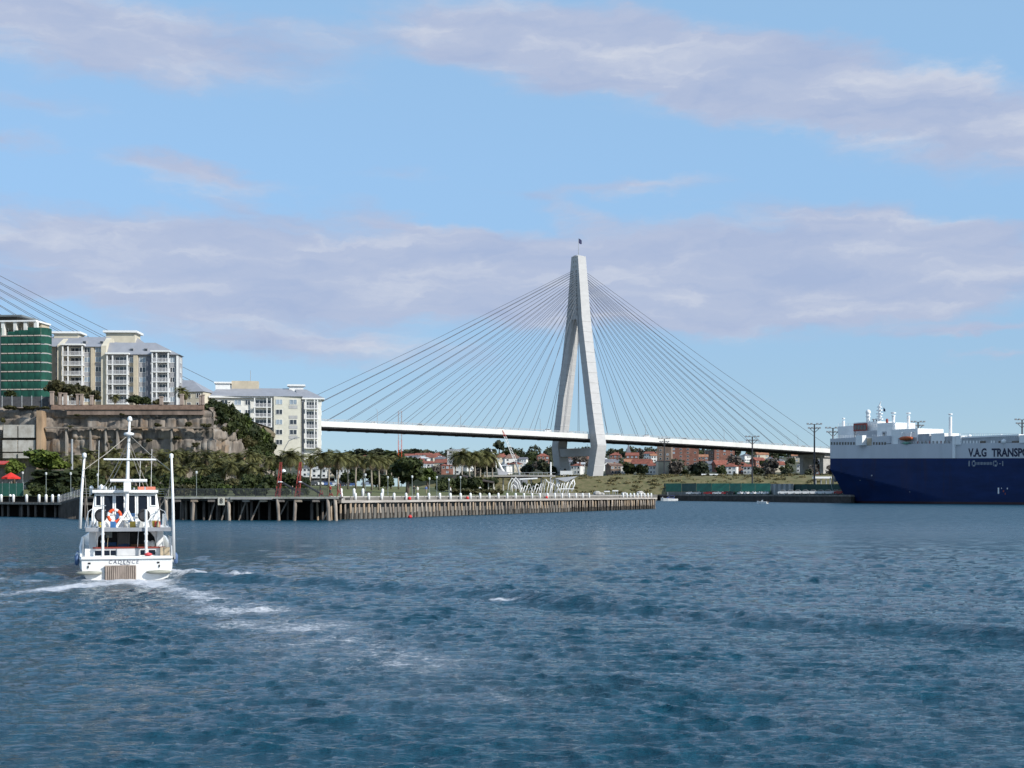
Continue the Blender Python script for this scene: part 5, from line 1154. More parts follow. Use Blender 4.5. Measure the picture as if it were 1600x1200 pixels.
for xa, xb, za in ((-1.44, -1.14, zs_ + .32), (1.14, 1.44, zs_ + .32), (-1.07, -.58, zs_ - .08), (-.52, -.06, zs_ - .08), (.05, .47, zs_ - .08), (.53, 1.05, zs_ - .08)):
    cabwin(xa, xb, za, zt_)
MB().bx(.04, .42, 2.86, 2.9, zs_ - .45, zs_ - .02).obj('blue_seat_back', [BLUE], bt); MB().bx(-.46, -.05, 2.86, 2.9, zs_ - .35, zs_ - .02).obj('blue_seat_back', [BLUE], bt)
MB().bx(.1, 1.1, 2.4, 2.5, zs_ - .28, zs_ - .18).obj('white_bench', [GEL], bt)
MB().tube([(-.05, 2.3, zs_ - .2), (-.02, 2.3, zs_ - .45), (.35, 2.3, zs_ - .62), (.75, 2.3, zs_ - .62), (1.0, 2.3, zs_ - .2)], .05, 6).obj('helm_rail', [GEL], bt)
for k in range(14):                          # ropes, cleats and gear piled along the deck edges
    x = R.choice((-1, 1)) * R.uniform(1.05, 1.62); MB().lathe([(.02, 0), (R.uniform(.05, .12), .04), (R.uniform(.05, .13), R.uniform(.12, .3)), (.02, .34)], 7, (x, R.uniform(1.4, 2.6), z1 + .12)).obj('deck_gear', [R.choice([GEL, mat('tan rope', (.42, .35, .22), .9, .2, 6), mat('black gear', (.03, .03, .03), .6), SS, mat('yellow gear', (.55, .42, .06), .6)])], bt)
# lifebuoy hung on the wheelhouse back: a thing of its own
lb = thing('lifebuoy', 'orange lifebuoy with white bands hung behind the boat wheelhouse', 'lifebuoy', bt.matrix_basis @ Vector((-.55, 2.2, bz(806, 67.8))), rad(16.5))
n_ = 28; rr_ = .285
for k in range(8):
    m = MB(); a0 = k / 8 * 6.2832 + (.2 if k % 2 else 0); a1 = (k + 1) / 8 * 6.2832 + (0 if k % 2 else .2)
    m.tube([(rr_ * math.cos(a0 + (a1 - a0) * i / 6), 0, rr_ * math.sin(a0 + (a1 - a0) * i / 6)) for i in range(7)], .078, 8); m.obj('ring_segment' if k % 2 == 0 else 'white_band', [mat('orange lifebuoy', (.72, .09, .02), .5, .08, 4) if k % 2 == 0 else GEL], lb, True)
# A-frame, mast, rigging
zk_ = bz(800, 68.5)
for sx_ in (-.50, .42): MB().tube([(.06, 2.5, zk_ + .1), (sx_, 1.6, z1 + .12)], .06, 6).obj('mast_strut', [GEL], bt)
MB().tube([(-.25, 2.1, zk_ - .35), (.25, 2.1, zk_ - .35)], .045, 6).obj('mast_strut', [GEL], bt)
zm = bz(659, 68.4)
MB().tube([(-.02, 2.6, z1 + .12), (.02, 2.62, zk_), (.08, 2.65, (zk_ + zm) / 2), (.16, 2.7, zm)], [.11, .105, .085, .055], 8).obj('mast', [GEL], bt, True)
MB().lathe([(.03, 0), (.13, .06), (.10, .2), (.05, .26)], 8, (.17, 2.7, zm)).obj('masthead_light', [GEL], bt, True)
for py, xa, xb, t_ in ((718, -1.15, 1.32, .045), (751, -.85, .88, .075)):
    z = bz(py, 68.3); MB().tube([(xa + .1, 2.55, z), (xb + .1, 2.55, z)], t_, 6).obj('crosstree' if py == 718 else 'radar_scanner', [GEL], bt)
z = bz(760, 68.3); MB().bx(-.12, .22, 2.4, 2.8, z - .25, z + .2).obj('radar_pedestal', [GEL], bt)
MB().lathe([(.02, -.05), (.24, 0), (.24, .10), (.02, .16)], 12, (.13, 2.6, bz(680, 68.3))).obj('radome', [GEL], bt, True)
WIRE = mat('rigging rope', (.36, .33, .28), .7, .1, 2)
za_, zb_ = bz(680, 68.3), bz(735, 67)
for p, q in [((.1, 2.6, za_), (-1.95, .6, zb_)), ((.15, 2.6, za_), (1.98, .6, zb_)), ((.1, 2.6, bz(690, 68)), (-1.1, 5.2, zr + .1)), ((.15, 2.6, bz(690, 68)), (1.2, 5.2, zr + .1)), ((.1, 2.6, bz(700, 68)), (-.9, 4.0, zr + .1)), ((.15, 2.6, bz(700, 68)), (.95, 4.0, zr + .1)), ((-1.9, .55, bz(742)), (-1.72, 1.4, z1 + .2)), ((1.98, .6, bz(745)), (1.75, 1.4, z1 + .2)), ((1.98, .6, bz(760)), (1.5, 2.9, z1 + .9))]:
    MB().tube([p, [(a + b) / 2 - (.06 if i == 2 else 0) for i, (a, b) in enumerate(zip(p, q))], q], .018, 4).obj('stay', [WIRE], bt)
# trolling booms stowed upright
MB().tube([(-2.12, .7, bz(826)), (-2.05, .7, (bz(826) + bz(714)) / 2), (-1.92, .7, bz(714))], [.08, .07, .05], 8).obj('boom', [GEL], bt, True)
MB().tube([(2.14, .5, bz(875)), (2.1, .5, bz(790)), (2.03, .5, bz(714))], [.08, .07, .05], 8).obj('boom', [GEL], bt, True)
for x_, z_ in ((-1.92, bz(714)), (2.03, bz(714))): MB().lathe([(.03, -.05), (.10, .0), (.09, .15), (.03, .2)], 8, (x_, .6, z_)).obj('boom_tip', [GEL], bt, True)
# lights, aerials and the raft
for x_, r_ in ((-1.62, .10), (-1.15, .13)): MB().lathe([(.02, 0), (r_, r_ * .6), (r_, r_ * 1.2), (.02, r_ * 2)], 10, (x_, 4.6, zr + .16)).obj('satellite_dome', [GEL], bt, True)
MB().lathe([(.03, 0), (.05, .3)], 6, (-1.62, 4.6, zr - .1)).obj('dome_post', [SS], bt)
MB().bx(.58, 1.42, 3.6, 4.4, zr + .15, zr + .30).obj('raft_cover', [mat('orange raft cover', (.62, .20, .13), .7, .15, 4)], bt)
for k in range(8): MB().lathe([(.02, 0), (.04, .03), (.03, R.uniform(.1, .22))], 6, (R.uniform(-1.4, 1.4), 3.2, zr + .143)).obj('roof_light', [R.choice([GEL, SS])], bt)
# side rails
for s_ in (-1, 1):
    for y in np.arange(.2, 2.1, .45): MB().tube([(s_ * 2.0, y, 1.05), (s_ * 1.98, y, 1.95)], .02, 5).obj('stanchion', [SS], bt)
    for h in (1.35, 1.65, 1.95): MB().tube([(s_ * 2.0, .15, h), (s_ * 1.99, 2.3, h)], .02, 5).obj('handrail', [SS], bt)
    for y in np.arange(.7, 4, .8): MB().tube([(s_ * 1.78, y, z1 + .12), (s_ * 1.78, y, z1 + .75)], .02, 5).obj('stanchion', [SS], bt)
    MB().tube([(s_ * 1.78, .7, z1 + .75), (s_ * 1.78, 3.6, z1 + .75)], .02, 5).obj('handrail', [SS], bt)
MB().bx(1.52, 1.95, .55, .8, 1.06, 1.45).obj('tan_locker', [mat('tan locker', (.45, .36, .24), .6, .15, 3)], bt)
for x_, y_, h_ in ((-1.3, 4.8, 2.6), (1.25, 4.9, 2.2), (.7, 5.2, 1.6)): MB().tube([(x_, y_, zr + .1), (x_ + .05, y_ + .1, zr + h_)], .014, 4).obj('whip_aerial', [GEL], bt)
for k in range(7): x_ = -1.35 + k * .46; MB().tube([(x_, 1.02, 1.47), (x_ + .04, .85, 1.47 + R.uniform(.5, 1.0))], .016, 4).obj('fishing_rod', [R.choice([BLACK, SS, mat('tan rope')])], bt)
for s_ in (-1, 1):
    for k in range(3): MB().lathe([(.02, 0), (.10, .06), (.11, .42), (.03, .55)], 8, (s_ * 2.26, 1.2 + k * 1.7, .62)).obj('fender', [GEL if k % 2 else mat('faded blue fender', (.10, .17, .32), .5)], bt, True)
    MB().tube([(s_ * 1.5, 2.2, z1 + .12), (s_ * 1.5, 2.9, zs_ + .2)], .02, 5).obj('handrail', [SS], bt)
    MB().tube([(s_ * 1.9, .55, z1 + .13), (s_ * 1.75, 1.2, z1 + .9), (s_ * 1.6, 2.9, z1 + 1.0)], .02, 5).obj('handrail', [SS], bt)
for k in range(5): MB().tube([(-1.25, 1.3, z1 + .3 + k * .22), (-.95, 1.3, z1 + .3 + k * .22)], .02, 5).obj('ladder_rung', [SS], bt)
for x_, m_c in ((-.75, (.03, .12, .30)), (.15, (.45, .30, .05)), (.5, (.5, .5, .48)), (1.3, (.40, .05, .04))):
    MB().bx(x_, x_ + .26, 1.5, 1.75, z1 + .123, z1 + .42).obj('deck_box', [mat('deck box %d' % int(m_c[0] * 100), m_c, .6, .2, 4)], bt)
patchy(GEL, (.50, .46, .38), 1.4, .60, .78, .35, (3, 3, .6))
rb = MB().lathe([(.02, 0), (.16, .03), (.2, .1), (.02, .17)], 10).obj('red_float', [mat('pinkish red float', (.65, .07, .08), .5)], None, True, loc=bt.matrix_basis @ Vector((.95, .25, 1.06))); tag(rb, 'small red float lying on the charter boat transom', 'float')
# ------------------------------------------------------------------ car carrier
SD = (ax(1600, 500) - ax(1297, 585), 500 - 585); srz = math.atan2(SD[1], SD[0])
fs = Facade(1297, 585, srz); SU, SZ = fs.u, fs.z
sh = thing('car_carrier', 'huge navy and white car carrier ship with lettering on its side', 'ship', (fs.ox, fs.oy, 0), fs.rz)
NAVY = mat('navy hull paint', (.006, .023, .095), .5, .18, .08, spec=.15, coords='obj', stretch=(1, 1, 4))
BOOT = mat('dark red boot topping', (.035, .010, .016), .6, .25, .15, coords='obj')
GREYH = mat('white upper hull', (.52, .53, .56), .55, .06, .08, coords='obj', stretch=(2, 1, .4))
SWHITE = mat('ship white', (.80, .80, .79), .5, .05, .3)
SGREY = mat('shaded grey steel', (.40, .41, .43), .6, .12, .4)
patchy(NAVY, (.035, .022, .030), .12, .57, .72, .55, (1.6, 1.6, .12)); patchy(NAVY, (.016, .030, .105), .05, .5, .7, .5, (1, 1, .5)); patchy(GREYH, (.36, .31, .27), .18, .60, .74, .5, (1.8, 1.8, .10))
SLEN = 200.0; BEAM = 27.0
zb = lambda s: 18.55 - .0205 * min(s, 110)
zdk = lambda s: SZ(694.5, 0) - .024 * min(s, 110)
def inset(s, z):
    t = min(1, max(0, s / 62.0)); top = 13.8 - 12.0 * t; 
    if z >= top or s > 62: return 0.0
    return ((top - z) / top) ** .9 * (6.6 * (1 - t) ** 1.2 + .6 * (1 - t))
st_ = list(np.arange(0, 70, 1.25)) + [75, 90, 110, 140, 170, SLEN]
def zl(s):
    return [-1.5, .9] + list(np.linspace(1.8, 14.4, 22)) + [zb(s) - .003]
def hullsec(s):
    b_ = []
    off = max(0.0, (1 - s / 10.0)) * 0
    for z in zl(s): b_.append((z, inset(s, z)))
    return b_
def xs(s, z):                               # raked end: lower sections start further along
    return s + max(0, (14 - z)) * .22 * max(0, 1 - s / 60.0)
low, up = MB(), MB()
for (i0, i1, mb, nm, mm) in ((0, 1, MB(), 'boot_topping', BOOT), (1, 24, MB(), 'hull', NAVY)):
    rings = []
    for s in st_:
        sec = hullsec(s)[i0:i1 + 1]
        rings.append([(xs(s, z), ins, z) for z, ins in sec] + [(xs(s, z), BEAM - ins, z) for z, ins in reversed(sec)])
    o = mb.loft(rings).obj(nm, [mm], sh)
rings = [[(s, 0, zb(s)), (s, 0, zdk(s)), (s, BEAM, zdk(s)), (s, BEAM, zb(s))] for s in st_]
MB().loft(rings).obj('upper_hull', [GREYH], sh)
# raised forward side with a row of dark windows
x1_ = SU(1390); ztp = SZ(684.3)
def side_block(name, xa, xb, z0, z1, y0, y1, m): return MB().bx(xa, xb, y0, y1, z0, z1).obj(name, [m], sh)
ztop = lambda s: ztp - .03 * s
def zat(py, px): u = SU(px); return SZ(py, u)
side_block('side_house', 0.0, SU(1390), zdk(0) - .6, zat(684.3, 1297) - .3, .03, 12, GREYH)
xw = [1298 + 4.35 * k for k in range(10)] + [1364 + 4.4 * k for k in range(5)]
for px in xw: MB().bx(SU(px), SU(px + 2.7), -.03, .02, zat(695.2, px), zat(690.8, px)).obj('side_window', [DARKG], sh)
side_block('gangway_house', SU(1343.5), SU(1353.5), zat(696, 1348), zat(680.5, 1348), -2.2, .02, SWHITE)
side_block('tan_door', SU(1354.5), SU(1362), zat(696, 1358), zat(684.8, 1358), -.06, .02, mat('tan ship door', (.42, .36, .27), .7))
# superstructure (columns and rows as photographed, at their depth on deck)
def sup(name, xa, xb, ya, yb, y0, dpt, m):
    a, b = SU(xa, y0), SU(xb, y0); return MB().bx(a, b, y0, y0 + dpt, SZ(yb, a, y0), SZ(ya, a, y0)).obj(name, [m], sh)
dz_ = 696
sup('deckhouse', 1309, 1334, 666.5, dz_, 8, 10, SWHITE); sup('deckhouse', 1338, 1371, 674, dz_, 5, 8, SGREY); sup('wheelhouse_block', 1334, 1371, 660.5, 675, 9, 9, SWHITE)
fr3 = sup('red_frame', 1333.5, 1354, 662, 674, 7.5, .4, mat('dark red steel', (.28, .06, .05), .6, .2, 1))
for k in range(4): sup('bridge_window', 1335 + k * 4.7, 1338.6 + k * 4.7, 664.5, 671.5, 7.42, .05, DARKG)
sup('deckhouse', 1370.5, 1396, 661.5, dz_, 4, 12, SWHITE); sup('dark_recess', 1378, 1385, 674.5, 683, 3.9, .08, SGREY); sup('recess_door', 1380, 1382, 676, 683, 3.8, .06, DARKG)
sup('accommodation_block', 1392.5, 1434, 671.5, dz_, 1.0, 14, SWHITE); sup('lifeboat_bay', 1403, 1432, 684.5, dz_, .9, .08, SGREY)
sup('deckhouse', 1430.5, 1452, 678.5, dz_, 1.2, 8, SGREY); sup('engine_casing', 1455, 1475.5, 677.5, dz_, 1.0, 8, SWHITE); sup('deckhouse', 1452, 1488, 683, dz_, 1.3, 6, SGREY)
for px in (1393, 1409, 1436, 1444, 1462): pass
for k in range(9): sup('deck_port', 1433 + k * 6.0, 1435.2 + k * 6.0, 689, 693.5, .86, .06, DARKG if k % 3 else mat('dark red steel'))
sup('vertical_fin', 1488, 1492, 682, 716, -.5, 3, SWHITE); sup('stair_tower', 1492.5, 1501, 681, 695, -.4, 4, SWHITE)
sup('side_house', 1500.5, 1592, 685.2, 694.6, .4, 10, SGREY); sup('deck_edge_white', 1500.5, 1592, 682.6, 685, .2, 10.6, SWHITE); sup('stair_tower', 1592.5, 1612, 680, 692, -.3, 4, SWHITE)
for px in list(range(1505, 1540, 5)) + list(range(1548, 1556, 4)): sup('deck_port', px, px + 2.2, 688.5, 693, .33, .05, SWHITE)
for px, w in ((1531, 9), (1581, 11), (1560, 3)): sup('deck_opening', px, px + w, 689, 693.6, .32, .05, DARKG)
for px in (1515, 1565): 
    m = MB().lathe([(.05, -.9), (.8, -.4), (.8, .3), (.05, .9)], 10); m.obj('ventilator_dome', [SWHITE], sh, True, loc=(SU(px, 3), 3, SZ(682, SU(px, 3), 3)))
MB().lathe([(.05, -.9), (.9, -.5), (.9, .5), (.05, 1)], 10).obj('ventilator_dome', [SWHITE], sh, True, loc=(SU(1568), .2, SZ(690, SU(1568))))
# rails along the deck edges
def rail(xa, xb, py, y0, n):
    a, b = SU(xa, y0), SU(xb, y0); za, zb2 = SZ(py, a, y0), SZ(py, b, y0); m = MB()
    for k in (0, .5, 1.0): m.tube([(a, y0, za + .2 + k), (b, y0, zb2 + .2 + k)], .05, 4)
    for i in range(n + 1): x = a + (b - a) * i / n; m.tube([(x, y0, za + (zb2 - za) * i / n - .3), (x, y0, za + (zb2 - za) * i / n + 1.2)], .05, 4)
    m.obj('deck_rail', [SWHITE], sh)
rail(1300, 1342, 684, .4, 16); rail(1363, 1391, 684, .4, 10); rail(1310, 1370, 666, 8, 14); rail(1395, 1433, 671, 1.2, 14); rail(1476, 1500, 682, 1.4, 8); rail(1405, 1490, 695, .3, 22); rail(1501, 1592, 682.5, .4, 26)
# vents, masts, radar
def vent(px, ytop, ybot, y0, heads=2, w=3.6):
    u = SU(px, y0); z0, z1 = SZ(ybot, u, y0), SZ(ytop, u, y0); s1 = F / (fs.oy + u * fs.s + y0 * fs.c)
    m = MB().tube([(u, y0, z0), (u, y0, z1 - 1.2)], .62, 8); m.obj('vent_mast', [SWHITE], sh)
    for k in range(heads):
        zz = z1 - .2 - k * (1.2 if heads < 4 else 1.9); r_ = (w if k == 0 else w * .75) / s1
        MB().lathe([(.25, -.5), (r_ * .9, -.35), (r_, .1), (.3, .25)], 10, (u, y0, zz)).obj('vent_cowl', [SWHITE], sh)
vent(1318, 653, 668, 10, 1, 2.3); vent(1396, 644, 674, 6, 2, 4.2); vent(1419.5, 644.5, 674, 7, 4, 3.6); vent(1485, 646, 684, 4, 4, 3.4)
u = SU(1356.5, 10); z0 = SZ(661, u, 10); zt2 = SZ(644, u, 10)
MB().tube([(u, 10, z0), (u, 10, zt2 - .8)], .8, 8).obj('dome_pedestal', [SWHITE], sh); MB().lathe([(.1, -1.1), (.8, -.85), (1.1, 0), (.75, .85), (.1, 1.1)], 12, (u, 10, zt2)).obj('radar_dome', [SWHITE], sh, True); MB().lathe([(.9, 0), (1.0, .5), (.9, .6)], 10, (u, 10, SZ(652, u, 10))).obj('pedestal_platform', [SWHITE], sh)
u = SU(1374, 11)
MB().tube([(u, 11, SZ(663, u, 11)), (u, 11, SZ(634, u, 11)), (u + .9, 11, SZ(627, u, 11))], [.75, .4, .1], 7).obj('signal_mast', [SWHITE], sh)
for py, w in ((655, 3.4), (651, 2.2), (646.5, 3.0), (641, 2.6), (636, 1.8)):
    z = SZ(py, u, 11); MB().bx(u - w * .5, u + w * .5, 10.6, 11.4, z - .22, z + .22).obj('mast_yard', [SWHITE], sh)
for dx in (-3.2, -1.6): MB().lathe([(.3, 0), (.35, 1.2), (.8, 1.3), (.7, 1.6)], 8, (u + dx, 11, SZ(660, u, 11))).obj('searchlight', [SGREY], sh)
fl = MB().add([(0, 0, 0), (.9, .1, -.9), (.9, .1, -1.8), (-.1, 0, -1.6)], [(0, 1, 2, 3)]).add([(0, .05, 0), (.9, .15, -.9), (.9, .15, -1.8), (-.1, .05, -1.6)], [(3, 2, 1, 0)]); fl.obj('ship_flag', [MATS['dark flag']], sh, False, False, loc=(u + 2.3, 11, SZ(637, u, 11)))
MB().tube([(u + .3, 11, SZ(634, u, 11)), (u + 2.4, 11, SZ(637, u, 11))], .04, 4).obj('halyard', [SWHITE], sh)
u = SU(1386, 8); MB().lathe([(.5, 0), (.5, 1.4), (.3, 1.9)], 8, (u, 8, SZ(661.5, u, 8))).obj('red_siren', [mat('dark red steel')], sh)
# lifeboat in its bay and a green tender
u0, u1 = SU(1406.5, -.4), SU(1425, -.4); z = SZ(685.5, u0, -.4); m = MB(); rings = []
for t_ in np.linspace(0, 1, 9):
    w = 1.5 * math.sin(math.pi * (.08 + .84 * t_)) ** .5; rings.append([((u0 + (u1 - u0) * t_), -.4 + 1.3 * a, z + b_) for a, b_ in ((-.9 * w / 1.5, .1), (-.5 * w / 1.5, -w * .55), (.5 * w / 1.5, -w * .55), (.9 * w / 1.5, .1), (.6 * w / 1.5, w * .55), (-.6 * w / 1.5, w * .55))])
lbt = m.loft(rings).obj('lifeboat', [mat('faded orange lifeboat', (.45, .10, .03), .5, .15, 1)], None, True); lbt.matrix_world = sh.matrix_basis.copy(); tag(lbt, 'faded orange lifeboat hanging in the side bay of the car carrier', 'lifeboat')
for t_ in (.1, .9): x = u0 + (u1 - u0) * t_; MB().tube([(x, 1.0, z + 2.6), (x, -.3, z + 2.2), (x, -.5, z + .6)], .16, 6).obj('davit', [SWHITE], sh)
m = MB(); uc = SU(1417, .2); zc_ = SZ(692.3, uc, .2); rings = [[(uc + a * 2.4, .2 - .9 + .0, zc_ + .5 * (1 - abs(a))), (uc + a * 2.4, .2 - .6, zc_ - .5 * (1 - abs(a)) - .05), (uc + a * 2.4, .6, zc_ - .5 * (1 - abs(a)) - .05), (uc + a * 2.4, .7, zc_ + .5 * (1 - abs(a)))] for a in np.linspace(-.95, .95, 7)]
tb = m.loft(rings).obj('tender', [mat('pale green tender', (.20, .42, .33), .5)], None, True); tb.matrix_world = sh.matrix_basis.copy(); tag(tb, 'small pale green tender stowed below the orange lifeboat on the ship', 'boat')
# lettering and marks painted on the side
def ship_text(body, pxa, pxb, ya, yb, mtl, nm, bold):
    ua, ub = SU(pxa), SU(pxb); h = SZ(ya, ua) - SZ(yb, ua)
    o = text_obj(body, h / .70, mtl, sh, Matrix.Identity(4), nm, bold, .02, 0, 1, 'LEFT'); me = o.data
    n = len(me.vertices); co = np.zeros(n * 3, np.float32); me.vertices.foreach_get('co', co); co = co.reshape(-1, 3)
    w = co[:, 0].max() - co[:, 0].min(); hh2 = co[:, 1].max() - co[:, 1].min()
    X = ua + (co[:, 0] - co[:, 0].min()) / w * (ub - ua); Zz = SZ(yb, ua) + (co[:, 1] - co[:, 1].min()) / hh2 * h - .018 * (X - ua)
    me.vertices.foreach_set('co', np.stack([X, -.03 - co[:, 2] * .5, Zz], -1).astype(np.float32).ravel()); me.update(); return o
LETM = mat('navy lettering', (.008, .012, .045), .5)
ship_text('V.A.G', 1513, 1541.5, 700.5, 714, LETM, 'lettering', .17)
ship_text('TRANSPORT', 1549.5, 1625, 700.5, 714, LETM, 'lettering', .17)
MARK = mat('faded white marking', (.26, .29, .33), .6, .3, 3)
for px, w, ya, yb in [(1513.3, 2, 720, 728.5), (1518.5, 1.2, 721, 727), (1520, 3.5, 719.5, 722), (1520, 3.5, 726.5, 728.8), (1523, 1.4, 722, 727)] + [(1526 + 2.3 * k, 1.3, 722, 726.3) for k in range(11)] + [(1552, 1, 720, 728), (1554, 3.2, 719.7, 722), (1554, 3.2, 726, 729), (1557.5, 1, 722, 727), (1561, 3, 724, 725.2), (1566, 1.5, 720.5, 728)]:
    MB().bx(SU(px), SU(px + w), -.02, .01, zat(yb, px), zat(ya, px)).obj('side_marking', [MARK], sh)
for px, w, ya, yb, mm in [(1559, 2.2, 762, 771.5, SWHITE), (1564.5, .8, 762, 764, SWHITE), (1573.3, 1.4, 762, 764.5, SWHITE), (1567, 2, 766, 769, mat('dark red steel')), (1570, 1.5, 770, 773, mat('dark red steel'))]:
    MB().bx(SU(px), SU(px + w), -.02, .03, zat(yb, px), zat(ya, px)).obj('draught_mark', [mm], sh)
for px, py in ((1341, 750), (1402, 760), (1420, 768), (1362, 743)): 
    u = SU(px); MB().bx(u, u + .5, inset(u - 6, SZ(py, u)) * .8 - .3, inset(u - 6, SZ(py, u)) + .6, SZ(py, u) - .25, SZ(py, u) + .25).obj('hull_mark', [SGREY], sh)
# hanging mooring bundle at the end
MB().lathe([(.1, -1.2), (.9, -.8), (1.1, .3), (.5, 1.3)], 9, (SU(1305.5, 8), 8, SZ(749, SU(1305.5, 8), 8))).obj('rope_bundle', [mat('pale rope bundle', (.30, .29, .27), .9, .3, 2)], sh)
# mooring line
MB().tube([(SU(1297.5, 9), 9, SZ(746, SU(1297.5, 9), 9)), (SU(1299, 10), 10, SZ(757, SU(1299, 10), 10)), (SU(1302, 11), 11, SZ(772, SU(1302, 11), 11))], .16, 5).obj('mooring_line', [mat('grey green rope', (.30, .36, .34), .9)], sh)
# ------------------------------------------------------------------ far quay
def Qd(px):                                 # distance of the far quay edge along a photograph column
    k = (px - 800) / F; a, b = (83, 800), (139, 587); t_ = (k * a[1] - a[0]) / ((b[0] - a[0]) - k * (b[1] - a[1])); return a[1] + t_ * (b[1] - a[1])
QA, QB = Vector((83, 800, 0)), Vector((139, 587, 0)); qd = (QB - QA).normalized(); qang = math.atan2(qd.y, qd.x); QM = Matrix.Translation(QA) @ Matrix.Rotation(qang, 4, 'Z'); QL = (QB - QA).length
qw = thing('quay_wall', 'low dark sea wall of the far quay beneath the parked white cars', 'wall')
x = -60
while x < QL - 2:
    MB().bx(x + .05, x + 11.95, -1.6, .0, -2, 2.7, QM).obj('wall_panel', [mat('wet dark quay wall', (.055, .05, .045), .9, .35, .4, .3)], qw); MB().bx(x + .02, x + 11.98, -1.75, .4, 2.703, 3.46, QM).obj('coping', [mat('stained quay coping', (.20, .18, .16), .9, .3, .5, .2)], qw); x += 12
# green cloth covered shed behind the quay
GCL = [mat('green shade cloth', (.012, .115, .075), .8, .2, .15), mat('dark green cloth', (.008, .050, .042), .8, .25, .15), mat('bleached green cloth', (.02, .17, .10), .8, .2, .15)]
gs = thing('covered_shed', 'long low green cloth covered shed behind the far quay wall', 'shed')
GREYP = mat('grey shed side panel', (.19, .21, .21), .8, .2, .25); LGP = mat('silver shed panel', (.33, .35, .35), .7, .2, .25)
edge = [1004, 1040, 1065, 1088, 1112, 1140, 1158, 1180, 1204]
def shed_pt(px, back, py): D = Qd(max(px, 1010)) + 9 + back; return Vector((ax(px, D), D, az(py, D)))
for k in range(len(edge) - 1):
    xa, xb = edge[k], edge[k + 1]; t0 = 755.5 if k else 768
    ridge = [shed_pt(xa + (14 if k == 0 else .15), 9, 755.3 if k else 755.5), shed_pt(xb - .15, 9, 755.2)]
    low_ = [shed_pt(xa + (0 if k == 0 else .15), 0, 767.5 if k > 0 else 764), shed_pt(xb - .15, 0, 767.5)]
    m = MB().add([low_[0], low_[1], ridge[1], ridge[0]] + [p - Vector((0, 0, .3)) for p in (low_[0], low_[1], ridge[1], ridge[0])], [(0, 1, 2, 3), (7, 6, 5, 4), (0, 4, 5, 1), (1, 5, 6, 2), (2, 6, 7, 3), (3, 7, 4, 0)])
    m.obj('cloth_panel', [GCL[(1, 0, 1, 0, 2, 0, 2, 2)[k]]], gs)
    foot = [p.copy() for p in low_]
    for p in foot: p.z = 3.4
    m = MB().add([foot[0], foot[1], low_[1] - Vector((0, 0, .35)), low_[0] - Vector((0, 0, .35))] + [p + Vector((.2, .6, 0)) for p in (foot[0], foot[1], low_[1] - Vector((0, 0, .35)), low_[0] - Vector((0, 0, .35)))], [(0, 1, 2, 3), (7, 6, 5, 4), (0, 4, 5, 1), (1, 5, 6, 2), (2, 6, 7, 3), (3, 7, 4, 0)])
    m.obj('side_panel', [GREYP if k < 4 else GCL[0]], gs)
for k in range(9):
    a = shed_pt(1204 + 4 * k, 2, 771); b = shed_pt(1207.7 + 4 * k, 2, 771); h = az(756, a.y) - 3.4
    MB().add([(a.x, a.y, 3.4), (b.x, b.y, 3.4), (b.x, b.y, 3.4 + h), (a.x, a.y, 3.4 + h), (a.x + .3, a.y + .8, 3.4), (b.x + .3, b.y + .8, 3.4), (b.x + .3, b.y + .8, 3.4 + h), (a.x + .3, a.y + .8, 3.4 + h)], [(0, 1, 2, 3), (7, 6, 5, 4), (0, 4, 5, 1), (1, 5, 6, 2), (2, 6, 7, 3), (3, 7, 4, 0)]).obj('side_panel', [LGP if k % 2 else GREYP], gs)
for k in range(8):
    a = shed_pt(1240 + 11 * k, 4, 771); b = shed_pt(1250.7 + 11 * k, 4, 771); h = az(756.5, a.y) - 3.4
    MB().add([(a.x, a.y, 3.4), (b.x, b.y, 3.4), (b.x, b.y, 3.4 + h), (a.x, a.y, 3.4 + h), (a.x + .3, a.y + .8, 3.4), (b.x + .3, b.y + .8, 3.4), (b.x + .3, b.y + .8, 3.4 + h), (a.x + .3, a.y + .8, 3.4 + h)], [(0, 1, 2, 3), (7, 6, 5, 4), (0, 4, 5, 1), (1, 5, 6, 2), (2, 6, 7, 3), (3, 7, 4, 0)]).obj('cloth_panel', [GCL[1]], gs)
wr_ = thing('white_roofed_shelter', 'pale flat roofed shelter on the embankment next to the ship end', 'shelter')
a = Vector((ax(1272, 668), 668, 0)); zt = az(747, 668)
MB().bx(a.x, ax(1298, 668), 666, 672, zt - .2, zt + .7).obj('roof', [SWHITE], wr_)
for xx in (1274, 1282, 1290, 1296): MB().tube([(ax(xx, 668), 667, 3.2), (ax(xx, 668), 667, zt - .21)], .25, 5).obj('post', [STEEL], wr_)
# tall lighting masts
def light_mast(px, ytop, ybase, D, label):
    t = thing('light_mast', label, 'light mast', (ax(px, D), D, 3.2), 0, 'tall lighting masts of the container quay'); zt = az(ytop, D) - 3.2; w = .42
    MB().tube([(0, 0, 0), (0, 0, zt)], [w, w * .8], 8).obj('pole', [DSTEEL], t)
    for z, wd in ((zt, 3.1), (zt - 1.9, 2.5)):
        MB().bx(-wd, wd, -.22, .22, z - .12, z + .12).obj('cross_arm', [DSTEEL], t)
        for q in (-1, -.45, .45, 1): MB().prism([(-.5, -.2), (.5, -.2), (.62, .5), (-.62, .5)], q * wd - .42, q * wd + .42, 'x', Matrix.Translation((0, 0, z + .1))).obj('floodlight', [STEEL], t)
    for s_ in (-1, 1): MB().tube([(0, 0, zt - 4), (s_ * 2.2, 0, zt - 1.9)], .14, 5).obj('strut', [DSTEEL], t)
light_mast(1038, 685.5, 756, 830, 'dark lighting mast rising behind the small moored cruiser'); light_mast(1175.5, 682.5, 756, 705, 'dark lighting mast over the green shed below the cable ends')
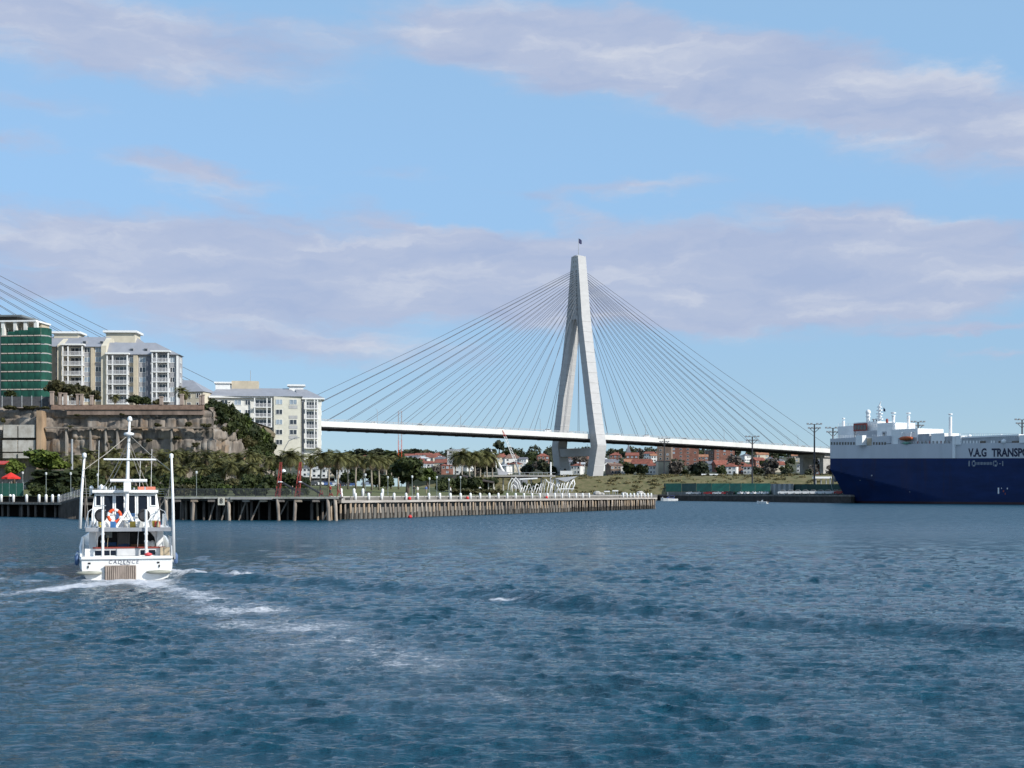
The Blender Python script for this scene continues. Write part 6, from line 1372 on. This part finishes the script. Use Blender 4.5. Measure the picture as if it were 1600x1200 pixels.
light_mast(1272.5, 663, 752, 655, 'dark lighting mast between the bridge piers and the ship'); light_mast(1301.5, 669, 752, 650, 'lighting mast half hidden behind the end of the ship')
light_mast(1434.5, 659.5, 752, 700, 'lighting mast showing above the ship between white vents'); light_mast(1597, 656, 752, 690, 'lighting mast above the ship lettering')
# --- cars
def car_meshes():
    body = MB(); prof = [(-2.1, .3), (-2.12, .75), (-1.95, .92), (-1.1, .98), (-.55, 1.38), (.85, 1.40), (1.55, 1.0), (2.05, .92), (2.12, .5), (2.08, .3)]
    body.prism(prof, -.82, .82, 'y'); bm_ = body.mesh('body', [WHITE])
    gl = MB(); gl.prism([(-.98, 1.0), (-.52, 1.33), (.78, 1.35), (1.36, 1.02)], -.835, .835, 'y'); gl.add([(-1.12, -.68, .99), (-1.12, .68, .99), (-.60, .62, 1.365), (-.60, -.62, 1.365)], [(0, 1, 2, 3)]); gl.add([(1.58, -.68, 1.005), (1.58, .68, 1.005), (.92, .62, 1.385), (.92, -.62, 1.385)], [(0, 1, 2, 3)])
    gm = gl.mesh('window_glass', [DARKG]); wm_ = MB().tube([(0, -.1, 0), (0, .1, 0)], .31, 12).mesh('wheel', [BLACK]); hm = MB().tube([(0, -.115, 0), (0, .115, 0)], .17, 8).mesh('hub', [STEEL])
    lm = MB().box((0, 0, 0), (.06, .34, .14)).mesh('headlight', [SWHITE]); rm = MB().box((0, 0, 0), (.06, .3, .14)).mesh('tail_light', [RED]); bp_ = MB().box((0, 0, 0), (.16, 1.66, .22)).mesh('bumper', [DSTEEL]); return bm_, gm, wm_, hm, lm, rm, bp_
CM = car_meshes()
CARC = {}
def car(x, y, z, rz, colour, label, group, sc=(1, 1, 1), col=None):
    t = thing('parked_car', label, 'car', (x, y, z), rz, group); t.scale = sc
    if colour not in CARC:
        me = CM[0].copy(); me.materials.clear(); me.materials.append(mat(colour + ' car paint', col, .25, .04, 1, spec=.6)); CARC[colour] = me
    link_obj('body', CARC[colour], t); link_obj('window_glass', CM[1], t)
    for wx in (-1.3, 1.3):
        for wy in (-.76, .76): w = link_obj('wheel', CM[2], t, (wx, wy, .31)); link_obj('hub', CM[3], w)
    for wy in (-.56, .56): link_obj('headlight', CM[4], t, (-2.11, wy, .68)); link_obj('tail_light', CM[5], t, (2.1, wy, .74))
    link_obj('bumper', CM[6], t, (-2.1, 0, .38)); link_obj('bumper', CM[6], t, (2.08, 0, .38)); return t
CC = {'white': (.80, .80, .79), 'silver': (.42, .44, .47), 'blue': (.05, .10, .26), 'red': (.42, .03, .03), 'dark': (.03, .035, .045), 'grey blue': (.22, .27, .36)}
for i, px in enumerate((1311, 1305.5, 1293.5, 1281.5, 1270, 1258, 1246, 1235, 1223)):
    D = Qd(px) + 2.6; c = 'red' if i == 0 else 'white'
    car(ax(px, D), D, 3.47, qang + rad(62), c, 'dark red car beside the ship at the end of the quay row' if i == 0 else 'white car parked on the far quay edge, %s from the ship' % ordinal(i), 'cars parked on the far quay', (1.05, 1.2, 1.5), CC[c])
for i, px in enumerate((1196, 1187, 1177, 1166, 1157)):
    D = Qd(px) + 5; car(ax(px, D), D, 3.42, qang, 'white', 'white car parked lengthwise under the green shed, %s from the silver panels' % ordinal(i), 'cars along the green shed', (1.1, 1, 1.1), CC['white'])
for i, (px, c) in enumerate(((1134, 'red'), (1127, 'white'), (1120, 'white'), (1113, 'red'), (1106, 'red'), (1141, 'dark'), (1078, 'white'), (1090, 'silver'))):
    D = Qd(px) + 4; car(ax(px, D), D, 3.42, qang + rad(50), c, '%s car in the mixed row before the green shed, %s placed' % (c, ordinal(i)), 'cars along the green shed', (1, 1, 1.2), CC[c])
# parked in the park
for i, (px, py, D, c, rz, sc, lab) in enumerate([(576, 759.8, 418, 'grey blue', 0.15, (1.05, 1.05, 1.32), 'grey-blue four-wheel drive parked at the lawn edge'), (535, 760.3, 405, 'dark', .1, (1, 1, 1.1), 'dark estate car beside the grey-blue four-wheel drive'), (518, 760.5, 402, 'silver', .3, (1, 1, 1), 'silver car parked under the palms behind the red frames'), (507, 760.5, 398, 'blue', .4, (1, 1, 1), 'blue car parked under the palms behind the red frames'), (494, 760.8, 392, 'white', .2, (1, 1, 1), 'white car parked under the palms by the jetty end'), (484, 761, 388, 'dark', .6, (1, 1, 1), 'dark car parked nearest the red gantry'), (476, 761, 395, 'silver', .5, (1, 1, 1.3), 'silver van-like car half hidden by the red gantry'), (545, 758, 430, 'blue', .1, (1, 1, 1), 'blue car tucked behind the dark estate car'), (600, 759, 425, 'white', .2, (1, 1, 1), 'white car at the far end of the park row')]):
    x = ax(px, D); car(x, D, gz(x, D) + .05, rz, c, lab, 'cars parked behind the lawn', sc, CC[c])
# bridge traffic
for i, (s, c, lane, kind) in enumerate([(-188, 'white', 10, 1), (-150, 'white', 9, 1), (-121, 'dark', 10, 1), (-92, 'silver', 10, 1), (-66, 'white', 9, 1), (-32, 'white', 10, 2), (-14, 'white', 9, 1), (22, 'white', 10, 1), (46, 'white', 10, 2), (78, 'dark', 10, 1), (98, 'white', 10, 1), (130, 'silver', 9, 1), (170, 'white', 10, 1), (-205, 'silver', 10, 2)]):
    p = B(s, lane, deck_z(s) - .7); car(p.x, p.y, p.z, math.atan2(du.y, du.x), c, '%s %s crossing the bridge, %s from its white apartment block end' % (c, 'van' if kind == 2 else 'car', ordinal(sorted([-188, -150, -121, -92, -66, -32, -14, 22, 46, 78, 98, 130, 170, -205]).index(s))), 'traffic on the bridge', (1.15, 1.1, 1.9) if kind == 2 else (1.05, 1.05, 1.25), CC[c])
# --- small boats
mb_ = thing('motor_cruiser', 'white motor cruiser with blue canopy lying off the wharf tip', 'boat', (ax(1046, 745), 745, 0), rad(4))
m = MB(); m.loft([[(x, -w, .0), (x, -w * 1.1, h), (x, w * 1.1, h), (x, w, 0)] for x, w, h in ((4.3, 1.3, 1.15), (2, 1.5, 1.25), (-1, 1.4, 1.4), (-3.4, .8, 1.6), (-4.6, .1, 1.8))]).obj('hull', [GEL], mb_)
MB().bx(.8, 4.3, -1.56, -1.5, .25, 1.2).obj('side_panel', [GEL], mb_)
MB().loft([[(2.6, -1.1, 1.2), (-1.9, -1.0, 1.3), (-1.9, 1.0, 1.3), (2.6, 1.1, 1.2)], [(2.4, -1.0, 2.1), (-1.0, -.9, 2.2), (-1.0, .9, 2.2), (2.4, 1.0, 2.1)]]).obj('cabin', [mat('navy canopy', (.03, .05, .16), .7)], mb_)
MB().bx(-.4, 2.8, -1.05, 1.05, 2.75, 2.95).obj('canopy', [mat('navy canopy')], mb_)
for x in (-.3, 2.6):
    for y in (-.9, .9): MB().tube([(x, y, 2.1), (x, y, 2.75)], .05, 5).obj('canopy_post', [SS], mb_)
MB().tube([(-.9, 0, 2.9), (-.9, 0, 4.9)], .07, 5).obj('mast', [GEL], mb_); MB().bx(-.4, 1.8, -1.06, -1.0, 1.5, 2.0).obj('cabin_window', [DARKG], mb_); MB().lathe([(.1, 0), (.3, .2), (.1, .4)], 8, (-3.6, 0, 1.75)).obj('anchor_light', [GEL], mb_)
tn_ = thing('runabout', 'small open white runabout in mid channel before the quay', 'boat', (ax(1191.5, 552), 552, 0), rad(-35))
MB().loft([[(x, -w, -.1), (x, -w * 1.15, h), (x, w * 1.15, h), (x, w, -.1)] for x, w, h in ((2.1, .8, .75), (.6, .95, .8), (-1.2, .7, .9), (-2.4, .08, 1.1))]).obj('hull', [GEL], tn_)
MB().add([(-.4, -.75, .85), (-.4, .75, .85), (.1, .6, 1.5), (.1, -.6, 1.5)], [(0, 1, 2, 3)]).obj('windscreen', [LITEG], tn_); MB().box((2.2, 0, .7), (.4, .35, .9)).obj('outboard_motor', [mat('dark outboard', (.05, .04, .04), .4)], tn_); MB().bx(-1.6, -.5, -.5, .5, .85, 1.0).obj('foredeck', [mat('tan deck', (.45, .33, .22), .7)], tn_)
# --- people
def person(x, y, z, rz, label, top, leg, seated=False, sc=1.0, step=.18):
    t = thing('person', label, 'person', (x, y, z), rz, 'people on the waterfront'); t.scale = (sc,) * 3
    V = {'pel': (0, 0, .95), 'ch': (0, .02, 1.25), 'nk': (0, .02, 1.48), 'hd': (0, -.01, 1.60), 'tp': (0, 0, 1.74), 'sl': (-.2, .02, 1.40), 'el': (-.27, .05 + step * .4, 1.14), 'hl': (-.25, -.08 + step * .5, .90), 'sr': (.2, .02, 1.40), 'er': (.27, .05 - step * .4, 1.14), 'hr': (.25, -.08 - step * .5, .90), 'kl': (-.11, -.03 - step * .5, .50), 'fl': (-.11, step * .3 - step, .05), 'tl': (-.11, -.14 + step * .3 - step, .03), 'kr': (.11, -.03 + step * .3, .50), 'fr': (.11, step, .05), 'tr': (.11, -.14 + step, .03)}
    if seated: V.update({k: (v[0], v[1], v[2] - .48) for k, v in V.items() if k not in ('kl', 'fl', 'tl', 'kr', 'fr', 'tr')}); V.update({'kl': (-.12, -.42, .5), 'fl': (-.12, -.4, .05), 'tl': (-.12, -.54, .03), 'kr': (.12, -.42, .5), 'fr': (.12, -.42, .05), 'tr': (.12, -.56, .03)})
    rr_ = {'pel': .15, 'ch': .17, 'nk': .06, 'hd': .10, 'tp': .07, 'sl': .08, 'sr': .08, 'el': .05, 'er': .05, 'hl': .035, 'hr': .035, 'kl': .075, 'kr': .075, 'fl': .05, 'fr': .05, 'tl': .04, 'tr': .04}
    E_ = [('pel', 'ch'), ('ch', 'nk'), ('nk', 'hd'), ('hd', 'tp'), ('ch', 'sl'), ('sl', 'el'), ('el', 'hl'), ('ch', 'sr'), ('sr', 'er'), ('er', 'hr'), ('pel', 'kl'), ('kl', 'fl'), ('fl', 'tl'), ('pel', 'kr'), ('kr', 'fr'), ('fr', 'tr')]
    ks = list(V); me = bpy.data.meshes.new('body'); me.from_pydata([V[k] for k in ks], [(ks.index(a), ks.index(b)) for a, b in E_], [])
    o = bpy.data.objects.new('body', me); COL.objects.link(o); o.modifiers.new('s', 'SKIN'); sv = me.skin_vertices[0].data
    for i, k in enumerate(ks): sv[i].radius = (rr_[k], rr_[k]); sv[i].use_root = k == 'pel'
    sb = o.modifiers.new('u', 'SUBSURF'); sb.levels = sb.render_levels = 1
    bpy.context.view_layer.update(); me2 = bpy.data.meshes.new_from_object(o.evaluated_get(bpy.context.evaluated_depsgraph_get())); bpy.data.objects.remove(o)
    me2.materials.clear()
    for mm in (top, leg, mat('skin', (.50, .32, .24), .6), mat('brown hair', (.05, .035, .025), .8), mat('dark shoes', (.03, .03, .03), .6)): me2.materials.append(mm)
    dz = -.48 if seated else 0
    for p in me2.polygons:
        c = p.center; p.use_smooth = True
        p.material_index = 3 if c.z > 1.66 + dz else 2 if c.z > 1.46 + dz else (2 if abs(c.x) > .2 and c.z < 1.0 + dz and c.z > .7 + dz else 0 if c.z > .95 + dz else 4 if c.z < .09 else 1)
    link_obj('body', me2, t); return t
TOPS = {'white': mat('white shirt', (.75, .74, .72), .9), 'blue': mat('blue shirt', (.10, .16, .34), .9), 'black': mat('black coat', (.025, .025, .03), .9), 'red': mat('red jumper', (.42, .05, .05), .9)}
LEGS = mat('dark trousers', (.04, .045, .06), .9); LEGT = mat('tan trousers', (.36, .29, .20), .9)
for px, D, c, lg, lab in [(652.5, 286, 'white', LEGT, 'person in white top strolling on the lawn path near the round tree'), (647, 290, 'black', LEGS, 'person in dark coat walking beside the one in white'), (666, 300, 'blue', LEGT, 'person in blue top by the lamp behind the strolling couple'), (704, 292, 'white', LEGS, 'person in white shirt before the clipped hedge'), (750, 330, 'white', LEGT, 'pale clad person among the pavilion posts'), (516, 250, 'red', LEGS, 'person in red jumper at the end of the jetty railing'), (457, 240, 'black', LEGS, 'dark figure standing on the jetty by the red gantry')]:
    x = ax(px, D); person(x, D, gz(x, D) + .04, R.uniform(0, 6), lab, TOPS[c], lg, False, 1.05)
# --- lamp posts in the park
def lamp(px, ytop, D, label, z0=None):
    x = ax(px, D); g0 = gz(x, D) if z0 is None else z0; h = az(ytop, D) - g0
    t = thing('park_lamp', label, 'lamp post', (x, D, g0), 0, 'lamp posts along the waterfront')
    MB().tube([(0, 0, 0), (0, 0, .6), (0, 0, h - .5)], [.11, .075, .055], 7).obj('post', [mat('grey green lamp post', (.20, .23, .22), .5)], t)
    MB().lathe([(.05, h - .5), (.16, h - .42), (.20, h - .1), (.09, h)], 8).obj('lantern', [mat('pale lantern', (.62, .64, .64), .4)], t); return t
for i, (px, yt, D) in enumerate([(644, 743, 262), (671, 746, 272), (682.5, 744, 268), (701.5, 748, 282), (719.5, 744, 276), (606, 744, 268), (571, 740, 256)]):
    lamp(px, yt, D, 'slim grey park lamp on the lawn, %s from the cars' % ordinal([571, 606, 644, 671, 682.5, 701.5, 719.5].index(px)))
for i, (px, yt, D) in enumerate([(35.5, 737, 258), (72, 738, 252), (110.5, 738, 246), (152.5, 740, 240), (307, 736, 236)]):
    lamp(px, yt, D, 'slim lamp post in front of the dark trees, %s from the red umbrella' % ordinal(i))
tp = thing('tall_pole', 'tall plain grey pole standing before the cliff above the trees', 'pole', (ax(112.5, 285), 285, 4)); MB().tube([(0, 0, 0), (0, 0, az(686, 285) - 4)], [.25, .2], 8).obj('post', [STEEL], tp)
cl_ = thing('curved_lamp', 'arching street lamp against the white apartment wall', 'street lamp', (ax(442, 380), 380, 6)); zz_ = az(684, 380) - 6
MB().tube([(0, 0, 0), (0, 0, zz_ - 6), (.4, 0, zz_ - 3), (1.6, 0, zz_ - .8), (3.4, 0, zz_)], .12, 6).obj('post', [STEEL], cl_); MB().box((3.9, 0, zz_), (1.2, .4, .2)).obj('lamp_head', [STEEL], cl_)
# --- red umbrella over the green kiosk
um = thing('red_umbrella', 'bright red market umbrella open beside the dark trees', 'umbrella', (ax(17, 256), 256, 3.6)); zu = az(738, 256) - 3.6
n_ = 8; top = (0, 0, zu); rim = [(1.75 * math.cos(6.2832 * i / n_), 1.75 * math.sin(6.2832 * i / n_), zu - .95) for i in range(n_)]
for i in range(n_):
    a, b = rim[i], rim[(i + 1) % n_]; mid = tuple((p + q) / 2 * (.95 if k < 2 else 1) + (.08 if k == 2 else 0) for k, (p, q) in enumerate(zip(a, b)))
    MB().add([top, a, mid, b, (a[0], a[1], a[2] - .28), (mid[0], mid[1], mid[2] - .34), (b[0], b[1], b[2] - .28)], [(0, 1, 2), (0, 2, 3), (1, 4, 5, 2), (2, 5, 6, 3)]).obj('canopy_panel', [mat('red umbrella canvas', (.62, .03, .02), .8, .1, 2)], um)
MB().tube([(0, 0, 0), (0, 0, zu - .05)], .05, 6).obj('pole', [WOODG], um)
u2 = thing('red_awning', 'small dark red awning at the frame edge above the umbrella', 'awning', (ax(-2, 262), 262, az(722, 262))); MB().prism([(-1.2, -.5), (1.2, .1), (1.2, .25), (-1.2, -.35)], -1.4, 1.5, 'x').obj('canvas', [RED], u2); MB().tube([(0, 0, -6.2), (0, 0, -.1)], .06, 5).obj('post', [STEEL], u2)
ks = thing('green_barrier', 'dark green cloth barrier screening the terrace below the red umbrella', 'barrier', (0, 253.2, 3.3))
for k in range(6):
    xa = ax(-30 + 11 * k, 253); xb = ax(-19.4 + 11 * k, 253); MB().bx(xa, xb, 0, .06, .25, az(755, 253) - 3.3 - (0 if k % 2 else .05)).obj('cloth_panel', [mat('dark green canvas', (.015, .085, .065), .8, .15, 1)], ks); MB().tube([(xb + .03, .03, 0), (xb + .03, .03, az(753, 253) - 3.3)], .04, 5).obj('post', [STEEL], ks)
# --- red lifting gantry
REDG = mat('red lattice steel', (.27, .045, .035), .6, .2, 2)
gn = thing('red_gantry', 'pair of red lattice pylons with dark lifting arms on the jetty end', 'gantry', (ax(453, 214), 214, 3.5))
zt = az(722, 214) - 3.5
for k, pxc in enumerate((437, 467.5)):
    cx = ax(pxc, 214) - gn.location.x
    legs = [((cx - .50 + .0, -.35), (cx + .06, 0)), ((cx + .25, -.35), (cx + .30, 0)), ((cx - .15, .6), (cx + .2, .25))]
    for (b_, t_) in legs: MB().tube([(b_[0] - .1, b_[1], 0), (t_[0], t_[1], zt)], [.085, .07], 6).obj('leg', [REDG], gn)
    for q in range(7):
        f0, f1 = q / 7, (q + 1) / 7
        P = lambda L_, f: (L_[0][0] - .1 + (L_[1][0] - L_[0][0] + .1) * f, L_[0][1] + (L_[1][1] - L_[0][1]) * f, zt * f)
        for i_, j_ in ((0, 1), (1, 2), (2, 0)): MB().tube([P(legs[i_], f0), P(legs[j_], f1)], .045, 4).obj('lattice_brace', [REDG], gn)
    MB().lathe([(.05, 0), (.3, .05), (.3, .12), (.05, .2)], 10, (cx + .25, -.6, az(754, 214) - 3.5)).obj('disc_light', [SWHITE], gn)
    xa = cx + .2; MB().tube([(xa, .2, az(753, 214) - 3.5), (xa + 3.3, .4, az(773, 214) - 3.5)], .17, 6).obj('lifting_arm', [DSTEEL], gn)
MB().lathe([(.02, 0), (.35, .1), (.3, .35), (.02, .5)], 9, (ax(443, 214) - gn.location.x, .1, az(738, 214) - 3.5)).obj('counterweight', [SWHITE], gn)
for k, px in enumerate((502, 517, 530)):
    t = thing('red_trestle', 'small red braced trestle at the jetty end, %s from the gantry' % ordinal(k), 'frame', (ax(px, 214), 214, 3.5), 0, 'red trestles at the jetty end'); h = az((766, 770, 756)[k], 214) - 3.5
    for a, b in (((-.35, 0), (-.12, h)), ((.35, 0), (.12, h)), ((-.3, .3), (.2, h * .6)), ((.3, .3), (-.2, h * .6))): MB().tube([(a[0], 0, a[1]), (b[0], 0, b[1])], .055, 5).obj('strut', [REDG], t)
    MB().tube([(-.28, 0, h * .4), (.28, 0, h * .4)], .04, 5).obj('strut', [REDG], t)
# --- ribbed white shelter, pavilion roof, sculptural mast at the wharf end
RIBM = mat('white tubular rib', (.80, .80, .78), .4, .05, 2)
rs = thing('ribbed_shelter', 'white ribbed shelter of leaning tubular arches near the wharf tip', 'shelter', (ax(850, 372), 372, 0)); X0 = rs.location.x; zb_ = az(770.5, 372)
def rpt(px, py, dy=0): return (ax(px, 372) - X0, dy, az(py, 372))
for k, (a, t_, b) in enumerate([((793, 770), (800, 747), (812, 768)), ((796, 770), (806, 746), (814, 769)), ((800, 770), (802, 757), (806, 770))]):
    MB().tube([rpt(*a), rpt((a[0] + t_[0]) / 2 - 1.5, (a[1] + t_[1]) / 2 - 3), rpt(*t_), rpt((b[0] + t_[0]) / 2 + 2, (b[1] + t_[1]) / 2 - 3), rpt(*b)], .13, 6).obj('arch_rib', [RIBM], rs, True)
for k in range(19):
    px = 812 + k * 4.2; lean = 3 + (k % 3); h = 748 + (k % 4) * 2.5 if k > 6 else 762 - (k % 3) * 3
    MB().tube([rpt(px, 771, -1.0 + (k % 5) * .5), rpt(px + lean * .3, (771 + h) / 2 + 2, -1 + (k % 5) * .5), rpt(px + lean, h, -1 + (k % 5) * .5), rpt(px + lean + 3.2, h + 1.5, 0), rpt(px + lean + 4.5, h + 6, .6)], .10, 6).obj('arch_rib', [RIBM], rs, True)
for (a, b, c) in [((868, 770), (874, 758), (869, 747)), ((879, 770), (885, 757), (891, 748)), ((886, 770), (891, 757), (897, 747)), ((893, 768), (898, 756), (896, 748)), ((876, 770), (870, 758), (873, 748))]:
    MB().tube([rpt(*a), rpt(*b), rpt(*c)], .17, 6).obj('arch_rib', [RIBM], rs, True)
MB().add([rpt(866, 747, -.8), rpt(903, 744, -.8), rpt(884, 753, -.8), rpt(866, 747, 2), rpt(903, 744, 2), rpt(884, 753, 2)], [(0, 1, 2), (5, 4, 3), (0, 3, 4, 1), (1, 4, 5, 2), (2, 5, 3, 0)]).obj('canopy', [SGREY], rs)
MB().tube([rpt(874, 764, -.6), rpt(897, 764, -.6)], .12, 6).obj('tie_bar', [RIBM], rs); MB().tube([rpt(812, 749, .5), rpt(840, 747.5, .5)], .2, 6).obj('tie_bar', [RIBM], rs)
for k in range(5): ptree('bush_dark', 'shrub', 'dark shrub growing inside the ribbed shelter, %s from its arch' % ordinal(k), 820 + 5.5 * k, 752 + (k % 2) * 2, 769, 9, 376, 'shrubs inside the ribbed shelter', 'shrub')
pl = thing('shelter_plinth', 'low grey plinth wall carrying the white ribbed shelter', 'plinth', (0, 0, 0)); MB().bx(ax(786, 371), ax(920, 371), 366, 385, 3.0, az(770.4, 371)).obj('slab', [CONC], pl)
pv_ = thing('park_pavilion', 'dark low pitched pavilion roof on slim pale posts', 'pavilion'); D = 340
for k, (xa, ya, xb, yb) in enumerate([(690, 751, 717, 741.5), (717, 741.5, 745, 748), (745, 748, 772, 753)]):
    a, b = Vector((ax(xa, D), D, az(ya, D))), Vector((ax(xb, D), D, az(yb, D))); MB().add([a, b, b + Vector((0, 7, .2)), a + Vector((0, 7, .2))] + [p - Vector((0, 0, .35)) for p in (a, b, b + Vector((0, 7, .2)), a + Vector((0, 7, .2)))], [(0, 1, 2, 3), (7, 6, 5, 4), (0, 4, 5, 1), (1, 5, 6, 2), (2, 6, 7, 3), (3, 7, 4, 0)]).obj('roof_panel', [mat('dark brown roof', (.075, .06, .055), .8, .2, .6)], pv_)
for px in (694, 706, 718, 729, 736, 743.5, 752, 763, 771): x = ax(px, D); MB().tube([(x, D + 1, gz(x, D)), (x, D + 1, az(750 if px < 745 else 753, D))], .16, 7).obj('post', [mat('pale pavilion post', (.45, .43, .38), .7)], pv_)
wk = thing('raised_walkway', 'raised grey walkway slab on posts behind the ribbed shelter', 'walkway'); D = 392
MB().bx(ax(756, D), ax(868, D), D, D + 5, az(744.8, D), az(742.6, D)).obj('deck', [CONC], wk); MB().bx(ax(766, D), ax(846, D), D + .3, D + 4.7, az(746.6, D), az(744.82, D)).obj('beam', [DKT], wk)
for px in np.arange(757, 869, 7.0): MB().tube([(ax(px, D), D + .1, az(742.6, D)), (ax(px, D), D + .1, az(738.5, D))], .05, 5).obj('rail_post', [STEEL], wk)
MB().tube([(ax(756, D), D + .1, az(738.4, D)), (ax(868, D), D + .1, az(738.4, D))], .06, 5).obj('handrail', [STEEL], wk)
for px in (762, 772, 786, 800, 815, 830, 846, 862): MB().tube([(ax(px, D), D + 2, 3), (ax(px, D), D + 2, az(746.6, D))], .22, 7).obj('post', [CONC], wk)
sm = thing('swooping_mast', 'white curved mast with triangular foot rising over the raised walkway', 'sculpture', (ax(778, 388), 388, 0)); X0 = sm.location.x
def spt(px, py): return (ax(px, 388) - X0, 0, az(py, 388))
for (w, pts) in ((.42, [(788, 739), (784, 733), (778, 721), (772, 711), (767.5, 704)]), (.2, [(776, 738), (774.5, 724), (771, 713), (768, 705)])):
    MB().tube([spt(*p) for p in pts], [w * (1 - .14 * i) for i in range(len(pts))], 7).obj('mast', [RIBM], sm, True)
MB().prism([(spt(776, 738)[0], spt(776, 731)[2]), (spt(779, 742)[0], spt(779, 742)[2]), (spt(792, 742)[0], spt(792, 742)[2]), (spt(796, 737)[0], spt(796, 737.5)[2]), (spt(787, 737)[0], spt(787, 736.5)[2])], -.5, .5, 'y').obj('foot', [mat('lavender grey steel', (.50, .50, .54), .5)], sm)
MB().tube([spt(767.5, 704), spt(766, 699)], .06, 5).obj('aerial', [STEEL], sm)
wp = thing('white_post', 'plain white post standing in front of the pylon base', 'post', (ax(860.5, 410), 410, 3)); MB().tube([(0, 0, 0), (0, 0, az(722, 410) - 3)], .24, 8).obj('shaft', [RIBM], wp); MB().box((0, 0, az(742, 410) - 3.2), (1.0, 1.0, .5)).obj('collar', [CONC], wp)
tr_ = thing('white_trailer', 'white box trailer parked at the top of the embankment by the pylon', 'trailer', (ax(885, 835), 835, 14.2), -.1); MB().bx(-3.6, 3.6, -1.2, 1.2, .8, 3.2).obj('box', [SWHITE], tr_); MB().bx(-3.4, 3.4, -1.0, 1.0, .5, .79).obj('chassis', [DSTEEL], tr_)
for x in (-2.4, 1.6, 2.6): MB().tube([(x, -1.15, .5), (x, -.85, .5)], .5, 12).obj('wheel', [BLACK], tr_)
# white fence/wall strips in front of the embankment by the wharf tip
for i, (xa, xb, py, D) in enumerate([(944, 953, 767.5, 560), (957, 966, 766.5, 570), (1096, 1131, 741, 845)]):
    o = MB().bx(ax(xa, D), ax(xb, D), D, D + 1.0, az(py + 1.2, D), az(py - .6, D)); t = thing('white_barrier', ('white low barrier behind the wharf tip bollards', 'second white low barrier behind the wharf tip, nearer the cruiser', 'long white barrier rail along the embankment top')[i], 'barrier', group='white barriers'); o.obj('rail', [SWHITE], t)
    for q in (.1, .5, .9): x = ax(xa + (xb - xa) * q, D); MB().bx(x - .1, x + .1, D + .3, D + .6, 3 if i < 2 else 13, az(py + 1.2, D)).obj('foot', [STEEL], t)
# --- cranes
tc1 = thing('tower_crane_mast', 'orange lattice tower crane mast standing beyond the bridge deck', 'crane', (ax(625, 905), 905, 8)); hh1 = az(642, 905) - 8; w = 1.1
PNK = mat('faded pink crane steel', (.50, .30, .24), .6)
for sx_ in (-w, w):
    for sy_ in (-w, w): MB().tube([(sx_, sy_, 0), (sx_, sy_, hh1 * .62)], .11, 5).obj('chord', [ORANGE], tc1); MB().tube([(sx_, sy_, hh1 * .62), (sx_, sy_, hh1)], .09, 5).obj('chord', [PNK], tc1)
for k in range(26):
    z0, z1 = hh1 * k / 26, hh1 * (k + 1) / 26; s_ = 1 if k % 2 else -1
    MB().tube([(-w * s_, -w, z0), (w * s_, -w, z1)], .07, 4).obj('lattice_brace', [ORANGE if k < 16 else PNK], tc1); MB().tube([(w, -w * s_, z0), (w, w * s_, z1)], .07, 4).obj('lattice_brace', [ORANGE if k < 16 else PNK], tc1)
mc = thing('mobile_crane', 'mobile crane with red-tipped white lattice boom behind the slender palms', 'crane', (ax(806, 600), 600, 6)); X0 = mc.location.x
def cpt(px, py, dy=0): return Vector((ax(px, 600) - X0, dy, az(py, 600) - 6))
a, b, c = cpt(806, 722), cpt(789, 682), cpt(785, 672.5)
for dx, dy in ((-.55, -.5), (.55, -.5), (-.55, .5), (.55, .5)):
    o_ = Vector((dx, dy, 0)); MB().tube([a + o_, b + o_ * .8], .12, 5).obj('boom_chord', [SWHITE if dx < 0 else STEEL], mc); MB().tube([b + o_ * .8, c], .13, 5).obj('boom_tip', [RED], mc)
for k in range(16):
    p, q = a + (b - a) * k / 16, a + (b - a) * (k + 1) / 16; s_ = 1 if k % 2 else -1; MB().tube([p + Vector((-.5 * s_, -.5, 0)), q + Vector((.5 * s_, -.5, 0))], .10, 4).obj('lattice_brace', [SWHITE], mc)
MB().tube([a, cpt(812, 742)], .35, 6).obj('boom_butt', [STEEL], mc); MB().bx(-1, 5, -1.4, 1.4, 0, az(742, 600) - 6).obj('carrier', [mat('grey crane body', (.25, .25, .26), .6)], mc)
# --- far shore bits: grey crates and concrete edge behind the wharf tip, bench, bins
for i, (px, w, D) in enumerate([(933, 3.0, 520), (940, 2.0, 525), (975, 2.4, 560), (1000, 3.2, 575)]):
    t = thing('stone_block', 'pale boulder at the foot of the embankment, %s from the ribbed shelter' % ordinal(i), 'boulder', (ax(px, D), D, 3.3), R.uniform(0, 3), 'boulders below the embankment'); m = MB().lathe([(.3, 0), (.62, .15), (.6, .5), (.3, .75)], 7); m.obj('rock_body', [CONC], t); t.scale = (w, w * .8, w * .7)
bn = thing('park_bench', 'dark low bench on the lawn edge behind the first wharf bollards', 'bench', (ax(572, 246), 246, gz(ax(572, 246), 246)))
MB().bx(-1.0, 1.0, -.2, .2, .42, .48).obj('seat', [DKT], bn); MB().bx(-1.0, 1.0, .2, .26, .55, .85).obj('backrest', [DKT], bn)
for x in (-.85, .85): MB().bx(x - .04, x + .04, -.18, .24, 0, .419).obj('leg', [DSTEEL], bn)
# single labels for look-alikes: whatever still shares a label is told apart by how far up the slope it stands
by = {}
for o in S.objects:
    if o.parent is None and o.get('label') and o.get('category'): by.setdefault(o['label'], []).append(o)
for lab, v in by.items():
    if len(v) > 1:
        v.sort(key=lambda o: o.matrix_basis.translation.y)
        for i, o in enumerate(v): o['label'] = '%s, %s up from the water' % (lab, 'lowest' if i == 0 else ordinal(i))
